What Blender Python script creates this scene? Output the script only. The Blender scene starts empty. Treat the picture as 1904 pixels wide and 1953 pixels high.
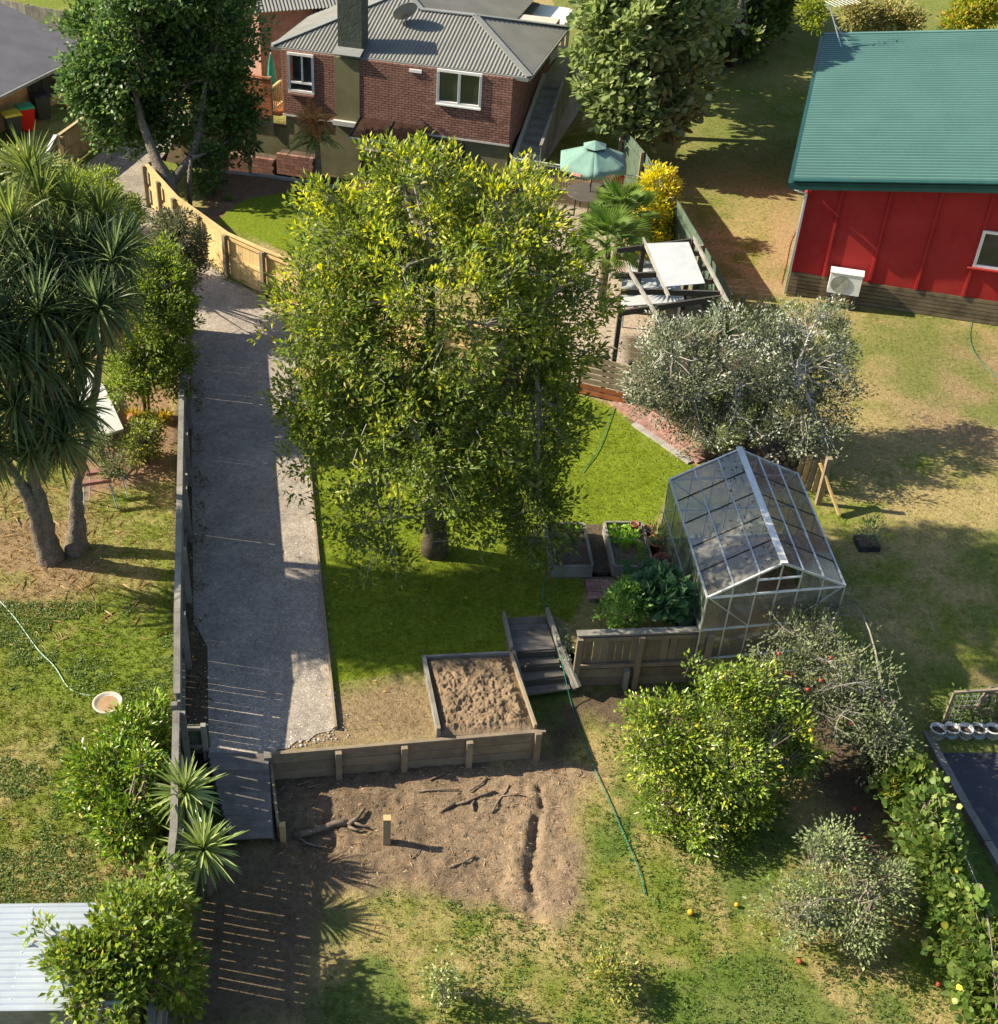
import bpy, math, random
import numpy as np
from mathutils import Vector, Matrix

random.seed(5)
rng = np.random.default_rng(11)
sc = bpy.context.scene
col = sc.collection
R = math.radians

# ------------------------------------------------------------------ camera, sky, sun, exposure
CAM_H, PITCH, FOC, PX, PY = 18.5, R(37.8), 2500.0, 710.0, 976.0
cam_d = bpy.data.cameras.new('camera'); cam = bpy.data.objects.new('camera', cam_d); col.objects.link(cam)
cam.location = (0, 0, CAM_H); cam.rotation_euler = (R(90) - PITCH, 0, 0)
cam_d.sensor_fit = 'VERTICAL'; cam_d.sensor_height = 24.0; cam_d.lens = 24.0 * FOC / 1953.0
cam_d.shift_x = (952.0 - PX) / 1953.0
cam_d.clip_end = 2000
sc.camera = cam

SUN_EL, SUN_PHI = R(34.5), R(11.5)          # sun stands to the left and a little behind the scene
to_sun = Vector((-math.cos(SUN_PHI) * math.cos(SUN_EL), math.sin(SUN_PHI) * math.cos(SUN_EL), math.sin(SUN_EL)))
world = bpy.data.worlds.new('World'); sc.world = world; world.use_nodes = True
wn = world.node_tree; wn.nodes.clear()
sky = wn.nodes.new('ShaderNodeTexSky'); sky.sky_type = 'NISHITA'; sky.sun_disc = False
sky.sun_elevation = SUN_EL; sky.sun_rotation = math.atan2(to_sun.x, to_sun.y)
bg = wn.nodes.new('ShaderNodeBackground'); bg.inputs[1].default_value = 0.085
wo = wn.nodes.new('ShaderNodeOutputWorld')
wn.links.new(sky.outputs[0], bg.inputs[0]); wn.links.new(bg.outputs[0], wo.inputs[0])
sd = bpy.data.lights.new('sun', 'SUN'); sun = bpy.data.objects.new('sun', sd); col.objects.link(sun)
sd.energy = 5.0; sd.angle = R(0.55); sd.color = (1.0, 0.90, 0.70)
sun.rotation_euler = to_sun.to_track_quat('Z', 'Y').to_euler()
sun.location = (-20, 25, 30)
vs = sc.view_settings
vs.view_transform = 'Standard'; vs.look = 'None'; vs.exposure = 1.08; vs.gamma = 1.0
try: vs.use_curve_mapping = False
except Exception: pass
sc.cycles.max_bounces = 6; sc.cycles.diffuse_bounces = 3; sc.cycles.transparent_max_bounces = 12
sc.cycles.use_denoising = True

# ------------------------------------------------------------------ survey: picture point -> place in the yard
cp_, sp_ = math.cos(PITCH), math.sin(PITCH)
ZU = 0.65                                   # level of the upper garden; the lower lawn is 0
def _ray(vx, vy):
    a, b = (vx - PX) / FOC, (vy - PY) / FOC
    return np.array([a, cp_ - b * sp_, -sp_ - b * cp_])
def G(vx, vy, z=ZU):                        # where that sight line meets the level z
    r = _ray(vx, vy); return np.array([0, 0, CAM_H]) + (z - CAM_H) / r[2] * r
def A(vx, vy, Y):                           # where it meets the upright plane y = Y
    r = _ray(vx, vy); return np.array([0, 0, CAM_H]) + Y / r[1] * r
def mpp(p):                                 # metres per picture pixel at p
    return (p[1] * cp_ - (p[2] - CAM_H) * sp_) / FOC

# ------------------------------------------------------------------ noise on arrays
def _hash(ix, iy, seed):
    h = (ix.astype(np.int64) * 374761393 + iy.astype(np.int64) * 668265263 + seed * 974711) & 0x7fffffff
    h = ((h ^ (h >> 13)) * 1274126177) & 0x7fffffff
    return ((h ^ (h >> 16)) & 0xffff) / 65535.0
def vnoise(x, y, s, seed=0):
    x = np.asarray(x, float) / s; y = np.asarray(y, float) / s
    ix, iy = np.floor(x), np.floor(y); fx, fy = x - ix, y - iy
    fx = fx * fx * (3 - 2 * fx); fy = fy * fy * (3 - 2 * fy)
    a, b = _hash(ix, iy, seed), _hash(ix + 1, iy, seed)
    c, d = _hash(ix, iy + 1, seed), _hash(ix + 1, iy + 1, seed)
    return (a * (1 - fx) + b * fx) * (1 - fy) + (c * (1 - fx) + d * fx) * fy
def fbm(x, y, s, seed=0, n=4):
    t = 0; amp = 1; tot = 0
    for k in range(n):
        t = t + amp * vnoise(x, y, s, seed + 17 * k); tot += amp; amp *= .55; s *= .5
    return t / tot
def sstep(a, b, x):
    t = np.clip((x - a) / (b - a), 0, 1); return t * t * (3 - 2 * t)
def poly_sd(x, y, poly):                    # signed distance to a polygon, negative inside
    d = np.full(np.shape(x), 1e9); ins = np.zeros(np.shape(x), bool)
    n = len(poly)
    for i in range(n):
        ax, ay = poly[i][:2]; bx, by = poly[(i + 1) % n][:2]
        ex, ey = bx - ax, by - ay; wx, wy = x - ax, y - ay
        t = np.clip((wx * ex + wy * ey) / (ex * ex + ey * ey + 1e-12), 0, 1)
        d = np.minimum(d, np.hypot(wx - ex * t, wy - ey * t))
        c = ((ay > y) != (by > y)) & (x < (bx - ax) * (y - ay) / ((by - ay) if abs(by - ay) > 1e-9 else 1e-9) + ax)
        ins ^= c
    return np.where(ins, -d, d)

# ------------------------------------------------------------------ colours and materials
def lin(r, g, b):
    f = lambda c: (c / 255) / 12.92 if c / 255 <= .04045 else ((c / 255 + .055) / 1.055) ** 2.4
    return (f(r), f(g), f(b))
def _nt(name):
    m = bpy.data.materials.new(name); m.use_nodes = True; nt = m.node_tree
    return m, nt, nt.nodes['Principled BSDF'], nt.nodes, nt.links
def _mixcol(N, Lk, fac, a, b, mode='MIX'):
    n = N.new('ShaderNodeMix'); n.data_type = 'RGBA'; n.blend_type = mode
    for s, v in ((0, fac), (6, a), (7, b)):
        if hasattr(v, 'is_linked') or hasattr(v, 'links'): Lk.new(v, n.inputs[s])
        elif isinstance(v, (tuple, list)): n.inputs[s].default_value = (*v[:3], 1)
        else: n.inputs[s].default_value = v
    return n.outputs[2]
def _noise(N, Lk, vec, scale, detail=4, rough=.6):
    t = N.new('ShaderNodeTexNoise'); t.inputs['Scale'].default_value = scale
    t.inputs['Detail'].default_value = detail; t.inputs['Roughness'].default_value = rough
    Lk.new(vec, t.inputs['Vector']); return t.outputs[0]
def _ramp(N, Lk, fac, p0, p1, c0=(0, 0, 0), c1=(1, 1, 1)):
    r = N.new('ShaderNodeValToRGB'); r.color_ramp.elements[0].position = p0; r.color_ramp.elements[1].position = p1
    r.color_ramp.elements[0].color = (*c0, 1); r.color_ramp.elements[1].color = (*c1, 1)
    Lk.new(fac, r.inputs[0]); return r.outputs[0]
def surf(name, c0, c1, scale=3.0, rough=.8, bump=0.0, bscale=None, spec=.3, metal=0.0, stain=None, space='world', c2=None, obj_var=0.0):
    """paint, plaster, soil ...: two tones broken up by noise, an optional stain colour, fine relief"""
    m, nt, b, N, Lk = _nt(name)
    if space == 'world': v = N.new('ShaderNodeNewGeometry').outputs['Position']
    else: v = N.new('ShaderNodeTexCoord').outputs['Object']
    c = _mixcol(N, Lk, _ramp(N, Lk, _noise(N, Lk, v, scale), .35, .65), c0, c1)
    if c2: c = _mixcol(N, Lk, _ramp(N, Lk, _noise(N, Lk, v, scale * 5, 5, .7), .45, .7), c, c2)
    if stain: c = _mixcol(N, Lk, _ramp(N, Lk, _noise(N, Lk, v, scale * .37, 6, .7), .52, .72), c, stain)
    if obj_var:
        oi = N.new('ShaderNodeObjectInfo'); mr = N.new('ShaderNodeMapRange')
        Lk.new(oi.outputs['Random'], mr.inputs[0]); mr.inputs[3].default_value = 1 - obj_var; mr.inputs[4].default_value = 1 + obj_var
        hsv = N.new('ShaderNodeHueSaturation'); Lk.new(mr.outputs[0], hsv.inputs['Value']); Lk.new(c, hsv.inputs['Color']); c = hsv.outputs[0]
    Lk.new(c, b.inputs['Base Color'])
    b.inputs['Roughness'].default_value = rough; b.inputs['Specular IOR Level'].default_value = spec; b.inputs['Metallic'].default_value = metal
    if bump:
        bp = N.new('ShaderNodeBump'); bp.inputs['Strength'].default_value = 1; bp.inputs['Distance'].default_value = bump
        Lk.new(_noise(N, Lk, v, bscale or scale * 6, 6, .65), bp.inputs['Height']); Lk.new(bp.outputs[0], b.inputs['Normal'])
    return m
def wood(name, c0, c1, weather=None, grain=(1.2, 16, 16), rough=.85, var=.18, amount=(.45, .7)):
    """sawn timber: grain runs along the local x axis of each board"""
    m, nt, b, N, Lk = _nt(name)
    tc = N.new('ShaderNodeTexCoord'); oi = N.new('ShaderNodeObjectInfo')
    ad = N.new('ShaderNodeVectorMath'); ad.operation = 'ADD'; Lk.new(tc.outputs['Object'], ad.inputs[0])
    sc_ = N.new('ShaderNodeVectorMath'); sc_.operation = 'SCALE'; sc_.inputs[0].default_value = (17, 9, 5); Lk.new(oi.outputs['Random'], sc_.inputs[3])
    Lk.new(sc_.outputs[0], ad.inputs[1])
    mp = N.new('ShaderNodeMapping'); mp.inputs['Scale'].default_value = grain; Lk.new(ad.outputs[0], mp.inputs[0])
    c = _mixcol(N, Lk, _ramp(N, Lk, _noise(N, Lk, mp.outputs[0], 1.5, 5, .65), .3, .7), c0, c1)
    if weather:
        g = N.new('ShaderNodeNewGeometry')
        c = _mixcol(N, Lk, _ramp(N, Lk, _noise(N, Lk, g.outputs['Position'], 2.3, 5, .7), *amount), c, weather)
    mr = N.new('ShaderNodeMapRange'); Lk.new(oi.outputs['Random'], mr.inputs[0]); mr.inputs[3].default_value = 1 - var; mr.inputs[4].default_value = 1 + var
    hsv = N.new('ShaderNodeHueSaturation'); Lk.new(mr.outputs[0], hsv.inputs['Value']); Lk.new(c, hsv.inputs['Color'])
    Lk.new(hsv.outputs[0], b.inputs['Base Color']); b.inputs['Roughness'].default_value = rough; b.inputs['Specular IOR Level'].default_value = .2
    bp = N.new('ShaderNodeBump'); bp.inputs['Distance'].default_value = .006
    Lk.new(_noise(N, Lk, mp.outputs[0], 2.0, 5, .7), bp.inputs['Height']); Lk.new(bp.outputs[0], b.inputs['Normal'])
    return m
def leafmat(name, rough=.45, trans=.3, spec=.4, gain=1.0):
    """leaf: its own colour comes from the per-leaf tint attribute"""
    m, nt, b, N, Lk = _nt(name)
    at = N.new('ShaderNodeAttribute'); at.attribute_name = 'tint'
    c = at.outputs['Color']
    if gain != 1: c = _mixcol(N, Lk, 1.0, c, (gain, gain, gain), 'MULTIPLY')
    Lk.new(c, b.inputs['Base Color'])
    b.inputs['Roughness'].default_value = rough; b.inputs['Specular IOR Level'].default_value = spec
    tr = N.new('ShaderNodeBsdfTranslucent')
    h = N.new('ShaderNodeHueSaturation'); h.inputs['Hue'].default_value = .485; h.inputs['Saturation'].default_value = 1.1; h.inputs['Value'].default_value = 1.25
    Lk.new(c, h.inputs['Color']); Lk.new(h.outputs[0], tr.inputs[0])
    mx = N.new('ShaderNodeMixShader'); mx.inputs[0].default_value = trans
    Lk.new(b.outputs[0], mx.inputs[1]); Lk.new(tr.outputs[0], mx.inputs[2])
    Lk.new(mx.outputs[0], N['Material Output'].inputs[0])
    return m
def glassmat(name, tint=(.8, .85, .83), clear=.72, dirt=(.4, .42, .36), dirt_pos=(.5, .75), rough=.08, dscale=2.5, low=.12):
    m, nt, b, N, Lk = _nt(name)
    g = N.new('ShaderNodeNewGeometry')
    tp = N.new('ShaderNodeBsdfTransparent'); tp.inputs[0].default_value = (*tint, 1)
    gl = N.new('ShaderNodeBsdfGlossy'); gl.inputs['Roughness'].default_value = rough
    df = N.new('ShaderNodeBsdfDiffuse'); df.inputs[0].default_value = (*dirt, 1)
    m1 = N.new('ShaderNodeMixShader'); m1.inputs[0].default_value = 1 - clear; Lk.new(tp.outputs[0], m1.inputs[1]); Lk.new(gl.outputs[0], m1.inputs[2])
    lw = N.new('ShaderNodeLayerWeight'); lw.inputs[0].default_value = .25
    mth = N.new('ShaderNodeMath'); mth.operation = 'MULTIPLY_ADD'; mth.inputs[1].default_value = .22; mth.inputs[2].default_value = 1 - clear
    Lk.new(lw.outputs['Fresnel'], mth.inputs[0]); Lk.new(mth.outputs[0], m1.inputs[0])
    m2 = N.new('ShaderNodeMixShader')
    f = _ramp(N, Lk, _noise(N, Lk, g.outputs['Position'], dscale, 6, .7), *dirt_pos, (low, low, low), (.85, .85, .85))
    Lk.new(f, m2.inputs[0]); Lk.new(m1.outputs[0], m2.inputs[1]); Lk.new(df.outputs[0], m2.inputs[2])
    Lk.new(m2.outputs[0], N['Material Output'].inputs[0])
    return m

M = {}
M['leaf'] = leafmat('leaf', .42, .48, .4, 1.6); M['leaf_gloss'] = leafmat('leaf_gloss', .3, .26, .5, 1.45); M['leaf_matte'] = leafmat('leaf_matte', .7, .28, .2, 1.55)
M['grass'] = leafmat('grass_blade', .6, .35, .25)
M['bark'] = surf('bark', (.075, .055, .04), (.13, .105, .08), 6, .95, .012, 30, c2=(.05, .04, .03))
M['bark_pale'] = surf('bark_pale', (.15, .122, .095), (.25, .21, .17), 5, .95, .05, 14, c2=(.08, .065, .05))
M['twig'] = surf('twig', (.15, .12, .09), (.24, .20, .16), 8, .9)
M['twig_pale'] = surf('twig_pale', (.33, .3, .27), (.45, .42, .39), 8, .9)
M['pine_new'] = wood('new_pine', (.52, .36, .16), (.62, .46, .23), (.45, .30, .13), var=.10)
M['pine_old'] = wood('weathered_pine', (.22, .17, .11), (.32, .26, .18), (.17, .14, .11))
M['grey_wood'] = wood('grey_timber', (.20, .19, .165), (.31, .29, .255), (.14, .13, .11))
M['dark_wood'] = wood('dark_timber', (.055, .05, .045), (.10, .09, .08), (.16, .15, .13), amount=(.6, .8))
M['deck_wood'] = wood('deck_timber', (.15, .135, .12), (.215, .195, .175), (.11, .098, .085))
M['ret_wood'] = wood('retaining_timber', (.20, .155, .105), (.29, .235, .165), (.15, .12, .085))
M['brown_wood'] = wood('stained_cedar', (.28, .09, .03), (.40, .15, .055), (.18, .06, .03))
M['green_wood'] = wood('green_fence_paint', (.085, .125, .085), (.115, .16, .11), (.075, .095, .07), var=.08)
M['skirt_wood'] = wood('skirting_board_timber', (.15, .115, .07), (.23, .18, .115), (.09, .07, .048))
M['log'] = surf('old_root', (.12, .09, .065), (.22, .17, .125), 9, .95, .01, 30)
M['white_paint'] = surf('white_paint', (.74, .74, .72), (.8, .8, .78), 2, .45)
M['white_metal'] = surf('white_metal', (.62, .64, .64), (.75, .76, .76), 3, .4, stain=(.42, .42, .38))
M['alu'] = surf('aluminium', (.55, .56, .57), (.7, .71, .72), 5, .38, metal=.6, stain=(.35, .35, .32))
M['soil'] = surf('garden_soil', (.10, .075, .052), (.17, .125, .085), 4, 1, .03, 18, c2=(.22, .165, .11))
M['soil_dark'] = surf('dark_soil', (.055, .04, .03), (.11, .08, .055), 4, 1, .03, 18, c2=(.15, .11, .075))
M['terracotta'] = surf('terracotta', (.36, .12, .06), (.44, .17, .085), 6, .8, stain=(.34, .2, .13))
M['black_plastic'] = surf('black_plastic', (.02, .021, .024), (.04, .042, .046), 4, .5)
M['concrete'] = surf('concrete', (.30, .29, .27), (.40, .385, .36), 3, .9, .004, 60, stain=(.22, .21, .19))
M['hose'] = surf('garden_hose', (.02, .16, .115), (.03, .21, .15), 4, .5)
M['hose_pale'] = surf('pale_hose', (.30, .45, .36), (.38, .53, .44), 4, .45)

# ------------------------------------------------------------------ mesh building
def mesh_np(name, verts, faces, mat=None, smooth=False, attr=None):
    """verts (n,3); faces (m,k) array or list of index lists; attr = per-vertex rgb tint"""
    me = bpy.data.meshes.new(name)
    verts = np.asarray(verts, np.float32)
    if isinstance(faces, np.ndarray):
        m_, k = faces.shape
        me.vertices.add(len(verts)); me.vertices.foreach_set('co', verts.ravel())
        me.loops.add(m_ * k); me.loops.foreach_set('vertex_index', faces.astype(np.int32).ravel())
        me.polygons.add(m_); me.polygons.foreach_set('loop_start', np.arange(0, m_ * k, k, dtype=np.int32))
        me.polygons.foreach_set('loop_total', np.full(m_, k, np.int32))
        me.update(calc_edges=True)
    else:
        me.from_pydata([tuple(map(float, v)) for v in verts], [], [tuple(map(int, f)) for f in faces]); me.update()
    if attr is not None:
        a = me.color_attributes.new('tint', 'FLOAT_COLOR', 'POINT')
        c = np.ones((len(verts), 4), np.float32); c[:, :3] = attr; a.data.foreach_set('color', c.ravel())
    if smooth: me.polygons.foreach_set('use_smooth', np.ones(len(me.polygons), bool))
    if mat: me.materials.append(mat)
    return me
ORIG = {}                                   # world origin of every object that can be a parent
def _link(o, parent):
    col.objects.link(o)
    if parent is not None: o.parent = parent; ORIG[o] = ORIG[parent]
    return o
def tag(o, label=None, cat=None, group=None, kind=None):
    if label: o['label'] = label
    if cat: o['category'] = cat
    if group: o['group'] = group
    if kind: o['kind'] = kind
    return o
def thing(name, label, cat, loc, group=None):
    o = bpy.data.objects.new(name, None); o.empty_display_size = .2
    o.location = [float(v) for v in loc]; col.objects.link(o); ORIG[o] = np.array(o.location)
    return tag(o, label, cat, group)
class MB:
    """collects boxes, bars and tubes in yard coordinates, then becomes ONE mesh object"""
    def __init__(s): s.v = []; s.f = []
    def add(s, verts, faces):
        b = len(s.v); s.v += [tuple(map(float, v)) for v in verts]; s.f += [tuple(i + b for i in f) for f in faces]; return s
    def box(s, c, sx, sy, sz, rz=0.0):
        c = np.array(c, float); ca, sa = math.cos(rz), math.sin(rz); out = []
        for z in (-.5, .5):
            for x, y in ((-.5, -.5), (.5, -.5), (.5, .5), (-.5, .5)):
                X, Y = x * sx, y * sy; out.append((c[0] + X * ca - Y * sa, c[1] + X * sa + Y * ca, c[2] + z * sz))
        return s.add(out, [(3, 2, 1, 0), (4, 5, 6, 7), (0, 1, 5, 4), (1, 2, 6, 5), (2, 3, 7, 6), (3, 0, 4, 7)])
    def bar(s, p, q, w, h, up=(0, 0, 1)):
        p, q = np.array(p, float), np.array(q, float); d = q - p; d /= np.linalg.norm(d)
        sd_ = np.cross(d, up)
        if np.linalg.norm(sd_) < 1e-4: sd_ = np.cross(d, (1, 0, 0))
        sd_ /= np.linalg.norm(sd_); u = np.cross(sd_, d)
        o = [a + sd_ * w / 2 * x + u * h / 2 * y for a in (p, q) for x, y in ((-1, -1), (1, -1), (1, 1), (-1, 1))]
        return s.add(o, [(0, 1, 2, 3), (7, 6, 5, 4), (0, 4, 5, 1), (1, 5, 6, 2), (2, 6, 7, 3), (3, 7, 4, 0)])
    def tube(s, pts, rad, n=6, cap=True):
        pts = [np.array(p, float) for p in pts]; k = len(pts)
        rad = [rad] * k if np.isscalar(rad) else list(rad)
        out = []; prev = None
        for i, p in enumerate(pts):
            d = pts[min(i + 1, k - 1)] - pts[max(i - 1, 0)]; d = d / (np.linalg.norm(d) + 1e-9)
            if prev is None: a = np.cross(d, (0, 0, 1)) if abs(d[2]) < .9 else np.cross(d, (1, 0, 0))
            else: a = prev - d * np.dot(prev, d)
            a = a / (np.linalg.norm(a) + 1e-9); prev = a; b = np.cross(d, a)
            for j in range(n):
                t = 2 * math.pi * j / n; out.append(p + rad[i] * (math.cos(t) * a + math.sin(t) * b))
        f = [(i * n + j, i * n + (j + 1) % n, (i + 1) * n + (j + 1) % n, (i + 1) * n + j) for i in range(k - 1) for j in range(n)]
        if cap: f += [tuple(range(n))[::-1], tuple((k - 1) * n + j for j in range(n))]
        return s.add(out, f)
    def lathe(s, c, prof, n=16):
        c = np.array(c, float); out = [(c[0] + r * math.cos(2 * math.pi * j / n), c[1] + r * math.sin(2 * math.pi * j / n), c[2] + z) for r, z in prof for j in range(n)]
        k = len(prof); f = [(i * n + j, i * n + (j + 1) % n, (i + 1) * n + (j + 1) % n, (i + 1) * n + j) for i in range(k - 1) for j in range(n)]
        f += [tuple(range(n))[::-1], tuple((k - 1) * n + j for j in range(n))]
        return s.add(out, f)
    def prism(s, poly, z0, z1):
        n = len(poly); z0 = [z0] * n if np.isscalar(z0) else z0; z1 = [z1] * n if np.isscalar(z1) else z1
        v = [(p[0], p[1], z0[i]) for i, p in enumerate(poly)] + [(p[0], p[1], z1[i]) for i, p in enumerate(poly)]
        ar = sum(poly[i][0] * poly[(i + 1) % n][1] - poly[(i + 1) % n][0] * poly[i][1] for i in range(n))
        f = [tuple(range(n))[::-1], tuple(range(n, 2 * n))] + [(i, (i + 1) % n, n + (i + 1) % n, n + i) for i in range(n)]
        if ar < 0: f = [q[::-1] for q in f]
        return s.add(v, f)
    def slab(s, pts, th):                  # any planar loop given thickness th along its normal (downwards)
        p = [np.array(q, float) for q in pts]; n = len(p); nv = np.cross(p[1] - p[0], p[2] - p[0]); nv /= np.linalg.norm(nv)
        if nv[2] < 0: p = p[::-1]; nv = -nv
        v = p + [q - nv * th for q in p]
        return s.add(v, [tuple(range(n)), tuple(range(n, 2 * n))[::-1]] + [(i, n + i, n + (i + 1) % n, (i + 1) % n) for i in range(n)])
    def rough(s, amp, sc_=.12):
        v = np.array(s.v); d = fbm(v[:, 0] * 3 + v[:, 2] * .35, v[:, 1] * 3 + v[:, 2] * .25, sc_ * 3, 71, 4) - .5
        e = np.stack([fbm(v[:, 1] + v[:, 2], v[:, 0], sc_, 72) - .5, fbm(v[:, 0] + v[:, 2], v[:, 1], sc_, 73) - .5, 0 * d], -1)
        s.v = [tuple(q) for q in v + e * amp * 2]; return s
    def build(s, name, mat, parent=None, smooth=False, **kw):
        o0 = ORIG[parent] if parent is not None else np.zeros(3)
        me = mesh_np(name, np.array(s.v) - o0, s.f, mat, smooth)
        o = bpy.data.objects.new(name, me); _link(o, parent)
        if parent is None: ORIG[o] = np.zeros(3)
        return tag(o, **kw)
_unit = {}
def unit_cube(mat):
    if mat.name not in _unit:
        v = [(x, y, z) for z in (-.5, .5) for x, y in ((-.5, -.5), (.5, -.5), (.5, .5), (-.5, .5))]
        _unit[mat.name] = mesh_np('board_' + mat.name, v, [(3, 2, 1, 0), (4, 5, 6, 7), (0, 1, 5, 4), (1, 2, 6, 5), (2, 3, 7, 6), (3, 0, 4, 7)], mat)
    return _unit[mat.name]
def plank(name, parent, p, q, w, h, mat, up=(0, 0, 1), **kw):
    """a board or post as an object of its own; shares the unit board mesh of its timber"""
    p, q = Vector(p), Vector(q); d = q - p; L = d.length; d.normalize(); up = Vector(up)
    s_ = up.cross(d)
    if s_.length < 1e-3: s_ = Vector((1, 0, 0)).cross(d)
    s_.normalize(); u = d.cross(s_)
    o = bpy.data.objects.new(name, unit_cube(mat)); _link(o, parent)
    o0 = Vector(ORIG[parent]) if parent is not None else Vector((0, 0, 0))
    c = (p + q) / 2 - o0
    m = Matrix(((d.x * L, s_.x * w, u.x * h, c.x), (d.y * L, s_.y * w, u.y * h, c.y), (d.z * L, s_.z * w, u.z * h, c.z), (0, 0, 0, 1)))
    o.matrix_basis = m
    return tag(o, **kw)
def nrm(a): return a / (np.linalg.norm(a, axis=-1, keepdims=True) + 1e-9)
def leaf_cloud(name, pos, axis, nv, L, W, tint, mat, parent, fold=.18, droop=.12, wide=False, kind=None):
    """many small folded leaves as one mesh; every leaf has its own place, direction, size and tint"""
    n = len(pos); axis = nrm(axis); side = nrm(np.cross(axis, nv)); nv = nrm(np.cross(side, axis))
    L = np.broadcast_to(np.asarray(L, float), (n,))[:, None]; W = np.broadcast_to(np.asarray(W, float), (n,))[:, None]
    tip = pos + axis * L - nv * L * droop
    if wide:
        m1 = pos + axis * L * .28; m2 = pos + axis * L * .68 - nv * L * droop * .4; c = pos + axis * L * .5 - nv * W * fold * .6
        V = np.stack([pos, m1 - side * W * .5, m2 - side * W * .42, tip, m2 + side * W * .42, m1 + side * W * .5, c], 1).reshape(-1, 3)
        f = np.array([[0, 1, 6], [1, 2, 6], [2, 3, 6], [3, 4, 6], [4, 5, 6], [5, 0, 6]]); k = 7
    else:
        m = pos + axis * L * .45 + nv * W * fold
        V = np.stack([pos, m - side * W * .5, tip, m + side * W * .5], 1).reshape(-1, 3); f = np.array([[0, 1, 2], [0, 2, 3]]); k = 4
    F = (np.arange(n)[:, None, None] * k + f[None]).reshape(-1, 3)
    me = mesh_np(name, V - ORIG[parent] if parent is not None else V, F, mat, False, np.repeat(np.clip(tint, 0, 1), k, 0))
    o = bpy.data.objects.new(name, me); _link(o, parent)
    if parent is None: ORIG[o] = np.zeros(3)
    return tag(o, kind=kind)
def rdir(n):
    return nrm(rng.normal(size=(n, 3)))
def pick(colors, probs, n):
    return np.array(colors)[rng.choice(len(colors), n, p=np.array(probs) / sum(probs))]
def arc(p, q, sag=0.0, n=5, side=None):
    p, q = np.array(p, float), np.array(q, float); out = []
    for i in range(n):
        t = i / (n - 1); v = p * (1 - t) + q * t; v[2] += sag * 4 * t * (1 - t)
        if side is not None: v = v + np.array(side) * 4 * t * (1 - t)
        out.append(v)
    return out
def tree(name, label, cat, base, lobes, nclus, per, L, W, pal, trunk, young=None, mat='leaf', spread=.22, top=None, limbs=14,
         bark='bark', twig='twig', up=.25, inner=.45, wide=False, group=None, gap=.0, outward=.7, zmin=.15, trunk_tops=None, twr=.010, lump=.45, limb_r=.05, topw=0.0):
    """lobes: (centre, (rx,ry,rz)[, weight]); leaves sit in clusters near the lobes' outsides, limbs and twigs carry them"""
    base = np.array(base, float); t = thing(name, label, cat, base, group)
    cs = np.array([l[0] for l in lobes], float); rs = np.array([l[1] for l in lobes], float)
    w = np.array([(l[2] if len(l) > 2 else 1.0) * (r[0] * r[1] * r[2]) ** .67 for l, r in zip(lobes, rs)]); w /= w.sum()
    li = rng.choice(len(lobes), nclus, p=w); d = rdir(nclus)
    if topw: d = nrm(d + np.array([0, 0, topw]))
    r = inner + (1 - inner) * rng.random(nclus) ** .6
    lum = 1 - lump + lump * 2 * fbm(d[:, 0] * 3 + li * 7 + 50, d[:, 1] * 3 + d[:, 2] * 4 + 50, 1.2, 3)
    C = cs[li] + d * rs[li] * (r * lum)[:, None]; out = nrm(d / rs[li])
    keep = C[:, 2] > base[2] + zmin
    if gap:
        keep &= vnoise(C[:, 0] * 1.3 + C[:, 2], C[:, 1] * 1.3 - C[:, 2] * .7, .9, 5) > gap
    C, out, r, li = C[keep], out[keep], r[keep], li[keep]; n = len(C)
    # wood
    tb = MB()
    for tr in trunk: tb.tube([np.array(p) for p in tr[0]], tr[1], 9)
    tb.build('trunk', M[bark], t, True)
    ends = [np.array(q) for q in (trunk_tops or [tr[0][-1] for tr in trunk])]
    br = MB(); nodes = []
    for k in range(min(limbs, n)):
        c = C[rng.integers(n)]; e = min(ends, key=lambda q: np.linalg.norm(q - c) + rng.random() * .6)
        lb = cs[np.argmin(np.linalg.norm(cs - c, axis=1))]
        p = arc(e, c * .85 + lb * .15, rng.uniform(-.1, .35), 6, rng.normal(size=3) * .12)
        br.tube(p, [limb_r * (1 - .8 * i / 5) for i in range(6)], 5, False); nodes += p[2:]
    nodes = np.array(nodes) if nodes else np.array(ends)
    for k in range(n):
        if rng.random() < .75:
            dn_ = np.linalg.norm(nodes - C[k], axis=1); q = nodes[np.argsort(dn_)[rng.integers(min(4, len(nodes)))]]
            if np.linalg.norm(q - C[k]) > .95: q = C[k] + (q - C[k]) * .5 / np.linalg.norm(q - C[k]) + rng.normal(size=3) * .08
            br.tube([q, (q + C[k]) / 2 + rng.normal(size=3) * .05, C[k] + out[k] * .03], [twr, twr * .8, twr * .45], 3, False)
    br.build('branches', M[twig], t, False)
    # leaves
    N = n * per; ci = np.repeat(np.arange(n), per)
    off = rdir(N) * (spread * rng.random(N) ** .5)[:, None]; off[:, 2] *= .75
    pos = C[ci] + off
    ax = nrm(off / spread * .55 + out[ci] * outward * .6 + np.array([0, 0, up]) + rdir(N) * .45)
    nv = np.array([0, 0, .75]) + np.array(to_sun) * .55 + rdir(N) * .75 + out[ci] * .3
    tint = pick([p[0] for p in pal], [p[1] for p in pal], N) * (rng.uniform(.72, 1.28, N) * np.repeat(rng.uniform(.8, 1.2, n), per))[:, None]
    if young:
        yc, share, zb = young
        hz = (C[:, 2] - C[:, 2].min()) / (np.ptp(C[:, 2]) + 1e-6)
        yk = rng.random(n) < share * (hz ** zb) * (r > .7)
        ym = yk[ci] & (rng.random(N) < .7)
        tint[ym] = np.array(yc) * rng.uniform(.75, 1.2, ym.sum())[:, None]
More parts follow.
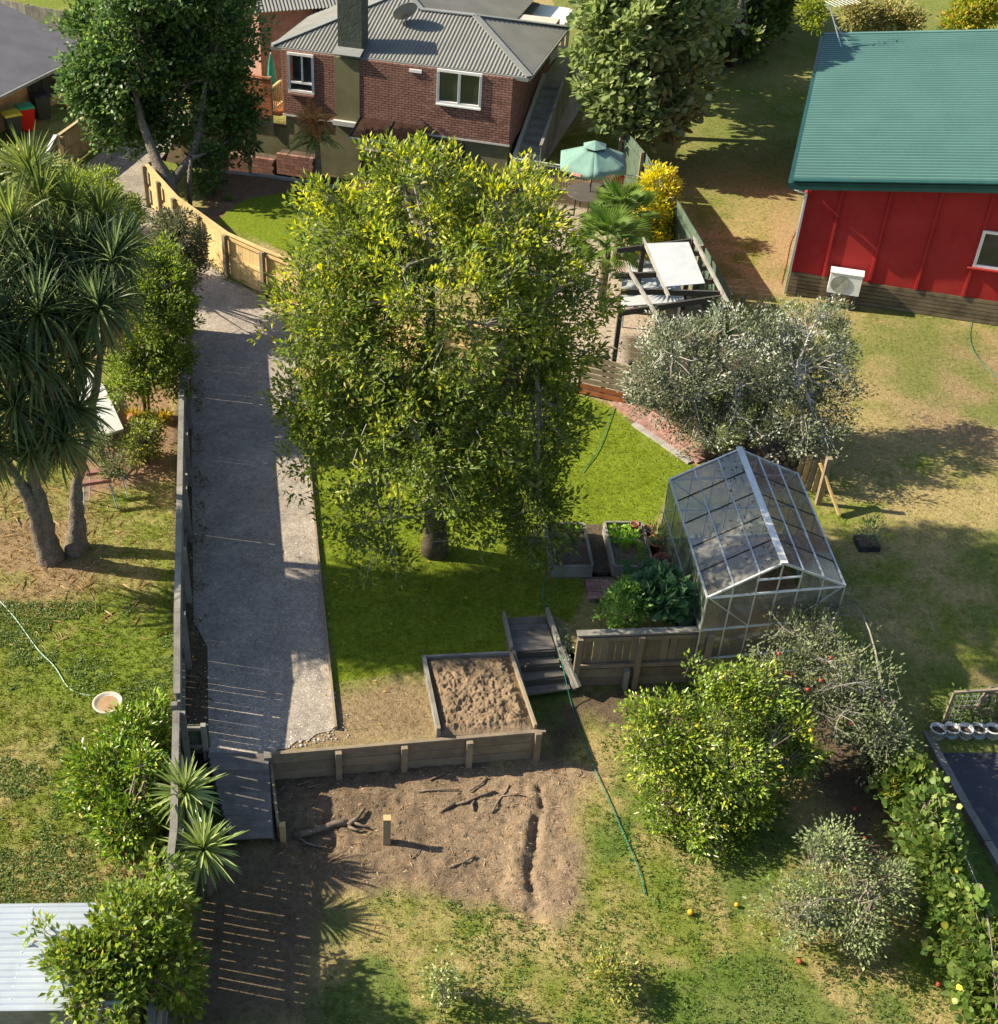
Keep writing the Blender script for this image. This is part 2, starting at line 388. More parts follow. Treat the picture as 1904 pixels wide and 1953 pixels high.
    leaf_cloud('crown', pos, ax, nv, L * rng.uniform(.7, 1.25, N), W * rng.uniform(.75, 1.2, N), tint, M[mat], t, wide=wide, kind='stuff')
    return t, C, out
def px_lobe(vx, vy, Y, rx, ry, rd=None, wt=1.0):
    """a lobe of a crown centred on a sight line at distance Y, its half-width and half-height given in picture pixels"""
    c = A(vx, vy, Y); m = mpp(c); r = _ray(vx, vy); sd_ = -r[2] / np.linalg.norm(r); cd_ = math.sqrt(1 - sd_ * sd_)
    rd = rx * m if rd is None else rd
    rz = math.sqrt(max((ry * m) ** 2 - (rd * sd_) ** 2, (.35 * ry * m) ** 2)) / cd_
    return (c, (rx * m, rd, rz), wt)
def hl(vx, vy, z, rx, ry, rd=None, wt=1.0):
    """the same, but the lobe's centre is put at height z above the lower lawn"""
    return px_lobe(vx, vy, G(vx, vy, z)[1], rx, ry, rd, wt)

# ================================================================== THE GROUND
def fence_x(y): return -3.42 - (y - 16.0) * .104 if y > 16 else -3.42 + (16 - y) * .05
WALL_L, WALL_R = G(517, 1440, ZU), G(1028, 1397, ZU)
def yb(x):
    return np.interp(x, [-3.56, -3.50, -1.81, 2.68, 2.73, 3.93, 3.96, 6.48, 6.52, 9.6, 9.9],
                     [8.0, 15.97, 15.97, 16.43, 18.62, 18.62, 18.32, 18.42, 17.75, 17.75, 8.0])
def upper_z(x, y):
    z = np.full(np.shape(x), ZU) + .05 * (fbm(x, y, 5, 40) - .5) * sstep(20, 26, y)
    left = .25 + .40 * sstep(9, 18, y) + .04 * (fbm(x, y, 1.5, 4) - .5)
    z = np.where(x < -3.53, left, z)
    dip = sstep(.05, -.35, poly_sd(x, y, P_DIP)); z = z - 1.15 * dip
    right = -.08 + .73 * sstep(15.5, 19.5, y)
    return np.where(x > 9.7, right, z)
def W(pts, z=ZU): return [G(a, b, z)[:2] for a, b in pts]
P_DIP = np.array(W([(395, 322), (450, 327), (520, 334), (590, 345), (660, 358), (760, 372), (820, 360)]) + [(4.4, 41.9), (-3.0, 46), (-9, 47), (-9, 43.5)])
P_COURT2 = W([(900, 345), (960, 318), (1235, 330), (1250, 395), (1130, 400), (900, 365)])  # courtyard ground round the parasol, toned darker than the rest
P_LAWN = W([(592, 860), (640, 1300), (830, 1275), (975, 1255), (960, 1180), (1045, 1170), (1090, 1190), (1130, 1100), (1045, 1100), (1045, 1000), (1250, 1000), (1275, 940), (1330, 890), (1165, 775), (1050, 720), (800, 700), (600, 760)])
P_BARE = W([(635, 1330), (760, 1300), (815, 1300), (850, 1410), (520, 1445)])
P_CRES = W([(412, 424), (430, 405), (470, 380), (530, 369), (620, 365), (760, 375), (760, 520), (600, 500), (540, 478), (470, 446)])
P_MULCH = W([(390, 430), (395, 350), (430, 318), (520, 325), (640, 345), (760, 350), (760, 430), (560, 430), (400, 440)])
P_COURT = W([(960, 330), (1200, 330), (1240, 380), (1400, 600), (1180, 770), (1060, 740), (1060, 480), (900, 360)])
P_TAN = W([(1470, 370), (1545, 340), (1530, 560), (1455, 560), (1465, 470)])
P_YARD = W([(225, 740), (330, 740), (335, 920), (230, 930), (150, 960), (140, 880), (200, 840)])
P_STRAW = W([(-60, 930), (160, 930), (210, 1080), (120, 1160), (-60, 1130)])
P_WEED = W([(150, 1190), (330, 1180), (330, 1400), (240, 1400), (60, 1340)], .5)
P_STRIP = W([(335, 620), (368, 620), (372, 1170), (400, 1230), (402, 1450), (330, 1450)])
P_RBARE = W([(1700, 620), (1904, 640), (2000, 760), (1904, 880), (1720, 820), (1680, 700)])
P_BED = W([(1190, 640), (1460, 640), (1560, 880), (1470, 900), (1330, 880), (1200, 790)])
P_DIRT = [G(a, b, 0)[:2] for a, b in [(520, 1440), (1020, 1440), (1150, 1470), (1085, 1530), (1100, 1620), (1108, 1740), (1050, 1790), (940, 1720), (760, 1690), (650, 1700), (560, 1640), (500, 1640)]]
P_RAMPSOIL = [G(a, b, 0)[:2] for a, b in [(400, 1590), (560, 1620), (640, 1720), (600, 1960), (330, 1960)]]  # brown earth with thin grass below the ramp
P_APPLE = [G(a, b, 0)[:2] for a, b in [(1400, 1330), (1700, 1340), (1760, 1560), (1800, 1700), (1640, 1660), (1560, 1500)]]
P_WALLSOIL = [G(a, b, 0)[:2] for a, b in [(1030, 1330), (1350, 1300), (1400, 1370), (1180, 1400), (1120, 1360), (1060, 1460)]]
LUSH, GREEN, DRY = np.array((.160, .208, .016)), np.array((.165, .20, .032)), np.array((.35, .275, .12))
DIRT, MULCH, STRAW, TAN = np.array((.228, .165, .106)), np.array((.215, .125, .072)), np.array((.36, .25, .135)), np.array((.36, .255, .135))
DARK, COURT, SOIL = np.array((.085, .062, .042)), np.array((.42, .34, .26)), np.array((.13, .095, .062))
def ground_color(x, y, low):
    """what grows or lies at x, y: its colour and how grassy it is (0-1)"""
    n1, n2, n3 = fbm(x, y, 2.6, 1), fbm(x, y, .8, 2), fbm(x, y, .22, 3)
    jit = (n2 - .5) * .5 + (n3 - .5) * .22
    dry = sstep(.36, .68, n1 * .40 + n2 * .40 + n3 * .32 + np.where(x < -3.4, -.12, 0.0 if low else .03))
    c = GREEN[None] * (1 - dry[:, None]) + DRY[None] * dry[:, None]
    gr = 1 - .45 * dry
    def put(cc, poly, soft, g, jm=1.0):
        nonlocal c, gr
        w = sstep(soft, -soft, poly_sd(x, y, poly) + jit * jm)
        c = c * (1 - w[:, None]) + cc * w[:, None]; gr = gr * (1 - w) + g * w
    if low:
        put(DIRT * (.70 + .30 * n2 + .45 * (n3 - .5) + .45 * sstep(-.5, 3.2, x) * (.4 + .6 * n1))[:, None] * 1.0, P_DIRT, .22, .04, 1.5)
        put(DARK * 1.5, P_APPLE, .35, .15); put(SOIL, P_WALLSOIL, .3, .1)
        g2 = sstep(.50, .62, fbm(x, y, 1.6, 77)) * sstep(.1, .5, poly_sd(x, y, P_DIRT))
        c = c * (1 - .75 * g2[:, None]) + np.array((.085, .15, .025)) * .75 * g2[:, None]
        put(SOIL * np.array((1.25, 1.25, 1.2)) * (.8 + .4 * n2)[:, None], P_RAMPSOIL, .4, .12, 1.2)
    else:
        put((STRAW * .85 * (.75 + .5 * n2)[:, None]) * (1 - .5 * sstep(.45, .6, n2)[:, None]) + GREEN * .5 * sstep(.45, .6, n2)[:, None], P_STRAW, .7, .5); put(GREEN * np.array((.9, .98, .85)) * (.8 + .4 * n2)[:, None], P_WEED, .6, 1.0)
        put(MULCH * (.7 + .6 * n3)[:, None] * np.array((1.25, 1.35, 1.4)), P_YARD, .2, .05)
        dl = (.55 * sstep(.50, .70, n1 * .5 + n2 * .3 + n3 * .25))[:, None]; put((LUSH * (1 - dl) + GREEN * 1.05 * dl) * (.72 + .3 * n2 + .3 * n3)[:, None], P_LAWN, .03, 1.0, .12)
        put(np.array((.27, .195, .11)) * (.8 + .4 * n2)[:, None], P_BARE, .38, .22, 1.0)
        put(COURT, P_COURT, .1, 0, .1); put(SOIL * .6, P_COURT2, .2, 0, .2); put(SOIL * .8, P_DIP, .1, 0, .1); put(MULCH * (.75 + .5 * n3)[:, None], P_MULCH, .12, .0, .3); put(LUSH * 1.0, P_CRES, .03, 1.0, .1)
        put(TAN, P_TAN, .35, .2); put(SOIL, P_STRIP, .06, .02, .2); put(TAN * .85, P_RBARE, 1.0, .4); put(SOIL * .9, P_BED, .2, .05, .3)
        far = sstep(60, 75, y)
        g2 = np.clip(sstep(.44, .60, fbm(x + 31, y, 3.0, 78)) + .8 * sstep(36, 42, y), 0, 1) * (x > 8) * .7
        c = c * (1 - g2[:, None]) + np.array((.115, .165, .028)) * g2[:, None]
    return c, gr
def ground_mat():
    m, nt, b, N, Lk = _nt('ground_cover')
    at = N.new('ShaderNodeAttribute'); at.attribute_name = 'tint'; p = N.new('ShaderNodeNewGeometry').outputs['Position']
    c = _mixcol(N, Lk, 1.0, at.outputs['Color'], _ramp(N, Lk, _noise(N, Lk, p, 9, 6, .75), .25, .75, (.55, .55, .55), (1.4, 1.4, 1.4)), 'MULTIPLY')
    c = _mixcol(N, Lk, 1.0, c, _ramp(N, Lk, _noise(N, Lk, p, 42, 4, .7), .3, .72, (.6, .62, .6), (1.35, 1.33, 1.35)), 'MULTIPLY')
    Lk.new(c, b.inputs['Base Color']); b.inputs['Roughness'].default_value = 1; b.inputs['Specular IOR Level'].default_value = .1
    bp = N.new('ShaderNodeBump'); bp.inputs['Distance'].default_value = .035; Lk.new(_noise(N, Lk, p, 22, 6, .7), bp.inputs['Height']); Lk.new(bp.outputs[0], b.inputs['Normal'])
    return m
M['ground'] = ground_mat()
def grid_obj(name, X, Y, Z, C, mat):
    ny, nx = X.shape; V_ = np.stack([X, Y, Z], -1).reshape(-1, 3); i = np.arange(ny * nx).reshape(ny, nx)
    F = np.stack([i[:-1, :-1], i[:-1, 1:], i[1:, 1:], i[1:, :-1]], -1).reshape(-1, 4)
    o = bpy.data.objects.new(name, mesh_np(name, V_, F, mat, True, C)); col.objects.link(o); ORIG[o] = np.zeros(3)
    return tag(o, kind='structure')
xs = np.concatenate([np.arange(-26, -12, .4), np.arange(-12, 19, .1), np.arange(19, 38, .4)])
ts = np.concatenate([np.arange(0, 38, .1), np.arange(38, 82, .4)])
X, T = np.meshgrid(xs, ts); Y = np.where(T < 12, yb(X) + (20 - yb(X)) * T / 12, 8 + T); Z = upper_z(X, Y)
c, _g = ground_color(X.ravel(), Y.ravel(), False)
tag(grid_obj('lawn', X, Y, Z, c, M['ground']), 'upper lawns and garden soil from the driveway to the houses')
TR = [G(a, b, 0) for a, b in ((1024, 1560), (1020, 1600), (1012, 1640), (1016, 1690), (1022, 1760))]
HL = [G(a, b, 0) for a, b in ((1028, 1500), (1035, 1545))]
def seg_d(x, y, pts):
    d = np.full(np.shape(x), 1e9)
    for a, b in zip(pts[:-1], pts[1:]):
        e = (b - a)[:2]; t = np.clip(((x - a[0]) * e[0] + (y - a[1]) * e[1]) / (e @ e), 0, 1); d = np.minimum(d, np.hypot(x - a[0] - e[0] * t, y - a[1] - e[1] * t))
    return d
def lower_z(x, y):
    w = sstep(.2, -.2, poly_sd(x, y, P_DIRT)); j = (fbm(x, y, .25, 9) - .5) * .12
    z = .03 * (fbm(x, y, .5, 8) - .5) + w * (.15 * (fbm(x, y, .5, 12) - .5) + .10 * (np.abs(fbm(x, y, .22, 13, 5) - .5) - .12) + .035 * (fbm(x, y, .07, 14) - .5))
    j2 = (fbm(x, y, .16, 91) - .5) * .20
    z -= .15 * sstep(.15, -.04, seg_d(x, y, TR[:4]) + j2) + .05 * sstep(.20, .0, seg_d(x, y, TR[3:]) + j2) + .10 * sstep(.08, .0, seg_d(x, y, HL) + j2)
    z += .07 * sstep(.24, .0, np.abs(seg_d(x + .28, y, TR[:4]) + j2)) * fbm(x, y, .12, 92)
    hol = G(590, 1600, 0); z -= .2 * sstep(.75, .1, np.hypot(x - hol[0], (y - hol[1]) * 1.7) + j)
    return z
X, Y = np.meshgrid(np.arange(-3.6, 13, .05), np.arange(7.5, 18.9, .05)); Z = lower_z(X, Y)
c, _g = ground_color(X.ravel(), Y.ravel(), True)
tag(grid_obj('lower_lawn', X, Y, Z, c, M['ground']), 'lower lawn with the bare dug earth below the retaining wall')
X, Y = np.meshgrid(np.linspace(-900, 900, 7), np.linspace(-300, 1500, 7))
grid_obj('ground', X, Y, np.full(X.shape, -.6), np.tile(GREEN * .9, (X.size, 1)), M['ground'])

# ------------------------------------------------------------------ grass blades, one mass per lawn
def grass(name, label, xr, yr, n, low, lo, hi, blades=4, thin=.012, clip=None):
    x = rng.uniform(*xr, n); y = yr[0] + (yr[1] - yr[0]) * rng.random(n) ** 1.35
    v = np.abs((x * FOC / (y * cp_ + (CAM_H - .5) * sp_)) + PX - 952) < 1010
    if low: v &= y < yb(x) - .08
    else: v &= (y > yb(x) + .05) & ~((x > 9.6) & (y < 16))
    v &= (poly_sd(x, y, P_DRIVE) > .03) & (poly_sd(x, y, P_SOILBED) > -.02)
    if clip is not None: v &= poly_sd(x, y, clip) < 0
    x, y = x[v], y[v]; c, g = ground_color(x, y, low)
    k = rng.random(len(x)) < g; x, y, c = x[k], y[k], c[k]; z = lower_z(x, y) if low else upper_z(x, y)
    m_ = len(x) * blades; i = np.repeat(np.arange(len(x)), blades)
    pos = np.stack([x, y, z - .005], -1)[i] + rng.normal(size=(m_, 3)) * np.array([.02, .02, 0])
    ax = np.array([0, 0, .75]) + rng.normal(size=(m_, 3)) * .55; ax[:, 2] = np.abs(ax[:, 2]) + .1
    tint = c[i] * rng.uniform(.75, 1.45, (m_, 1)) * np.array([1.0, 1.06, .9])
    leaf_cloud(name, pos, ax, rdir(m_), rng.uniform(lo, hi, m_), rng.uniform(.7, 1.3, m_) * thin, tint, M['grass'], None, kind='stuff')['label'] = label

# ------------------------------------------------------------------ gravel driveway
P_DRIVE = W([(399, 1446), (396, 1235), (370, 1185), (366, 900), (365, 640), (352, 540), (300, 470), (215, 400), (120, 345), (225, 268), (300, 205), (380, 215), (300, 312), (292, 395), (350, 455), (440, 533), (512, 573), (556, 640), (590, 885), (640, 1386), (628, 1396), (606, 1399), (590, 1411), (566, 1414), (548, 1428), (530, 1430), (516, 1440)])
def gravel_mat():
    m, nt, b, N, Lk = _nt('driveway_gravel'); p = N.new('ShaderNodeNewGeometry').outputs['Position']
    c = _mixcol(N, Lk, _ramp(N, Lk, _noise(N, Lk, p, 1.1, 5, .65), .35, .68), (.285, .248, .215), (.41, .355, .30))
    vo = N.new('ShaderNodeTexVoronoi'); vo.inputs['Scale'].default_value = 46; Lk.new(p, vo.inputs['Vector'])
    sep = N.new('ShaderNodeSeparateColor'); Lk.new(vo.outputs['Color'], sep.inputs[0])
    c = _mixcol(N, Lk, 1.0, c, _ramp(N, Lk, sep.outputs[0], .1, .95, (.78, .78, .78), (1.25, 1.24, 1.22)), 'MULTIPLY')
    c = _mixcol(N, Lk, 1.0, c, _ramp(N, Lk, _noise(N, Lk, p, 7, 7, .8), .3, .7, (.7, .7, .71), (1.28, 1.27, 1.25)), 'MULTIPLY')
    Lk.new(c, b.inputs['Base Color']); b.inputs['Roughness'].default_value = .95; b.inputs['Specular IOR Level'].default_value = .15
    bp = N.new('ShaderNodeBump'); bp.inputs['Distance'].default_value = .02; Lk.new(sep.outputs[1], bp.inputs['Height']); Lk.new(bp.outputs[0], b.inputs['Normal'])
    return m
M['gravel'] = gravel_mat()
M['gravel_old'] = surf('driveway_gravel', (.245, .225, .215), (.33, .30, .285), 2.2, .95, .02, 55, c2=(.20, .185, .18), stain=(.36, .315, .275))
def flat_sheet(name, poly, z, mat, step=.16, lift=.012, relief=.015, seed=21):
    """a sheet of paving or soil that follows the outline, with a slightly uneven surface"""
    px = np.array(poly); x0, y0 = px.min(0) - step; x1, y1 = px.max(0) + step
    import bmesh
    bm = bmesh.new(); vs_ = [bm.verts.new((p[0], p[1], 0)) for p in poly]; f = bm.faces.new(vs_)
    if f.normal.z < 0: f.normal_flip()
    for ax in (0, 1):
        lo, hi = (x0, x1) if ax == 0 else (y0, y1)
        for t in np.arange(lo, hi, step):
            co = (t, 0, 0) if ax == 0 else (0, t, 0); no = (1, 0, 0) if ax == 0 else (0, 1, 0)
            bmesh.ops.bisect_plane(bm, geom=bm.verts[:] + bm.edges[:] + bm.faces[:], plane_co=co, plane_no=no)
    bm.verts.ensure_lookup_table()
    co = np.array([v.co[:2] for v in bm.verts]); zz = z + lift + relief * (fbm(co[:, 0], co[:, 1], .6, seed) - .3)
    for v, h in zip(bm.verts, zz): v.co.z = h
    me = bpy.data.meshes.new(name); bm.normal_update(); bm.to_mesh(me); bm.free(); me.materials.append(mat)
    me.polygons.foreach_set('use_smooth', np.ones(len(me.polygons), bool))
    o = bpy.data.objects.new(name, me); col.objects.link(o); ORIG[o] = np.zeros(3); return tag(o, kind='structure')
flat_sheet('driveway', P_DRIVE, ZU + .002, M['gravel'], .25)['label'] = 'grey gravel driveway running up between the fences'
# loose stones lying on it
n = 9000; x = rng.uniform(-5, 0, n); y = 15.9 + 17 * rng.random(n) ** 1.6
edge = np.array(W([(399, 1446), (396, 1235), (366, 900), (365, 640)])), np.array(W([(640, 1392), (590, 885), (556, 640)]))
sdv = poly_sd(x, y, P_DRIVE); k = (sdv < np.where(y < 16.9, .45 * rng.random(n) ** 2, .05)) & (y > yb(x) + .05) & (rng.random(n) < np.clip(.10 + .9 * np.exp(sdv / .22) * (x > -2.4) + .35 * np.exp(sdv / .2), 0, 1)); x, y = x[k], y[k]; n = len(x)
ico = np.array([(0, 0, .8), (.9, 0, .1), (.3, .85, .2), (-.7, .5, .1), (-.7, -.55, .15), (.3, -.85, .05)]); icf = np.array([[0, 1, 2], [0, 2, 3], [0, 3, 4], [0, 4, 5], [0, 5, 1]])
s_ = rng.uniform(.008, .026, n) * (1 + .5 * (rng.random(n) < .1)); a = rng.uniform(0, 6.28, n); ca, sa = np.cos(a), np.sin(a)
Vv = ico[None] * s_[:, None, None]; Vv = np.stack([Vv[..., 0] * ca[:, None] - Vv[..., 1] * sa[:, None], Vv[..., 0] * sa[:, None] + Vv[..., 1] * ca[:, None], Vv[..., 2]], -1) + np.stack([x, y, np.full(n, ZU + .012)], -1)[:, None]
tn = np.repeat(np.array((.40, .375, .36)) * rng.uniform(.55, 1.7, (n, 1)), 6, 0)
M['stone'] = leafmat('loose_stone', .9, 0, .2)
o = bpy.data.objects.new('gravel', mesh_np('gravel', Vv.reshape(-1, 3), (np.arange(n)[:, None, None] * 6 + icf).reshape(-1, 3), M['stone'], False, np.clip(tn, 0, 1))); col.objects.link(o)
tag(o, 'loose pale stones scattered over the driveway', kind='stuff')

# driveway edging board
t = thing('edging_board', 'thin pale timber edging board between gravel driveway and lawn', 'edging', G(640, 1390))
pts = [G(*p) for p in ((641, 1392), (625, 1235), (607, 1060), (590, 885), (578, 790))]
for a_, b_ in zip(pts[:-1], pts[1:]): plank('board', t, a_ + [0, 0, .03], b_ + [0, 0, .03], .045, .13, M['pine_old'])

# ================================================================== RETAINING WALL, DECK, SOIL BED, STEPS
t = thing('retaining_wall', 'low timber retaining wall of stacked boards above the bare earth', 'wall', (WALL_L[0], WALL_L[1], 0))
dw = (WALL_R - WALL_L) / np.linalg.norm(WALL_R - WALL_L); nw = np.array([dw[1], -dw[0], 0])     # nw points to the camera
tops = [G(a, b, ZU + .04) for a, b in ((645, 1427), (771, 1418), (896, 1409), (1026, 1397))]
prev = WALL_L
for k, p in enumerate(tops):
    s0, s1 = (prev - WALL_L) @ dw, (p - WALL_L) @ dw
    for j in range(3):
        q0 = WALL_L + dw * (s0 + .01) + [0, 0, -ZU + .11 + .225 * j]; q1 = WALL_L + dw * (s1 - .01) + [0, 0, -ZU + .11 + .225 * j]
        plank('board', t, q0 + nw * rng.uniform(0, .012), q1 + nw * rng.uniform(0, .012), .05, .215, M['ret_wood'])
    c_ = WALL_L + dw * s1 + nw * .085; plank('post', t, (c_[0], c_[1], -.1), (c_[0], c_[1], ZU + (.10 if k == 3 else .0 + .03 * rng.random())), .10, .115, M['pine_old'], up=dw)
    prev = p
plank('capping_board', t, WALL_L + [0, 0, .035], WALL_R + dw * .12 + [0, 0, .035], .075, .04, M['pine_old'])
c_ = WALL_L + nw * .02; plank('post', t, (c_[0] - .06, c_[1], -.1), (c_[0] - .06, c_[1], ZU + .06), .2, .13, M['grey_wood'], up=dw)
# return along the deck
RB = G(532, 1588, .12); ra = WALL_L + np.array([0, -.12, 0])
for j in range(2):
    plank('board', t, (ra[0], ra[1], .14 + .23 * j + .1), (RB[0], RB[1], .0 + .2 * j), .05, .23, M['ret_wood'])
plank('post', t, (RB[0] + .07, RB[1], -.1), (RB[0] + .07, RB[1], .35), .11, .1, M['pine_new'])

t = thing('deck_ramp', 'dark grey timber ramp of boards at the foot of the driveway', 'ramp', G(460, 1600, .1))
DL0, DR0 = G(397, 1438, ZU), G(512, 1440, ZU); DL1, DR1 = G(440, 1604, .16), G(522, 1600, .16)
nb = 15
for i in range(nb):
    f0, f1 = i / nb, (i + .94) / nb; m_ = (f0 + f1) / 2
    l = DL0 * (1 - m_) + DL1 * m_; r_ = DR0 * (1 - m_) + DR1 * m_; wd = np.linalg.norm((DL1 - DL0)) / nb * .93
    sl = nrm(DL1 - DL0); plank('deck_board', t, l + [0, 0, rng.uniform(0, .006) + .03], r_ + [0, 0, .03], wd, .035, M['deck_wood'], up=np.cross(nrm(r_ - l), sl) * (1 if np.cross(nrm(r_ - l), sl)[2] > 0 else -1))
for l0, l1 in ((DL0, DL1), (DR0, DR1), ((DL0 + DR0) / 2, (DL1 + DR1) / 2)):
    plank('bearer', t, l0 - [0, 0, .06], l1 - [0, 0, .06], .05, .13, M['dark_wood'])

P_SOILBED = W([(812, 1262), (972, 1254), (1018, 1396), (838, 1408)])
t = thing('garden_bed', 'raised soil bed framed with grey boards behind the retaining wall', 'garden bed', np.append(np.mean(P_SOILBED, 0), ZU))
B4 = [np.append(p, ZU) for p in P_SOILBED]
plank('board', t, B4[0] + [-.04, .02, .06], B4[3] + [-.01, .0, .12], .07, .22, M['grey_wood'])
plank('board', t, B4[0] + [0, .04, .05], B4[1] + [0, .04, .05], .05, .15, M['grey_wood'])
for k_ in range(4): plank('board', t, B4[1] + [.02, 0, .05 - .19 * k_], B4[2] + [.03, .03, .08 - .19 * k_], .05, .185, M['pine_old'])
plank('post', t, B4[3] + [-.02, .05, -.1], B4[3] + [-.02, .05, .26], .09, .07, M['pine_old'])
nx_, ny_ = 110, 120; u, v = np.meshgrid(np.linspace(0, 1, nx_), np.linspace(0, 1, ny_))
xy = ((1 - u) * (1 - v))[..., None] * B4[3] + (u * (1 - v))[..., None] * B4[2] + (u * v)[..., None] * B4[1] + ((1 - u) * v)[..., None] * B4[0]
ed = np.minimum(np.minimum(u, 1 - u), np.minimum(v, 1 - v)) * 10
cl = fbm(xy[..., 0] + .1 * fbm(xy[..., 1], xy[..., 0], .2, 5), xy[..., 1], .22, 31, 5); cl2 = np.abs(fbm(xy[..., 0], xy[..., 1], .11, 36, 4) - .5); zz = ZU + .04 + .06 * np.clip(ed, 0, 1) + (.20 * np.clip(cl - .40, 0, 1) + .16 * (.22 - cl2)) * np.clip(ed, .2, 1)
i = np.arange(nx_ * ny_).reshape(ny_, nx_); F_ = np.stack([i[:-1, :-1], i[:-1, 1:], i[1:, 1:], i[1:, :-1]], -1).reshape(-1, 4)
M['clods'] = surf('dug_clay_soil', (.20, .14, .085), (.29, .205, .125), 3, 1, .03, 26, c2=(.15, .105, .068))
o = bpy.data.objects.new('soil', mesh_np('soil', np.stack([xy[..., 0], xy[..., 1], zz], -1).reshape(-1, 3) - ORIG[t], F_, M['clods'], False)); _link(o, t)

t = thing('garden_steps', 'grey timber garden steps with board sides going down to lower lawn', 'steps', G(1040, 1325, .05))
S0, S1, S2, S3 = G(966, 1182, ZU), G(1038, 1179, ZU), G(980, 1245, ZU), G(1059, 1240, ZU); E0, E1 = G(1003, 1336, .02), G(1088, 1324, .02)
for i in range(5):
    a0, a1 = i / 5, (i + .96) / 5; l = S0 * (1 - (a0 + a1) / 2) + S2 * (a0 + a1) / 2; r_ = S1 * (1 - (a0 + a1) / 2) + S3 * (a0 + a1) / 2
    plank('deck_board', t, l + [0, 0, .03], r_ + [0, 0, .03], np.linalg.norm(S2 - S0) / 5 * .95, .04, M['deck_wood'])
plank('riser', t, S2 + [0, -.02, -.06], S3 + [0, -.02, -.06], .03, .16, M['dark_wood'])
ns = 3; fl, fr = E0 - S2, E1 - S3
for i in range(ns):
    z = ZU + .01 - .165 * (i + 1)
    for h in range(2):
        m_ = (i + .27 + .47 * h) / ns; l, r_ = S2 + fl * m_, S3 + fr * m_
        plank('tread', t, (l[0], l[1], z), (r_[0], r_[1], z), np.linalg.norm(fl[:2]) / ns * .46, .045, M['deck_wood'])
    m_ = i / ns + .02; l, r_ = S2 + fl * m_, S3 + fr * m_
    plank('riser', t, (l[0], l[1], z + .08), (r_[0], r_[1], z + .08), .03, .13, M['dark_wood'])
plank('stringer', t, S0 + [-.05, .05, .08], S2 + [-.04, 0, .08], .05, .2, M['grey_wood']); plank('stringer', t, S2 + [-.04, 0, .06], E0 + [-.03, 0, .12], .05, .26, M['grey_wood'])
plank('stringer', t, S1 + [.06, .1, .1], S3 + [.07, .0, .1], .06, .22, M['grey_wood']); plank('stringer', t, S3 + [.07, 0, .08], E1 + [.1, 0, .18], .06, .34, M['grey_wood'])

# lone post and roots in the dug earth
p = G(738, 1605, 0); t = thing('timber_post', 'short square timber post standing alone in the bare earth', 'post', p)
plank('shaft', t, p - [0, 0, .1], p + [0, 0, .64], .12, .13, M['pine_old'])
plank('sawn_top', t, p + [0, 0, .6405], p + [0, 0, .652], .122, .132, M['pine_new'])
def root(name, label, pts, r0, r1, z=0.03, mat='log', cat='root', parts=()):
    P_ = [G(a, b, 0) for a, b in pts]; P_ = [np.array([q[0], q[1], float(lower_z(np.array([q[0]]), np.array([q[1]]))[0]) + z]) for q in P_]
    t = thing(name, label, cat, P_[0])
    k = len(P_); MB().tube(P_, [r0 + (r1 - r0) * i / (k - 1) for i in range(k)], 7).build('stem', M[mat], t, True)
    for q in parts:
        Q = [G(a, b, 0) for a, b in q]; Q = [np.array([c_[0], c_[1], float(lower_z(np.array([c_[0]]), np.array([c_[1]]))[0]) + z]) for c_ in Q]
        MB().tube(Q, [r1 * 1.1 * (1 - .5 * i / (len(Q) - 1)) for i in range(len(Q))], 5).build('side_root', M[mat], t, True)
root('tree_root', 'thick old log lying in the hollow beside the ramp', [(560, 1588), (600, 1580), (640, 1572), (664, 1570)], .07, .055, .05, cat='log')
root('tree_root', 'broken forked root stump end next to the hollow', [(664, 1575), (682, 1562), (696, 1545)], .05, .03, .06, parts=[[(672, 1570), (690, 1575), (706, 1580)], [(664, 1578), (680, 1584), (692, 1582)]])
root('tree_root', 'long crooked root running across the bare earth', [(868, 1536), (890, 1532), (915, 1520), (945, 1512)], .022, .03, .03, parts=[[(870, 1534), (850, 1545), (838, 1552)], [(905, 1530), (900, 1538), (903, 1550)]])
root('tree_root', 'thin forked root at the far end of the bare earth', [(938, 1552), (950, 1530), (965, 1512), (972, 1498)], .018, .012, .02, parts=[[(958, 1521), (985, 1518), (1005, 1520)]])
root('stick', 'pale straight stick lying near the wall on bare earth', [(795, 1511), (830, 1509), (876, 1510)], .014, .012, .03, 'twig', 'stick')
root('stick', 'short dark stick at the foot of retaining wall', [(820, 1490), (840, 1482), (850, 1476)], .018, .014, .03, cat='stick')
root('stick', 'stick leaning towards the crooked root', [(895, 1512), (918, 1496), (930, 1484)], .02, .014, .03, cat='stick')
root('stick', 'brown stick lying crosswise below the lone post', [(857, 1656), (885, 1645), (908, 1632)], .018, .012, .02, cat='stick')
root('stick', 'light twig lying beside the post shadow', [(786, 1640), (800, 1625), (812, 1612)], .010, .007, .02, 'twig', 'stick')
root('stick', 'bent root end in the hollow by the ramp post', [(562, 1585), (585, 1598), (612, 1606)], .03, .02, .04, 'twig', 'stick')
root('stick', 'short stick in upper corner of the bare earth', [(566, 1500), (580, 1494), (592, 1490)], .02, .014, .03, cat='stick')
root('stick', 'pale stick beside the one in the upper corner', [(588, 1503), (600, 1500), (612, 1497)], .016, .01, .03, 'twig', 'stick')
n = 2600; qx = rng.uniform(-1.7, 3.9, n); qy = rng.uniform(12, 16.3, n); k = poly_sd(qx, qy, P_DIRT) < -.05; qx, qy = qx[k], qy[k]; n = len(qx)
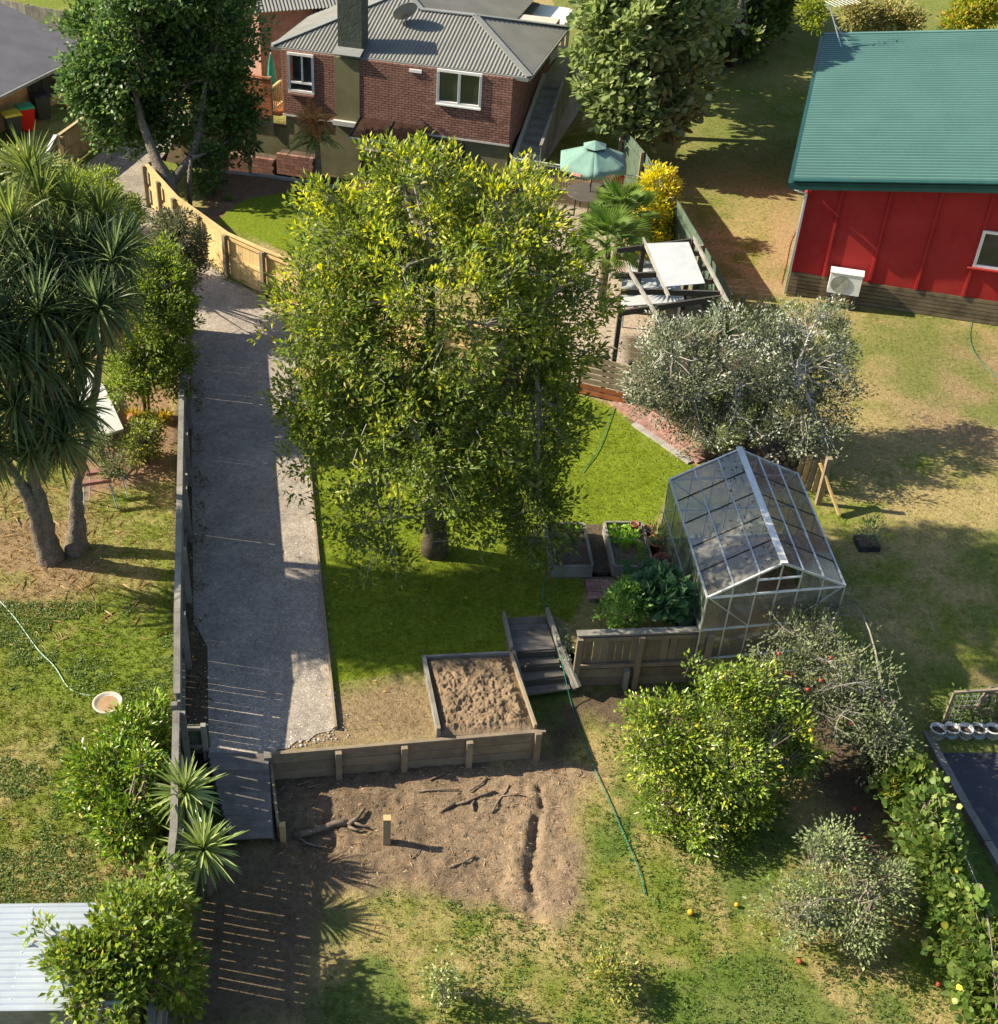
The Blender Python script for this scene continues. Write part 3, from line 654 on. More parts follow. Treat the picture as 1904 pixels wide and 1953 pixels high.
leaf_cloud('litter', np.stack([qx, qy, lower_z(qx, qy) + .012], -1), rng.normal(size=(n, 3)) * [1, 1, .15], np.array([0, 0, 1.]) + rdir(n) * .4, rng.uniform(.03, .14, n), rng.uniform(.008, .02, n),
           pick([(.30, .22, .14), (.16, .11, .07), (.42, .33, .22), (.35, .17, .07)], [4, 4, 2, 1], n), M['leaf_matte'], None, kind='stuff')['label'] = 'twigs and dead leaves strewn over the bare earth'

def weeds(label, pts, n, spread_, tint0, hmax, z0=ZU):
    """weeds along a line"""
    P_ = np.array(pts)[:, :2]; seg = rng.integers(0, len(P_) - 1, n); f = rng.random(n)[:, None]; q = P_[seg] * (1 - f) + P_[seg + 1] * f + rng.normal(size=(n, 2)) * spread_
    k = fbm(q[:, 0], q[:, 1], .5, 66) > .48; q = q[k]; m_ = len(q)
    pos = np.column_stack([q, np.full(m_, z0) + rng.random(m_) * hmax * .6]); d = rdir(m_); d[:, 2] = np.abs(d[:, 2]) + .3
    leaf_cloud('weeds', pos, d, rdir(m_) + np.array([0, 0, .8]), rng.uniform(.05, .12, m_), rng.uniform(.02, .05, m_), np.array(tint0) * rng.uniform(.6, 1.4, (m_, 1)), M['leaf'], None, kind='stuff')['label'] = label

# ================================================================== FENCES
def fence_line(t, pts, zf, h, pw, gap, mat, rail_mat, post_mat, side=1, every=1.9, rails=(.2, .55, .95), cap=True, thick=.022, hv=.015, post_h=0.0, post_w=.1, skip=None):
    """palings one by one along a line, rails and posts on the given side"""
    pts = [np.array(p[:2], float) for p in pts]; run = 0.0; nextpost = 0.0
    for a, b in zip(pts[:-1], pts[1:]):
        L = np.linalg.norm(b - a); d = (b - a) / L; nn = np.array([-d[1], d[0]]) * side
        s = 0.0
        while s + pw <= L + 1e-6:
            c = a + d * (s + pw / 2); z0 = zf(c[0], c[1]); hh = h + rng.uniform(-hv, hv)
            if not (skip and skip(c)):
                plank('paling', t, (c[0], c[1], z0 + .02), (c[0] + d[0] * rng.normal() * .004, c[1] + d[1] * rng.normal() * .004, z0 + hh), thick, pw * rng.uniform(.97, 1.0), mat, up=(d[0], d[1], 0))
            s += pw + (gap if not callable(gap) else gap(c))
        n = max(1, round(L / every)); off = nn * (thick / 2 + .027)
        for k in range(n):
            p, q = a + d * (L * k / n + .002), a + d * (L * (k + 1) / n - .002)
            for r in rails:
                plank('rail', t, (p[0] + off[0], p[1] + off[1], zf(*p) + h * r), (q[0] + off[0], q[1] + off[1], zf(*q) + h * r), .048, .085, rail_mat)
            if cap:
                plank('capping_rail', t, (p[0] + off[0] * .4, p[1] + off[1] * .4, zf(*p) + h + .035), (q[0] + off[0] * .4, q[1] + off[1] * .4, zf(*q) + h + .035), .12, .035, rail_mat)
            o2 = nn * (thick / 2 + .055 + post_w / 2)
            plank('post', t, (p[0] + o2[0], p[1] + o2[1], zf(*p) - .1), (p[0] + o2[0], p[1] + o2[1], zf(*p) + h + post_h), post_w, post_w, post_mat, up=(d[0], d[1], 0))
up_z = lambda x, y: float(upper_z(np.array([x]), np.array([y]))[0])
flat = lambda x, y: ZU
def dz(x, y): return float(np.interp(y, [10, 14, 16, 18], [.12, .15, .42, ZU]))
t = thing('paling_fence', 'grey weathered paling fence along the left side of the driveway', 'fence', (-3.42, 16, dz(0, 16)))
fence_line(t, [(fence_x(y), y) for y in (31.0, 28.6, 24, 20, 16.2)], dz, 1.42, .145, lambda c: (.001 if rng.random() < .82 else .007) if c[1] > 18.6 else (.003 if rng.random() < .35 else .011), M['grey_wood'], M['grey_wood'], M['grey_wood'], 1, 2.2, (.18, .86), True, hv=.008)
plank('post', t, (fence_x(16) - .02, 15.97, .3), (fence_x(16) - .02, 15.97, 1.9), .1, .1, M['grey_wood'])
ga, gb = G(347, 1440, .5), G(394, 1440, .5)
for k in range(4): plank('gate_board', t, (ga[0] + .1 + k * .125, ga[1] + .05, .5), (ga[0] + .1 + k * .125, ga[1] + .05, 1.25), .11, .02, M['green_wood'], up=(0, 1, 0))
for z in (.75, 1.2): plank('gate_rail', t, (ga[0], ga[1], z), (gb[0] - .02, gb[1], z), .05, .08, M['grey_wood'])
plank('gate_post', t, (gb[0], gb[1], .4), (gb[0], gb[1], 1.3), .09, .09, M['grey_wood'])
t = thing('paling_fence', 'leaning end of the grey paling fence beside the two yuccas', 'fence', (-3.3, 13, .1))
fence_line(t, [(fence_x(15.9), 15.85), (-3.2, 13.5), (-3.12, 9.8)], dz, 1.40, .15, .018, M['grey_wood'], M['grey_wood'], M['grey_wood'], 1, 2.0, (.22, .82), True, hv=.01)

t = thing('pine_fence', 'new yellow pine paling fence curving behind the big leafy tree', 'fence', G(440, 527))
NF = [G(290, 393), G(345, 457), G(440, 529), G(510, 562), G(582, 592), G(820, 690), G(1050, 745)]
fence_line(t, NF, flat, 1.36, .145, .004, M['pine_new'], M['pine_new'], M['pine_old'], -1, 1.75, (.06, .52, .94), True, hv=.006, post_h=.02, post_w=.12)
M['pine_mid'] = wood('tan_pine', (.40, .29, .16), (.50, .38, .22), (.33, .24, .14))
t = thing('paling_fence', 'brown paling fence beside the wheelie bins and upper driveway', 'fence', G(128, 322))
fence_line(t, [G(122, 328), G(233, 243)], flat, 1.25, .14, .008, M['pine_mid'], M['pine_mid'], M['pine_mid'], -1, 2.0, (.12, .55, .95), True)
fence_line(t, [G(96, 372), G(118, 328)], flat, 1.25, .14, .008, M['pine_old'], M['white_metal'], M['pine_old'], 1, 2.0, (.55, .95), True)
t = thing('paling_fence', 'old grey paling fence behind the dark roofed house', 'fence', G(80, 78))
fence_line(t, [G(-40, 60), G(60, 84), G(190, 108)], flat, 1.6, .17, .006, M['grey_wood'], M['grey_wood'], M['grey_wood'], 1, 2.4, (.3, .8), False, hv=.03)
t = thing('green_fence', 'dark green board fence between courtyard and the neighbouring lawn', 'fence', G(1290, 420))
GFP = [G(1193, 247, 2.2), G(1232, 292, 2.2), G(1290, 377, 2.2), G(1345, 470, 2.2), G(1397, 562, 2.2)]
fence_line(t, GFP, flat, 1.55, .15, .003, M['green_wood'], M['green_wood'], M['pine_old'], -1, 2.3, (.2, .8), False, hv=.006, post_w=.09, post_h=.05)
t = thing('slat_fence', 'brown horizontal slat fence beside the silver grey tree', 'fence', G(1170, 765))
q0, q1 = G(1105, 752), G(1192, 772)
for k in range(7): plank('slat', t, q0 + [0, 0, .12 + .16 * k], q1 + [0, 0, .12 + .16 * k], .03, .12, M['brown_wood' if k < 2 else 'pine_old'])
for f in (0, .5, 1): plank('post', t, q0 * (1 - f) + q1 * f + [0, .06, 0], q0 * (1 - f) + q1 * f + [0, .06, 1.25], .09, .09, M['dark_wood'])

# old posts and leaning planks where the boundary fence is unfinished
gl = 'posts of the unfinished boundary fence'
for (a, b, h, lb) in ((1408, 622, .9, 'square pine fence post next to the green fence end'), (1441, 640, .8, 'second pine fence post on the boundary, behind silver tree')):
    p = G(a, b); o = thing('fence_post', lb, 'post', p, gl); plank('shaft', o, p - [0, 0, .1], p + [0, 0, h], .1, .1, M['pine_old'])
p = G(1560, 960); o = thing('fence_post', 'tall timber post at the corner behind the greenhouse', 'post', p, gl); plank('shaft', o, p - [0, 0, .1], p + [0, 0, 1.25], .12, .12, M['pine_old'])
p0, p1 = G(1600, 985, ZU), np.array(G(1560, 960)) + [-.12, .15, 1.0]
o = thing('leaning_plank', 'sunlit plank leaning on the post behind the greenhouse', 'plank', p0); plank('board', o, p0 + [0, 0, .05], p1, .04, .17, M['pine_new'], up=(0, -1, .3))
p = G(1545, 940); o = thing('board_stack', 'sunlit rough boards standing upright behind the greenhouse', 'boards', p)
for k in range(5): plank('board', o, p + [-.3 + .13 * k, .2 - .05 * k, 0], p + [-.24 + .13 * k, .25 - .05 * k, .75 + .2 * rng.random()], .025, .12, M['pine_new' if k % 2 else 'pine_old'], up=(1, 0, 0))
# woodpile of split logs
p = G(1495, 905); o = thing('woodpile', 'dark pile of split firewood behind the greenhouse', 'woodpile', p)
for r in range(4):
    for k in range(7 - (r % 2)):
        c_ = p + np.array([-.55 + .17 * k + .08 * (r % 2), .12, .09 + .14 * r])
        MB().tube([c_ + [0, -.2, rng.uniform(-.02, .02)], c_ + [rng.uniform(-.03, .03), .2, 0]], rng.uniform(.06, .085), 6).build('log', M['log'], o)

# ================================================================== SHORT BOARD FENCE BY THE STEPS
t = thing('board_fence', 'weathered board fence on a low retaining wall below the vegetable plants', 'fence', G(1220, 1310, 0))
fa, fb = np.array([3.95, 18.27, 0]), np.array([6.47, 18.40, 0]); d_ = nrm(fb - fa); L_ = np.linalg.norm(fb - fa)
np_ = 17
for k in range(np_):
    c_ = fa + d_ * (L_ * (k + .5) / np_); plank('paling', t, c_ + [0, .02, .52], c_ + [rng.normal() * .01, .02, 1.36 + rng.uniform(-.01, .01)], .02, L_ / np_ * .95, M['pine_old'], up=d_)
for k, z in enumerate((.12, .35)):
    for h in range(2): plank('retaining_board', t, fa + d_ * L_ * h / 2 + [0, -.0, z], fa + d_ * L_ * (h + 1) / 2 + [0, -.0, z], .05, .22, M['ret_wood'])
for z in (.56, 1.28): plank('rail', t, fa + [0, -.035, z], fb + [0, -.035, z], .05, .09, M['pine_old'])
plank('capping_board', t, fa + [-.05, .0, 1.40], fb + [.06, .0, 1.40], .16, .04, M['grey_wood'])
for f in (0, .47, 1): c_ = fa + d_ * L_ * f + [0, -.1, 0]; plank('post', t, c_ - [0, 0, .1], c_ + [0, 0, 1.36], .1, .11, M['pine_old'])
plank('post', t, fa + d_ * 1.0 + [0, -.1, -.1], fa + d_ * 1.0 + [0, -.1, .5], .12, .1, M['grey_wood'])
plank('side_board', t, fb + [.02, .02, .9], fb + [.0, 1.0, .9], .04, .4, M['grey_wood'])
p = G(1318, 1195, 1.15); t = thing('black_crate', 'black plastic crate standing behind the short board fence', 'crate', (p[0], p[1], ZU))
MB().box((p[0], p[1], .9), .50, .40, .5).build('tub', M['black_plastic'], t); MB().box((p[0], p[1] + .01, 1.165), .54, .44, .03).build('lid', M['black_plastic'], t)
t = thing('concrete_edging', 'pale concrete edging strip in front of the greenhouse', 'edging', (6.8, 17.85, ZU))
plank('strip', t, (6.5, 17.85, .55), (7.35, 17.93, .55), .14, .25, M['concrete']); plank('strip', t, (7.36, 17.93, .55), (9.2, 18.12, .55), .14, .25, M['concrete'])

# ================================================================== GREENHOUSE
M['gh_glass'] = glassmat('greenhouse_glass', (.84, .86, .83), .92, (.40, .37, .32), (.50, .95), .12, low=.14)
M['gh_glass_green'] = glassmat('algae_glass', (.66, .78, .68), .90, (.36, .42, .30), (.46, .8))
GH = thing('greenhouse', 'aluminium framed greenhouse with dirty glass panes and white ridge', 'greenhouse', (7.58, 20.2, ZU))
c00, c10, c01, c11 = np.array([6.24, 18.30, 0]), np.array([8.90, 18.64, 0]), np.array([6.20, 22.0, 0]), np.array([8.92, 22.2, 0])
def gp(s, l, z): return c00 * (1 - s) * (1 - l) + c10 * s * (1 - l) + c01 * (1 - s) * l + c11 * s * l + np.array([0, 0, z])
EV, RG = 2.28, 2.98
def roof(s, l, off=0.0): return gp(s, l, EV + (RG - EV) * (1 - abs(2 * s - 1)) + off)
ss = [0, .175, .345, .5, .655, .825, 1.0]; NL = 5
for i in range(6):
    for j in range(NL):
        a_, b_ = ss[i] + .006, ss[i + 1] - .006; l0, l1 = j / NL + .004, (j + 1) / NL - .004; h_ = rng.uniform(-.006, .006)
        MB().slab([roof(a_, l0, h_), roof(b_, l0, h_), roof(b_, l1, h_), roof(a_, l1, h_)], .005).build('pane', M['gh_glass'], GH)
for i, s in enumerate(ss):
    if i == 3: continue
    plank('glazing_bar', GH, roof(s, -.005, .015), roof(s, 1.005, .015), .03, .03, M['alu'])
for l in range(NL + 1):
    for a_, b_ in ((0, .5), (.5, 1.0)): plank('cross_bar', GH, roof(a_, l / NL, .004), roof(b_, l / NL, .004), .018 if 0 < l < NL else .04, .02 if 0 < l < NL else .04, M['black_plastic' if 0 < l < NL else 'alu'])
plank('ridge_cap', GH, roof(.5, -.012, .035), roof(.5, 1.012, .035), .13, .03, M['white_metal'])
for s in (0, 1):
    for j in range(NL):
        for k, (z0, z1) in enumerate(((ZU + .05, 1.45), (1.47, EV))):
            l0, l1 = j / NL + .004, (j + 1) / NL - .004
            MB().slab([gp(s, l0, z0), gp(s, l1, z0), gp(s, l1, z1), gp(s, l0, z1)], .005).build('pane', M['gh_glass_green'], GH)
    for j in range(NL + 1): plank('wall_bar', GH, gp(s, j / NL, ZU), gp(s, j / NL, EV), .028, .028, M['alu'])
    for z in (ZU + .04, 1.46, EV): plank('wall_rail', GH, gp(s, 0, z), gp(s, 1, z), .035, .035, M['alu'])
for l in (0, 1):
    for a_, b_ in zip(ss[:-1], ss[1:]):
        a2, b2 = a_ + .006, b_ - .006; top = lambda s: EV + (RG - EV) * (1 - abs(2 * s - 1)) - .03
        for z0, z1 in ((ZU + .05, 1.45), (1.47, EV - .02)):
            MB().slab([gp(a2, l, z0), gp(b2, l, z0), gp(b2, l, z1), gp(a2, l, z1)], .005).build('pane', M['gh_glass'], GH)
        if top(a2) > EV + .02 or top(b2) > EV + .02:
            if l == 1 or not (.34 < a_ < .6):
                MB().slab([gp(a2, l, EV + .005), gp(b2, l, EV + .005), gp(b2, l, max(top(b2), EV + .012)), gp(a2, l, max(top(a2), EV + .012))], .005).build('pane', M['gh_glass'], GH)
    for s in ss: plank('wall_bar', GH, gp(s, l, ZU), gp(s, l, EV + (RG - EV) * (1 - abs(2 * s - 1))), .026, .026, M['alu'])
    for z in (ZU + .04, 1.46, EV): plank('wall_rail', GH, gp(0, l, z), gp(1, l, z), .035, .035, M['white_metal'])
    plank('gable_rail', GH, gp(.34, l, 2.62), gp(.66, l, 2.62), .03, .03, M['white_metal'])
    plank('brace', GH, gp(.02, l, EV - .02), gp(.345, l, 1.48), .022, .022, M['alu']); plank('brace', GH, gp(.98, l, EV - .02), gp(.655, l, 1.48), .022, .022, M['alu'])
p = gp(.5, .5, ZU + .012)
flat_sheet('greenhouse_floor', [gp(.05, .02, 0)[:2], gp(.95, .02, 0)[:2], gp(.95, .98, 0)[:2], gp(.05, .98, 0)[:2]], ZU, surf('brick_red_earth', (.34, .17, .10), (.42, .25, .16), 3, 1, .02, 25), .3)['label'] = 'reddish earth floor inside the greenhouse'

# ================================================================== RAISED BEDS, POTS, PATHS
def bed(x0, y0, x1, y1, label, soil):
    t = thing('raised_bed', label, 'planter', ((x0 + x1) / 2, (y0 + y1) / 2, ZU), 'raised vegetable beds beside the greenhouse')
    for a_, b_ in (((x0, y0), (x1, y0)), ((x0, y1), (x1, y1)), ((x0, y0 + .03), (x0, y1 - .03)), ((x1, y0 + .03), (x1, y1 - .03))):
        plank('side_board', t, (*a_, ZU + .15), (*b_, ZU + .15), .05, .31, M['grey_wood'])
    xs_, ys_ = np.meshgrid(np.linspace(x0 + .02, x1 - .02, 20), np.linspace(y0 + .02, y1 - .02, 30)); zz = ZU + .2 + .06 * fbm(xs_, ys_, .2, 61)
    i = np.arange(600).reshape(30, 20); F_ = np.stack([i[:-1, :-1], i[:-1, 1:], i[1:, 1:], i[1:, :-1]], -1).reshape(-1, 4)
    o = bpy.data.objects.new('soil', mesh_np('soil', np.stack([xs_, ys_, zz], -1).reshape(-1, 3) - ORIG[t], F_, M[soil])); _link(o, t)
    return t
bed(3.75, 20.81, 4.58, 22.24, 'raised timber bed of mostly bare soil under the big tree edge', 'soil_dark')
bed(5.03, 20.80, 5.84, 22.28, 'raised timber bed with lettuce seedlings beside the terracotta pots', 'soil')
def plants(name, label, cat, spots, h, nl, L, Wd, pal, mat='leaf', group=None, upb=.6, wide=False, stem=True):
    for k, (p, lb) in enumerate(zip(spots, label if isinstance(label, list) else [label] * len(spots))):
        t = thing(name, lb, cat, p, group); n = nl
        if stem: MB().tube([p, np.array(p) + [rng.normal() * .02, rng.normal() * .02, h * .6]], [.008, .004], 4).build('stem', M['twig'], t)
        d = rdir(n); d[:, 2] = np.abs(d[:, 2]); pos = np.array(p) + d * np.array([h * .45, h * .45, h * .75]) * rng.random((n, 1)) ** .5
        ax = d + np.array([0, 0, upb]) + rdir(n) * .4
        leaf_cloud('foliage', pos, ax, np.array([0, 0, 1.]) + rdir(n) * .6, L * rng.uniform(.6, 1.2, n), Wd * rng.uniform(.7, 1.2, n), pick([q[0] for q in pal], [q[1] for q in pal], n) * rng.uniform(.75, 1.25, (n, 1)), M[mat], t, wide=wide, kind='stuff')
PAL_LET = [((.22, .36, .05), 3), ((.14, .28, .04), 2)]
sp = [(5.12 + .13 * i, 22.12 - .17 * j + rng.normal() * .02, ZU + .22) for j in range(4) for i in range(5)]
plants('lettuce', 'small pale green lettuce in the bed beside terracotta pots', 'lettuce', sp, .13, 16, .09, .06, PAL_LET, group='lettuce seedlings in the raised bed', wide=True, stem=False)
sp = [(5.35, 21.45, ZU + .22), (5.66, 21.35, ZU + .22), (5.62, 21.05, ZU + .22)]
plants('carrot_plant', ['feathery green plant at the middle of the lettuce bed', 'feathery green plant near the pots in the lettuce bed', 'feathery green plant at the front corner of the lettuce bed'], 'plant', sp, .28, 160, .07, .014, [((.14, .25, .03), 1)], group='feathery plants in the lettuce bed')
sp = [(4.25 + .1 * i, 22.1 - .05 * (i % 2), ZU + .22) for i in range(3)]
plants('seedling', 'yellow green seedling at the back of the bare soil bed', 'seedling', sp, .15, 24, .08, .05, PAL_LET, group='seedlings in the bare soil bed', stem=False)
def pot(vx, vy, r, h, label, plant, z=ZU):
    p = G(vx, vy, z); t = thing('flower_pot', label, 'flower pot', p, 'terracotta pots beside the greenhouse')
    MB().lathe(p, [(r * .68, 0), (r * .92, h * .82), (r * 1.05, h * .82), (r * 1.05, h), (r * .9, h), (r * .88, h * .86)], 18).build('pot', M['terracotta'], t, True)
    MB().lathe(p + [0, 0, h * .84], [(r * .88, 0), (r * .6, .015), (.01, .02)], 14).build('soil', M['soil_dark'], t)
    if plant:
        n, L, W_, c_, hh = plant; d = rdir(n); d[:, 2] = np.abs(d[:, 2]) + .2
        leaf_cloud('plant', p + [0, 0, h * .9] + d * rng.random((n, 1)) * np.array([hh * .5, hh * .5, hh]), d + rdir(n) * .3, np.array([0, 0, 1.]) + rdir(n) * .5, L * rng.uniform(.6, 1.2, n), W_, np.array(c_) * rng.uniform(.7, 1.3, (n, 1)), M['leaf'], t, kind='stuff')
pot(1209, 1012, .09, .2, 'small terracotta pot at the back of lettuce bed', None, ZU + .2)
pot(1237, 1022, .13, .22, 'terracotta pot with a spindly plant, farthest of the row', (50, .1, .02, (.16, .15, .06), .5))
pot(1250, 1052, .19, .32, 'wide terracotta pot with strappy green plant, middle of the row', (60, .22, .03, (.16, .25, .08), .35))
pot(1262, 1090, .2, .36, 'large terracotta pot with red stemmed plant, nearest of the row', (60, .09, .03, (.18, .09, .07), .4))
pv = surf('brick_paver', (.30, .155, .125), (.39, .215, .175), 5, .9, .004, 40, stain=(.25, .2, .17), obj_var=.2, space='world')
M['paver'] = pv; M['paver_grey'] = surf('grey_paver', (.27, .24, .22), (.36, .33, .30), 5, .9, .004, 40, obj_var=.18)
def pavers(parent, o, d, n_, L_, W_, bl, bw, z, mat, th=.05, off=.5):
    o, d, n_ = np.array(o[:2]), np.array(d[:2]), np.array(n_[:2]); r = 0; y = 0.0
    while y + bw <= W_ + .01:
        x = -bl * off * (r % 2)
        while x < L_:
            a_, b_ = max(x, 0) + .004, min(x + bl, L_) - .004
            if b_ - a_ > .04:
                p0 = o + d * a_ + n_ * (y + bw / 2); p1 = o + d * b_ + n_ * (y + bw / 2); h_ = rng.uniform(-.004, .004)
                plank('paver', parent, (*p0, z + h_), (*p1, z + h_), bw - .008, th, mat)
            x += bl
        y += bw; r += 1
def sheet_thing(name, label, pts, z, mat):
    o = flat_sheet(name, pts, z, mat, .3, .004, .004); o['label'] = label; return o
pth = sheet_thing('brick_path', 'red brick garden path curving past the silver tree', W([(1148, 768), (1185, 765), (1345, 870), (1330, 895)]), ZU, M['soil'])
a0, a1 = G(1152, 775), G(1300, 878); d_ = nrm(a1 - a0); n_ = np.array([-d_[1], d_[0], 0])
pavers(pth, a0 + n_ * .19, d_, n_, np.linalg.norm(a1 - a0) + .3, .62, .21, .105, ZU + .03, M['paver'])
pavers(pth, a0 + d_ * 1.0, d_, n_, np.linalg.norm(a1 - a0) - .8, .17, .34, .17, ZU + .03, M['paver_grey'])
pth = sheet_thing('brick_path', 'short red brick path between the raised beds and the vegetables', W([(1108, 1100), (1180, 1100), (1185, 1150), (1125, 1150)]), ZU, M['soil'])
a0 = G(1122, 1143); pavers(pth, a0, (1, 0, 0), (0, 1, 0), .62, .62, .2, .1, ZU + .015, M['paver'])
pth = sheet_thing('garden_path', 'bare trodden path between the two raised beds', W([(1118, 1000), (1148, 1000), (1174, 1100), (1130, 1100)]), ZU, M['soil_dark'])

# ================================================================== PERGOLA AND COURTYARD
PG = thing('pergola', 'dark timber pergola with open beams beside the green fence', 'pergola', G(1290, 600))
zp = 2.65; pg = lambda a, b, dz_=0: G(a, b, zp) + np.array([0, 0, dz_])
for a_, b_ in (((1176, 478), (1322, 459)), ((1180, 597), (1386, 566)), ((1172, 526), (1252, 523)), ((1184, 556), (1272, 556)), ((1275, 557), (1378, 560))):
    plank('beam', PG, pg(*a_), pg(*b_), .06, .15, M['dark_wood'])
for a_, b_ in (((1226, 462), (1275, 574)), ((1198, 520), (1254, 612)), ((1322, 460), (1388, 586))):
    plank('rafter', PG, pg(*a_, .1), pg(*b_, .1), .05, .12, M['grey_wood'])
for y_ in (482, 510, 535): x_ = 1322 + (y_ - 460) * .52; plank('outrigger', PG, pg(x_ - 24, y_ + 3), pg(x_ + 2, y_), .06, .13, M['dark_wood'])
for a_, b_ in ((1322, 462), (1384, 580), (1183, 597), (1228, 470)):
    q = pg(a_, b_); plank('post', PG, (q[0], q[1], ZU), (q[0], q[1], zp + .1), .11, .11, M['dark_wood'])
M['cloth'] = surf('white_shade_cloth', (.40, .42, .43), (.46, .475, .48), 2, .8, .01, 8)
q = [pg(1231, 474, .16), pg(1312, 472, .17), pg(1343, 551, .17), pg(1266, 557, .16)]
t = thing('shade_sheet', 'white sheet lying across the top of the pergola', 'shade cloth', q[0]); MB().slab(q, .012).build('sheet', M['cloth'], t)
q = [G(1182, 560, .75), G(1285, 556, .75), G(1300, 612, .75), G(1180, 622, .75)]
t = thing('white_table', 'white table top under the front of the pergola', 'table', [*np.mean(q, 0)[:2], ZU])
MB().prism([p[:2] for p in q], 1.32, 1.36).build('table_top', M['cloth'], t)
for p in q: c_ = np.mean(q, 0) * .12 + p * .88; plank('leg', t, (c_[0], c_[1], ZU), (c_[0], c_[1], 1.32), .05, .05, M['white_paint'])
q = [G(1198, 488, ZU), G(1250, 494, ZU), G(1262, 522, ZU), G(1196, 520, ZU)]
t = thing('white_mat', 'white mat lying on the paving under the pergola', 'mat', q[0]); MB().prism([p[:2] for p in q], ZU + .02, ZU + .05).build('mat', M['cloth'], t)
p = G(1222, 508); t = thing('toy', 'small white and yellow toy lying under the pergola', 'toy', p)
MB().lathe(p + [0, 0, .05], [(.05, 0), (.14, .05), (.15, .16), (.08, .24), (.02, .26)], 10).build('body', M['white_paint'], t, True)
M['yellow'] = surf('yellow_plastic', (.6, .45, .02), (.66, .5, .04), 3, .4); MB().lathe(p + [.0, -.12, .05], [(.07, 0), (.08, .04), (.03, .07)], 10).build('band', M['yellow'], t, True)
# parasol
M['parasol'] = surf('green_parasol_cloth', (.15, .265, .225), (.185, .31, .265), 2, .85, .015, 5)
uc = np.array([6.78, 38.35, 0]); UR, UZ, UA = 1.15, 2.42, 3.0
UM = thing('parasol', 'faded green garden parasol open over the courtyard table', 'parasol', (uc[0], uc[1], ZU))
ang = [R(22.5 + 60 * k) for k in range(6)]
def upt(r, k, z): return uc + np.array([r * math.cos(ang[k % 6]), r * math.sin(ang[k % 6]), z])
for k in range(6):
    m_ = MB(); nn = 6; rows = []
    for i in range(nn + 1):
        f = .22 + .78 * i / nn; a_, b_ = upt(UR * f, k, UA - .1 - (UA - .1 - UZ) * f ** 1.1), upt(UR * f, k + 1, UA - .1 - (UA - .1 - UZ) * f ** 1.1)
        rows.append([a_ * (1 - u_) + b_ * u_ - np.array([0, 0, .07 * f * 4 * u_ * (1 - u_)]) for u_ in np.linspace(0, 1, 6)])
    rows.append([v_ - np.array([0, 0, .16]) for v_ in rows[-1]])
    vv = [v_ for r_ in rows for v_ in r_]; m_.add(vv, [(i * 6 + j, (i + 1) * 6 + j, (i + 1) * 6 + j + 1, i * 6 + j + 1) for i in range(nn + 1) for j in range(5)])
    c_ = m_.build('canopy_panel', M['parasol'], UM, True); sm = c_.modifiers.new('cloth', 'SOLIDIFY'); sm.thickness = .006
    plank('rib', UM, uc + [0, 0, UA - .16], upt(UR * .99, k, UZ - .03), .015, .02, M['dark_wood'])
vc = MB(); vc.add([uc + [0, 0, UA + .03]] + [upt(UR * .34, k, UA - .14) for k in range(6)], [(0, 1 + k, 1 + (k + 1) % 6) for k in range(6)])
c_ = vc.build('vent_cap', M['parasol'], UM); c_.modifiers.new('cloth', 'SOLIDIFY').thickness = .006
MB().tube([uc + [0, 0, ZU], uc + [0, 0, UA - .05]], .025, 8).build('pole', M['dark_wood'], UM)
M['pink_print'] = surf('pink_print', (.55, .22, .22), (.6, .35, .33), 9, .8)
for k in (3, 4, 5):
    a_, b_ = upt(UR * 1.006, k, UZ), upt(UR * 1.006, k + 1, UZ); m_ = (a_ + b_) / 2 - [0, 0, .14]; dd = nrm(b_ - a_); o_ = np.array([math.cos((ang[k] + ang[(k + 1) % 6] + (2 * math.pi if k == 5 else 0)) / 2), math.sin((ang[k] + ang[(k + 1) % 6] + (2 * math.pi if k == 5 else 0)) / 2), 0])
    plank('printed_patch', UM, m_ - dd * .16 + o_ * .012, m_ + dd * .16 + o_ * .012, .006, .09, M['pink_print'])
t = thing('garden_table', 'dark round garden table under the green parasol', 'table', (uc[0] - .1, uc[1], ZU))
MB().lathe((uc[0], uc[1], ZU + .68), [(.03, 0), (.72, 0), (.74, .02), (.72, .04), (.03, .04)], 24).build('table_top', M['dark_wood'], t)
for k in range(4): c_ = uc + [.5 * math.cos(k * 1.57 + .4), .5 * math.sin(k * 1.57 + .4), 0]; plank('leg', t, (c_[0], c_[1], ZU), (c_[0], c_[1], ZU + .68), .04, .04, M['dark_wood'])
# white wire fence with timber posts
WF = thing('wire_fence', 'white wire panel fence with square pine posts round the courtyard', 'fence', G(1100, 370))
w0, w1 = G(972, 352), G(1222, 390); dd = nrm(w1 - w0); LL = np.linalg.norm(w1 - w0)
for k in range(3):
    m_ = MB(); p0, p1 = w0 + dd * LL * k / 3, w0 + dd * LL * (k + 1) / 3
    for z in (.12, .84): m_.bar(p0 + [0, 0, z], p1 + [0, 0, z], .012, .012)
    m_.bar(p0 + [0, 0, .92], p1 + [0, 0, .92], .03, .03)
    nb = int(np.linalg.norm(p1 - p0) / .085)
    for i in range(nb): c_ = p0 + (p1 - p0) * (i + .5) / nb; m_.bar(c_ + [0, 0, .05], c_ + [0, 0, .9], .009, .009)
    m_.build('wire_panel', M['white_metal'], WF)
for f in (.13, .62, 1): c_ = w0 + dd * LL * f; plank('post', WF, c_, c_ + [0, 0, 1.0], .1, .1, M['pine_new'])
plank('rail', WF, w0 + dd * LL * .37 + [0, .05, .42], w0 + dd * LL * .62 + [0, .05, .42], .04, .12, M['pine_new'])
p = G(1172, 384) - [0, .15, 0]; t = thing('toy_hoop', 'small red basketball hoop with white net by the wire fence', 'hoop', p)
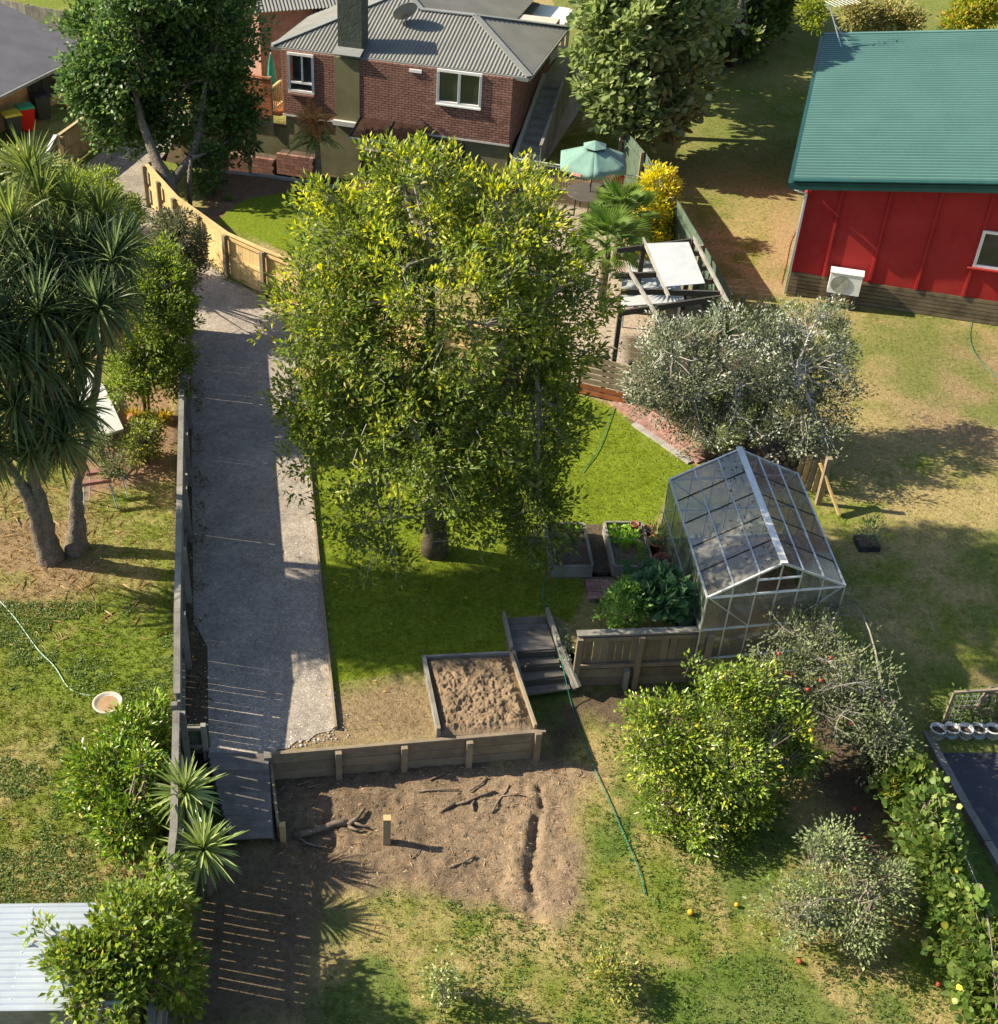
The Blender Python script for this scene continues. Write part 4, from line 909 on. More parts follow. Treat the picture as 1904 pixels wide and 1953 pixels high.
M['red_plastic'] = surf('red_plastic', (.55, .02, .02), (.6, .04, .03), 3, .4)
MB().tube([p, p + [0, 0, .75]], .02, 6).build('pole', M['white_metal'], t)
MB().tube([p + [.16 * math.cos(a_), -.17 + .16 * math.sin(a_), .72] for a_ in np.linspace(0, 2 * math.pi, 15)], .018, 6).build('ring', M['red_plastic'], t)
m_ = MB()
for k in range(10): a_ = k * .628; m_.tube([p + [.15 * math.cos(a_), -.17 + .15 * math.sin(a_), .70], p + [.08 * math.cos(a_ + .3), -.17 + .08 * math.sin(a_ + .3), .42]], .006, 3)
m_.build('net', M['white_paint'], t)
plank('backboard', t, p + [-.2, -.01, .8], p + [.2, -.01, .8], .02, .28, M['red_plastic'])

# ================================================================== BUILDINGS
def on_wall(o, d, vx, vy):
    """(s, z) where a sight line meets the upright plane through o along d"""
    r = _ray(vx, vy); n = np.array([-d[1], d[0]]); t = (o[:2] @ n) / (r[:2] @ n); p = np.array([0, 0, CAM_H]) + t * r
    return float((p[:2] - o[:2]) @ d[:2]), float(p[2])
def corrugated(name, parent, o, du, dv, poly, pitch, amp, mat, z_of, trap=False, th=None):
    """sheet over the plan polygon poly given in (u, v); ribs run along v, repeat along u with the given pitch"""
    poly = np.array(poly, float); u0, u1 = poly[:, 0].min(), poly[:, 0].max()
    prof = [(0, 0), (.15, .7), (.25, 1), (.35, .7), (.5, 0), (.65, -.7), (.75, -1), (.85, -.7)] if not trap else [(0, 0), (.30, 0), (.38, 1), (.62, 1), (.70, 0), (.85, 0)]
    us = sorted(set([u0, u1] + [u for k in range(int((u1 - u0) / pitch) + 2) for f, _ in prof for u in [u0 + (k + f) * pitch] if u0 < u < u1] + [p[0] for p in poly]))
    def rng_v(u):
        vs_ = []
        for a, b in zip(poly, np.roll(poly, -1, 0)):
            if abs(a[0] - b[0]) < 1e-9:
                if abs(a[0] - u) < 1e-9: vs_ += [a[1], b[1]]
            elif min(a[0], b[0]) - 1e-9 <= u <= max(a[0], b[0]) + 1e-9: vs_.append(a[1] + (b[1] - a[1]) * (u - a[0]) / (b[0] - a[0]))
        return min(vs_), max(vs_)
    fr = np.array([f for f, _ in prof] + [1.0]); hh = np.array([h for _, h in prof] + [prof[0][1]])
    V_, F_ = [], []
    for i, u in enumerate(us):
        lo, hi = rng_v(u); h = float(np.interp(((u - u0) / pitch) % 1.0, fr, hh)) * amp
        for k in range(4):
            v = lo + (hi - lo) * k / 3; p = o + du * u + dv * v; V_.append((p[0], p[1], z_of(u, v) + h))
    for i in range(len(us) - 1):
        for k in range(3): F_.append((i * 4 + k, (i + 1) * 4 + k, (i + 1) * 4 + k + 1, i * 4 + k + 1))
    me = mesh_np(name, np.array(V_) - ORIG[parent], F_, mat, not trap); ob = bpy.data.objects.new(name, me); _link(ob, parent)
    return ob
def window(parent, o, d, s0, z0, s1, z1, frame, glass, mull=1, out=.03, fw=.07, opened=False):
    n = np.array([d[1], -d[0], 0]); P_ = lambda s, z, k=out: np.array([o[0] + d[0] * s, o[1] + d[1] * s, z]) + n * k
    w = MB().bar(P_(s0, (z0 + z1) / 2, .012), P_(s1, (z0 + z1) / 2, .012), .02, z1 - z0).build('window', glass, parent)
    def sub(nm, a, b, ww, hh, mat): return MB().bar(a, b, ww, hh).build(nm, mat, w)      # frames are the window's own pieces
    for z in (z0, z1): sub('window_frame', P_(s0 - fw / 2, z), P_(s1 + fw / 2, z), .06, fw, frame)
    for k in range(mull + 2): s = s0 + (s1 - s0) * k / (mull + 1); sub('window_frame', P_(s, z0 + fw / 2), P_(s, z1 - fw / 2), .058 if 0 < k < mull + 1 else .062, fw, frame)
    if opened:
        sub('transom', P_(s0, z0 + (z1 - z0) * .24), P_(s1, z0 + (z1 - z0) * .24), .055, fw * .8, frame); sub('sash', P_((s0 + s1) / 2 + .05, z0 + (z1 - z0) * .27), P_((s0 + s1) / 2 + .05, z1 - fw), .057, fw * .7, frame)
        sub('curtain', P_(s0 + .1, z0 + (z1 - z0) * .3, .026), P_(s0 + .1, z1 - fw, .026), .012, .14, M['terracotta'])
    return w
M['win_glass'] = surf('window_glass', (.02, .025, .03), (.035, .04, .045), 1.5, .06, spec=.8)
M['brick'] = surf('clay_brick', (.25, .125, .095), (.35, .185, .14), 7, .9, .004, 60, c2=(.18, .095, .075), obj_var=.25)
M['mortar'] = surf('mortar', (.44, .39, .34), (.52, .47, .42), 4, 1)
M['plaster_green'] = surf('olive_plaster', (.155, .145, .075), (.20, .185, .10), 2, .95, .008, 30, stain=(.12, .11, .065))
M['plaster_pale'] = surf('pale_plaster', (.5, .48, .44), (.58, .56, .52), 2, .9, .004, 30, stain=(.4, .38, .34))
M['roof_grey'] = surf('grey_corrugated_iron', (.185, .184, .17), (.225, .222, .205), 1.2, .75, spec=.18, stain=(.165, .163, .15))
M['flash'] = surf('grey_flashing', (.20, .21, .20), (.25, .255, .245), 2, .5)
M['chimney'] = surf('dark_render', (.055, .068, .055), (.085, .10, .082), 3, .95, .02, 12)

# ------------------------------------------------------------------ brick house
WLc, WRc = np.array([-3.08, 44.49, 0]), np.array([4.53, 41.70, 0]); hd = nrm(WRc - WLc); hn = np.array([-hd[1], hd[0], 0]); HL_ = np.linalg.norm(WRc - WLc)
BH = thing('brick_house', 'red brick house with grey corrugated hip roof and dark chimney', 'house', (WLc[0], WLc[1], ZU))
FZ, EZ = 1.5, 3.78
hp = lambda s, w, z: WLc + hd * s + hn * w + np.array([0, 0, z])
MB().prism([hp(.03, .03, 0)[:2], hp(HL_ - .03, .03, 0)[:2], hp(HL_ - .03, 6.4, 0)[:2], hp(.03, 6.4, 0)[:2]], FZ + .02, EZ - .02).build('wall', M['mortar'], BH)
MB().prism([hp(.06, .06, 0)[:2], hp(HL_ - .06, .06, 0)[:2], hp(HL_ - .06, 6.3, 0)[:2], hp(.06, 6.3, 0)[:2]], -.7, FZ + .02).build('foundation', M['plaster_green'], BH)
plank('base_course', BH, hp(-.01, .0, FZ), hp(HL_ + .02, .0, FZ), .1, .06, M['plaster_pale'])
W1 = [on_wall(WLc, hd, 836, 192), on_wall(WLc, hd, 919, 142)]; W2 = [on_wall(WLc, hd, 554, 170), on_wall(WLc, hd, 597, 108)]
wins = [(W1[0][0], W1[0][1] + .0, W1[1][0], W1[0][1] + 1.05), (W2[0][0], W2[0][1], W2[1][0], EZ - .12)]
ch0, ch1 = on_wall(WLc, hd, 640, 150)[0], on_wall(WLc, hd, 687, 150)[0]
bk = mesh_np('brick', [(x, y, z) for z in (-.5, .5) for x, y in ((-.5, -.5), (.5, -.5), (.5, .5), (-.5, .5))], [(3, 2, 1, 0), (4, 5, 6, 7), (0, 1, 5, 4), (1, 2, 6, 5), (2, 3, 7, 6), (3, 0, 4, 7)], M['brick'])
bl, bh_ = .235, .082; bricks = []; r = 0; z = FZ + .04
while z + bh_ < EZ:
    for side_ in (0, 1):
        x = -bl / 2 * (r % 2); Lw = HL_ if side_ == 0 else 5.0
        while x < Lw - .05:
            a_, b_ = max(x, 0), min(x + bl, Lw)
            if side_ == 0:
                for h0, h1 in [(w[0], w[2]) for w in wins if z + bh_ / 2 < w[3] and z + bh_ / 2 > w[1]] + [(ch0, ch1)]:
                    if a_ < h1 and b_ > h0:
                        if h0 - a_ > b_ - h1: b_ = h0
                        else: a_ = h1
            if b_ - a_ > .03: bricks.append((side_, (a_ + b_) / 2, b_ - a_ - .016, z + bh_ / 2))
            x += bl
    z += bh_; r += 1
vis = [b for b in bricks if b[0] == 0 and b[1] > 3.6]; vis.sort(key=lambda b: -b[1]); single = set(id(b) for b in vis[:300])
rest = MB()
for b in bricks:
    c_ = hp(b[1], 0, b[3]) if b[0] == 0 else hp(HL_, b[1], b[3]); dd = hd if b[0] == 0 else hn
    if id(b) in single:
        o = bpy.data.objects.new('brick', bk); _link(o, BH); o.location = c_ - ORIG[BH]; o.rotation_euler = (0, 0, math.atan2(dd[1], dd[0])); o.scale = (b[2], .07 + rng.uniform(0, .006), bh_ - .018)
    else: rest.bar(c_ - dd * b[2] / 2, c_ + dd * b[2] / 2, .07 + rng.uniform(0, .006), bh_ - .018)
m2 = surf('clay_brick_far', (.25, .125, .095), (.35, .185, .14), 4.5, .9, .004, 60, c2=(.18, .095, .075))
rest.build('brickwork', m2, BH, kind='stuff')
for i, w in enumerate(wins): window(BH, WLc, hd, *w, M['white_paint'], M['win_glass'], 1 if i == 0 else 0, out=.06, fw=.085, opened=i == 1)
w = wins[1]; plank('window_sill', BH, hp(w[0] - .05, -.08, w[1] - .1), hp(w[2] + .05, -.08, w[1] - .1), .16, .06, M['brick'])
w = wins[0]; plank('window_sill', BH, hp(w[0] - .05, -.06, w[1] - .07), hp(w[2] + .05, -.06, w[1] - .07), .12, .05, M['white_paint'])
zc = on_wall(WLc, hd, 690, 240)[1]
# chimney breast on the wall, stack above the roof
plank('chimney_breast', BH, hp((ch0 + ch1) / 2, .03, -.6), hp((ch0 + ch1) / 2, .03, EZ - .05), ch1 - ch0, .18, M['plaster_green'], up=hn)
MB().prism([hp(ch0 + .02, .22, 0)[:2], hp(ch1 - .02, .22, 0)[:2], hp(ch1 - .02, .85, 0)[:2], hp(ch0 + .02, .85, 0)[:2]], EZ - .1, 5.75).build('chimney', M['chimney'], BH); CHM = bpy.data.objects['chimney']
plank('chimney_plinth', BH, hp(ch0 - .05, -.14, FZ + .03), hp(ch1 + .05, -.14, FZ + .03), .14, .16, M['plaster_pale'])
plank('chimney_flashing', CHM, hp(ch0 - .06, .02, EZ + .145), hp(ch1 + .06, .02, EZ + .145), .42, .02, M['flash'], up=nrm(-.335 * hn + np.array([0, 0, 1])))
# roof planes, in plan coordinates measured from the front-left eave corner
ev = np.array([-3.39, 44.69, 0]); ed_, en_ = hd, hn; t_ = .335; EL = 8.96; EVZ = 3.80
W_ = 2.65; s1 = 4.4; pk = (s1 + W_) / 2
zf = lambda u, v: EVZ + t_ * v
corrugated('roof', BH, ev, ed_, en_, [(0, 0), (EL, 0), (EL - W_, W_), (s1, W_), (pk, pk)], .13, .019, M['roof_grey'], zf)
corrugated('roof', BH, ev, en_, ed_, [(0, 0), (12, 0), (12, pk), (pk, pk)], .13, .019, M['roof_grey'], zf)
corrugated('roof', BH, ev + ed_ * EL, en_, -ed_, [(0, 0), (2 * W_, 0), (W_, W_)], .13, .019, M['roof_grey'], zf)
corrugated('roof', BH, ev + en_ * 2 * W_, ed_, -en_, [(EL, 0), (EL - W_, W_), (s1, W_), (s1 + W_, 0)], .13, .019, M['roof_grey'], zf)
corrugated('roof', BH, ev + ed_ * 2 * pk, en_, -ed_, [(W_, 2 * pk - s1), (pk, pk), (12, pk), (12, 0), (2 * W_, 0)], .13, .019, M['roof_grey'], lambda u, v: EVZ + t_ * v)
rp = lambda u, v, w: ev + ed_ * u + en_ * v + np.array([0, 0, EVZ + t_ * w + .03])
for a_, b_ in (((0, 0, 0), (pk, pk, pk)), ((EL, 0, 0), (EL - W_, W_, W_)), ((EL, 2 * W_, 0), (EL - W_, W_, W_)), ((EL - W_, W_, W_), (s1, W_, W_)), ((s1, W_, W_), (pk, pk, pk)), ((pk, pk, pk), (pk, 12, pk))):
    plank('ridge_cap', BH, rp(*a_), rp(*b_), .22, .035, M['flash'])
for a_, b_ in (((0, 0), (EL, 0)), ((EL, 0), (EL, 2 * W_)), ((0, 0), (0, 12))):
    p0, p1 = ev + ed_ * a_[0] + en_ * a_[1], ev + ed_ * b_[0] + en_ * b_[1]
    plank('gutter', BH, p0 + [0, 0, EVZ - .06], p1 + [0, 0, EVZ - .06], .11, .10, M['flash'])
plank('fascia', BH, ev + ed_ * .06 + en_ * .12 + [0, 0, EVZ - .11], ev + ed_ * (EL - .06) + en_ * .12 + [0, 0, EVZ - .11], .03, .16, M['white_paint'])
MB().prism([(ev + ed_ * .1 + en_ * .14)[:2], (ev + ed_ * (EL - .1) + en_ * .14)[:2], (ev + ed_ * (EL - .1) + en_ * 5.2)[:2], (ev + ed_ * .1 + en_ * 5.2)[:2]], EVZ - .08, EVZ - .05).build('soffit', M['white_paint'], BH)
# satellite dish behind the chimney
dc = rp(4.15, 1.75, 1.75) + [0, 0, .42]; t = thing('satellite_dish', 'round grey satellite dish on the roof beside the chimney', 'satellite dish', dc - [0, 0, .42])
m_ = MB(); m_.lathe((0, 0, 0), [(.02, -.08), (.2, -.055), (.42, .03), (.44, .035), (.2, -.03), (.02, -.06)], 24)
rot = Vector((-.3, .75, .6)).to_track_quat('Z', 'Y').to_matrix(); m_.v = [tuple(np.array(rot @ Vector(v)) + dc) for v in m_.v]; m_.build('dish', M['flash'], t, True)
MB().tube([dc - [0, 0, .45], dc - [0, .02, .02]], .025, 6).build('mast', M['flash'], t); MB().tube([dc + [-.1, .2, -.1], dc + [-.15, .42, .32]], .012, 5).build('feed_arm', M['flash'], t)
# awning over the basement door
AW = thing('door_awning', 'brown tinted awning over the basement door of the brick house', 'awning', hp(ch1 + .6, -.4, ZU))
M['smoke'] = glassmat('brown_polycarbonate', (.30, .16, .10), .72, (.10, .055, .04), (.35, .9), .15, 1.2)
sA, zA = on_wall(WLc, hd, 688, 226); sB, zB = on_wall(WLc, hd, 816, 236); zA = (zA + zB) / 2
for k in range(2):
    a_, b_ = sA + (sB - sA) * k / 2 + .02, sA + (sB - sA) * (k + 1) / 2 - .02
    MB().slab([hp(a_, -.06, zA), hp(b_, -.06, zA), hp(b_, -1.05, zA - .32), hp(a_, -1.05, zA - .32)], .012).build('panel', M['smoke'], AW)
for k in range(3): s = sA + (sB - sA) * k / 2; plank('bracket', AW, hp(s, -.04, zA + .02), hp(s, -1.07, zA - .31), .04, .06, M['black_plastic'])
plank('front_bar', AW, hp(sA, -1.07, zA - .33), hp(sB, -1.07, zA - .33), .05, .05, M['white_metal'])
sD = on_wall(WLc, hd, 700, 290)[0]
plank('door', BH, hp(sD + .1, -.02, ZU), hp(sD + .1, -.02, ZU + .82), .08, .85, M['white_paint'], up=hd)
sw0, sw1 = on_wall(WLc, hd, 832, 285)[0], on_wall(WLc, hd, 885, 285)[0]
plank('basement_window', BH, hp(sw0, -.0, FZ - .38), hp(sw1, -.0, FZ - .38), .14, .45, M['win_glass'])
plank('wall_vent', BH, hp(on_wall(WLc, hd, 782, 128)[0], -.06, EZ - .18), hp(on_wall(WLc, hd, 806, 128)[0], -.06, EZ - .18), .06, .1, M['white_paint'])
# side steps up the right wall
ST = thing('concrete_steps', 'concrete stair climbing beside the right wall of the brick house', 'steps', hp(HL_ + .6, 0, ZU))
for k in range(12):
    z = ZU + .15 * (k + 1); a_ = -.1 + .32 * k
    MB().prism([hp(HL_ + .22, a_, 0)[:2], hp(HL_ + 1.05, a_, 0)[:2], hp(HL_ + 1.05, a_ + .32, 0)[:2], hp(HL_ + .22, a_ + .32, 0)[:2]], ZU - .1, z).build('step', M['concrete'], ST)
MB().prism([hp(HL_ + 1.05, 3.75, 0)[:2], hp(HL_ + .05, 3.75, 0)[:2], hp(HL_ + .05, 6.5, 0)[:2], hp(HL_ + 1.05, 6.5, 0)[:2]], ZU, ZU + 1.8).build('landing', M['concrete'], ST)
sw = [hp(HL_ + .09, -.12, 0)[:2], hp(HL_ + .21, -.12, 0)[:2], hp(HL_ + .21, 3.7, 0)[:2], hp(HL_ + .09, 3.7, 0)[:2]]
MB().prism(sw, ZU - .1, [ZU + .3, ZU + .3, ZU + 2.05, ZU + 2.05]).build('side_wall', M['plaster_pale'], ST)
for k in range(9):
    a_ = -.1 + .45 * k; zz = ZU + .1 + .45 * k * .46; plank('handrail_board', ST, hp(HL_ + 1.1, a_ + .2, zz - .4), hp(HL_ + 1.1, a_ + .2, zz + .95), .03, .43, M['grey_wood'], up=hn)
plank('handrail', ST, hp(HL_ + 1.1, -.15, ZU + 1.05), hp(HL_ + 1.1, 4.1, ZU + 3.0), .1, .05, M['grey_wood'])
# timber deck left of the house
DK = thing('timber_deck', 'raised deck with red brown slatted screen at the left of brick house', 'deck', hp(-1.6, 0, ZU))
sl, zl = on_wall(WLc, hd, 512, 232); nsl = 13
for k in range(nsl): plank('slat', DK, hp(-3.6, -.05, 1.36 + .105 * k), hp(-.42, -.05, 1.36 + .105 * k), .02, .092, M['brown_wood'])
plank('capping_rail', DK, hp(-3.6, -.05, 1.36 + .105 * nsl), hp(-.42, -.05, 1.36 + .105 * nsl), .1, .04, M['brown_wood'])
for s in (-3.5, -2.0, -.46): plank('post', DK, hp(s, .02, ZU), hp(s, .02, 2.75), .09, .09, M['grey_wood'])
for k in range(6): plank('deck_board', DK, hp(-3.6, .1 + .2 * k, 1.42), hp(-.1, .1 + .2 * k, 1.42), .19, .03, M['brown_wood'])
for k in range(16): plank('skirt_board', DK, hp(-3.6 + .2 * k, .03, ZU + .3), hp(-3.6 + .2 * k, .03, 1.28), .02, .18, M['grey_wood'], up=hd)
for k in range(7): plank('baluster', DK, hp(-.40, .03 + .16 * k, 1.42), hp(-.40, .03 + .16 * k, 2.35), .03, .03, M['pine_new'])
for z in (1.6, 2.38): plank('side_rail', DK, hp(-.40, -.05, z), hp(-.40, 1.15, z), .07, .05, M['pine_new'])
p = hp(-.75, .8, 1.44); t = thing('folded_parasol', 'closed green parasol standing on the deck', 'parasol', p)
M['deepgreen'] = surf('deep_green_cloth', (.02, .16, .11), (.03, .21, .15), 4, .8)
MB().lathe(p + [0, 0, .5], [(.05, 0), (.19, .1), (.16, .6), (.09, 1.1), (.03, 1.3)], 9).build('cover', M['deepgreen'], t); MB().tube([p, p + [0, 0, 1.9]], .022, 6).build('pole', M['white_metal'], t)
# planter walls of brick under the deck
MB().prism([hp(-4.2, .1, 0)[:2], hp(.05, .1, 0)[:2], hp(.05, .4, 0)[:2], hp(-4.2, .4, 0)[:2]], -.7, ZU + .31).build('deck_foundation', M['plaster_green'], DK)
for lb, a_, b_ in (('low dark brick planter wall under the tree fern', 528, 598), ('long low brick planter wall below the deck', 436, 522)):
    sa2, za2 = on_wall(WLc - hn * .75, hd, a_, 291); sb2, zb2 = on_wall(WLc - hn * .75, hd, b_, 291); zt2 = min(za2, zb2, .45)
    q0, q1 = hp(sa2, -.75, zt2 - .75), hp(sb2, -.75, zt2 - .75); t = thing('brick_planter', lb, 'planter', q0, 'brick planters below the deck'); dd = nrm(q1 - q0); L2 = np.linalg.norm(q1 - q0); nn_ = np.array([-dd[1], dd[0], 0])
    MB().prism([(q0 + nn_ * .02)[:2], (q1 + nn_ * .02)[:2], (q1 + nn_ * .5)[:2], (q0 + nn_ * .5)[:2]], q0[2], q0[2] + .70).build('soil', M['soil_dark'], t)
    for r in range(6):
        x = -.17 * (r % 2)
        while x < L2 - .06:
            a2, b2 = max(x, 0) + .006, min(x + .34, L2) - .006
            if b2 - a2 > .05: plank('brick', t, q0 + dd * a2 + [0, 0, .07 + .125 * r], q0 + dd * b2 + [0, 0, .07 + .125 * r], .12, .112, M['brick'])
            x += .34
p = G(478, 333); t = thing('timber_post', 'tall greenish timber post in the mulch bed below the deck', 'post', p); plank('shaft', t, p, p + [0, 0, 1.55], .1, .1, M['pine_old'])
plank('cap', t, p + [0, 0, 1.551], p + [0, 0, 1.58], .11, .11, M['pine_new'])
t = thing('garden_kerb', 'curved concrete mowing strip at the back of the mulch bed', 'kerb', G(520, 330))
kp = [G(405, 328), G(450, 331), G(520, 338), G(590, 349), G(660, 362)]
for a_, b_ in zip(kp[:-1], kp[1:]): plank('kerb_stone', t, a_ + [0, 0, .02], b_ + [0, 0, .02], .09, .12, M['concrete'])
# roofs behind the brick house
for lb, pts, z, mt, nm in (('white lean-to roof behind the right wing of brick house', [(992, 44), (1022, 6), (1092, 16), (1080, 46)], 3.3, 'white_paint', 'lean_to'),
                           ('grey lower roof of the annex behind the brick house', [(905, -30), (940, -14), (1030, 6), (1000, 40), (960, 20)], 3.4, 'roof_grey', 'annex_roof')):
    q = [G(a_, b_, z) for a_, b_ in pts]; c_ = np.mean(q, 0); t = thing(nm, lb, 'roof', (c_[0], c_[1], ZU)); MB().slab(q, .06).build('roof_sheet', M[mt], t)
    for p in q: p2 = p * .9 + c_ * .1; plank('post', t, (p2[0], p2[1], ZU), (p2[0], p2[1], z - .06), .1, .1, M['white_paint'])
q = [G(480, 24, 4.0), G(660, 12, 4.0), G(640, -60, 4.0), G(470, -60, 4.0)]; c_ = np.mean(q, 0)
t = thing('brick_house', 'part of another brick house showing between tree and chimney', 'house', (c_[0], c_[1], ZU))
fa_, fb_ = q[0], q[1]; du_ = nrm((fb_ - fa_) * [1, 1, 0]); dv_ = np.array([-du_[1], du_[0], 0])
corrugated('roof', t, fa_ * [1, 1, 0], du_, dv_, [(0, 0), (5, 0), (5, 5), (0, 5)], .13, .019, M['roof_grey'], lambda u, v: 4.0 + .3 * v)
MB().prism([(fa_ + du_ * .3 + dv_ * .4)[:2], (fb_ + du_ * .3 + dv_ * .4)[:2], (fb_ + dv_ * 4)[:2], (fa_ + dv_ * 4)[:2]], ZU, 3.95).build('wall', m2, t)

# ------------------------------------------------------------------ red house
E0r = G(1512, 347, 4.1); rd_ = nrm(np.array([.946, -.324, 0])); rn_ = np.array([.324, .946, 0])
lo_, hi_ = 4.1, 6.5
for _ in range(40):
    mz = (lo_ + hi_) / 2; g_ = (G(1904, 353, mz) - E0r)[:2] @ rn_[:2]
    if g_ > 0: lo_ = mz
    else: hi_ = mz
sR = float((G(1904, 353, mz) - E0r)[:2] @ rd_[:2]); tR = (mz - 4.1) / sR
depR = float((G(1570, 66, 4.1) - E0r)[:2] @ rn_[:2]); RL = 8.5
RH = thing('red_house', 'red board and batten house with dark green corrugated roof', 'house', (11.69, 33.08, ZU))
M['roof_green'] = surf('green_corrugated_iron', (.085, .185, .165), (.10, .21, .185), .5, .5, spec=.4, stain=(.078, .165, .148))
M['trim_green'] = surf('dark_green_trim', (.012, .055, .05), (.016, .07, .062), 2, .4)
M['red_wall'] = surf('red_weatherboard', (.33, .024, .024), (.39, .036, .033), 1.2, .9, .004, 40, spec=.1, stain=(.28, .032, .03), c2=(.35, .04, .036))
rz = lambda u, v: 4.1 + tR * v
corrugated('roof', RH, E0r * [1, 1, 0], rn_, rd_, [(0, 0), (depR, 0), (depR, RL), (0, RL)], .205, .055, M['roof_green'], rz, trap=True)
re = lambda s, w, z=0: E0r * [1, 1, 0] + rd_ * s + rn_ * w + np.array([0, 0, 4.1 + tR * s + z])
plank('barge_board', RH, re(-.02, -.01, -.10), re(RL, -.01, -.10), .035, .20, M['trim_green']); plank('barge_cap', RH, re(-.02, .03, .05), re(RL, .03, .05), .16, .03, M['trim_green'])
plank('barge_cap', RH, re(-.02, depR - .03, .05), re(RL, depR - .03, .05), .16, .03, M['roof_green'])
plank('gutter', RH, re(-.05, -.02, -.08), re(-.05, depR, -.08), .12, .12, M['trim_green'])
rw0 = np.array([11.69, 33.08, 0]); rw = lambda s, k, z: rw0 + rd_ * s - rn_ * k + np.array([0, 0, z])
BZ = ZU + .72; top_z = lambda s: 4.1 + tR * (s + .44) - .08
MB().add([rw(0, 0, BZ), rw(RL - .5, 0, BZ), rw(RL - .5, 0, top_z(RL - .5)), rw(0, 0, top_z(0)), rw(0, -11.8, BZ), rw(RL - .5, -11.8, BZ), rw(RL - .5, -11.8, top_z(RL - .5)), rw(0, -11.8, top_z(0))],
         [(0, 1, 2, 3), (5, 4, 7, 6), (4, 0, 3, 7), (1, 5, 6, 2), (3, 2, 6, 7), (4, 5, 1, 0)]).build('wall', M['red_wall'], RH)
MB().prism([rw(.04, -.04, 0)[:2], rw(RL - .6, -.04, 0)[:2], rw(RL - .6, -11.7, 0)[:2], rw(.04, -11.7, 0)[:2]], ZU - .1, BZ + .01).build('slat_gap_shade', M['black_plastic'], RH)  # black block, painted as the shade seen through the slat gaps
for k in range(6):
    z = ZU + .07 + .118 * k; plank('base_slat', RH, rw(0, .0, z), rw(RL - .5, .0, z), .03, .10, M['skirt_wood']); plank('base_slat', RH, rw(0.0, -.02, z), rw(.0, -11.7, z), .03, .10, M['skirt_wood'])
for k in range(7): s = .88 + 1.22 * k; plank('batten', RH, rw(s, .024, BZ), rw(s, .024, top_z(s) - .02), .07, .05, M['red_wall'], up=-rn_)
plank('corner_board', RH, rw(.05, .022, BZ), rw(.05, .022, top_z(0) - .02), .1, .044, M['red_wall'], up=-rn_)
s_w, z_w = on_wall(rw0, rd_, 1858, 504); zt_ = on_wall(rw0, rd_, 1878, 440)[1]
window(RH, rw0, rd_, s_w, z_w, s_w + 1.5, zt_, M['white_paint'], M['win_glass'], 1, .045, .07)
plank('window_sill', RH, rw(s_w - .15, .08, z_w - .06), rw(s_w + 1.6, .08, z_w - .06), .12, .03, M['red_wall'])
dp = rw(-.02, .09, 0); MB().tube([dp + [0, 0, ZU + .05], dp + [0, 0, 3.7], re(0, .25, -.25)], .04, 8).build('downpipe', M['white_paint'], RH, True)
# heat pump
sa_, za_ = on_wall(rw0 - rn_ * .3, rd_, 1612, 538)
AC = thing('heat_pump', 'white heat pump unit standing against the red house base', 'heat pump', rw(sa_, .25, ZU)); zc_ = za_
def rbox(nm, s0, s1, k0, k1, z0, z1, mt, par): return MB().prism([rw(s0, k0, 0)[:2], rw(s1, k0, 0)[:2], rw(s1, k1, 0)[:2], rw(s0, k1, 0)[:2]], z0, z1).build(nm, mt, par)
rbox('cabinet', sa_ - .42, sa_ + .42, .12, .44, zc_ - .3, zc_ + .3, M['white_paint'], AC); rbox('top_cover', sa_ - .44, sa_ + .44, .10, .46, zc_ + .301, zc_ + .325, M['white_paint'], AC)
gc = rw(sa_ - .12, .45, zc_); m_ = MB()
for rr in (.06, .11, .16, .21, .25): m_.tube([gc + rd_ * rr * math.cos(a_) + np.array([0, 0, rr * math.sin(a_)]) for a_ in np.linspace(0, 2 * math.pi, 21)], .008, 4)
CAB = [c for c in AC.children if c.name.startswith('cabinet')][0]; m_.build('fan_grille', M['flash'], CAB); fg = MB(); fg.add([gc + rn_ * .004] + [gc + rn_ * .004 + rd_ * .25 * math.cos(a_) + np.array([0, 0, .25 * math.sin(a_)]) for a_ in np.linspace(0, 2 * math.pi, 20)[:-1]], [(0, 1 + k, 1 + (k + 1) % 19) for k in range(19)]); fg.build('fan', M['alu'], CAB)
for s in (-.3, .3): rbox('foot', sa_ + s - .05, sa_ + s + .05, .12, .44, ZU, zc_ - .3, M['black_plastic'], AC)
p = G(1775, 594); t = thing('gas_regulator', 'small white gas meter box at foot of the red house', 'meter box', p)
MB().box(p + [0, 0, .09], .3, .2, .16, -.33).build('box', M['white_paint'], t); MB().lathe(p + [0, 0, .17], [(.12, 0), (.1, .06), (.03, .08)], 12).build('dome', M['white_paint'], t, True); MB().tube([p + [0, .05, .2], p + [0, .12, .45]], .025, 6).build('pipe', M['white_metal'], t)
p = G(1866, 600); t = thing('garden_tap', 'garden tap with coiled hose end at foot of the red house', 'tap', p); MB().tube([p + [0, .1, 0], p + [0, .1, .35], p + [0, -.02, .35]], .02, 6).build('pipe', M['alu'], t); MB().lathe(p + [0, -.02, .25], [(.03, 0), (.05, .04), (.02, .12)], 8).build('spout', M['red_plastic'], t)
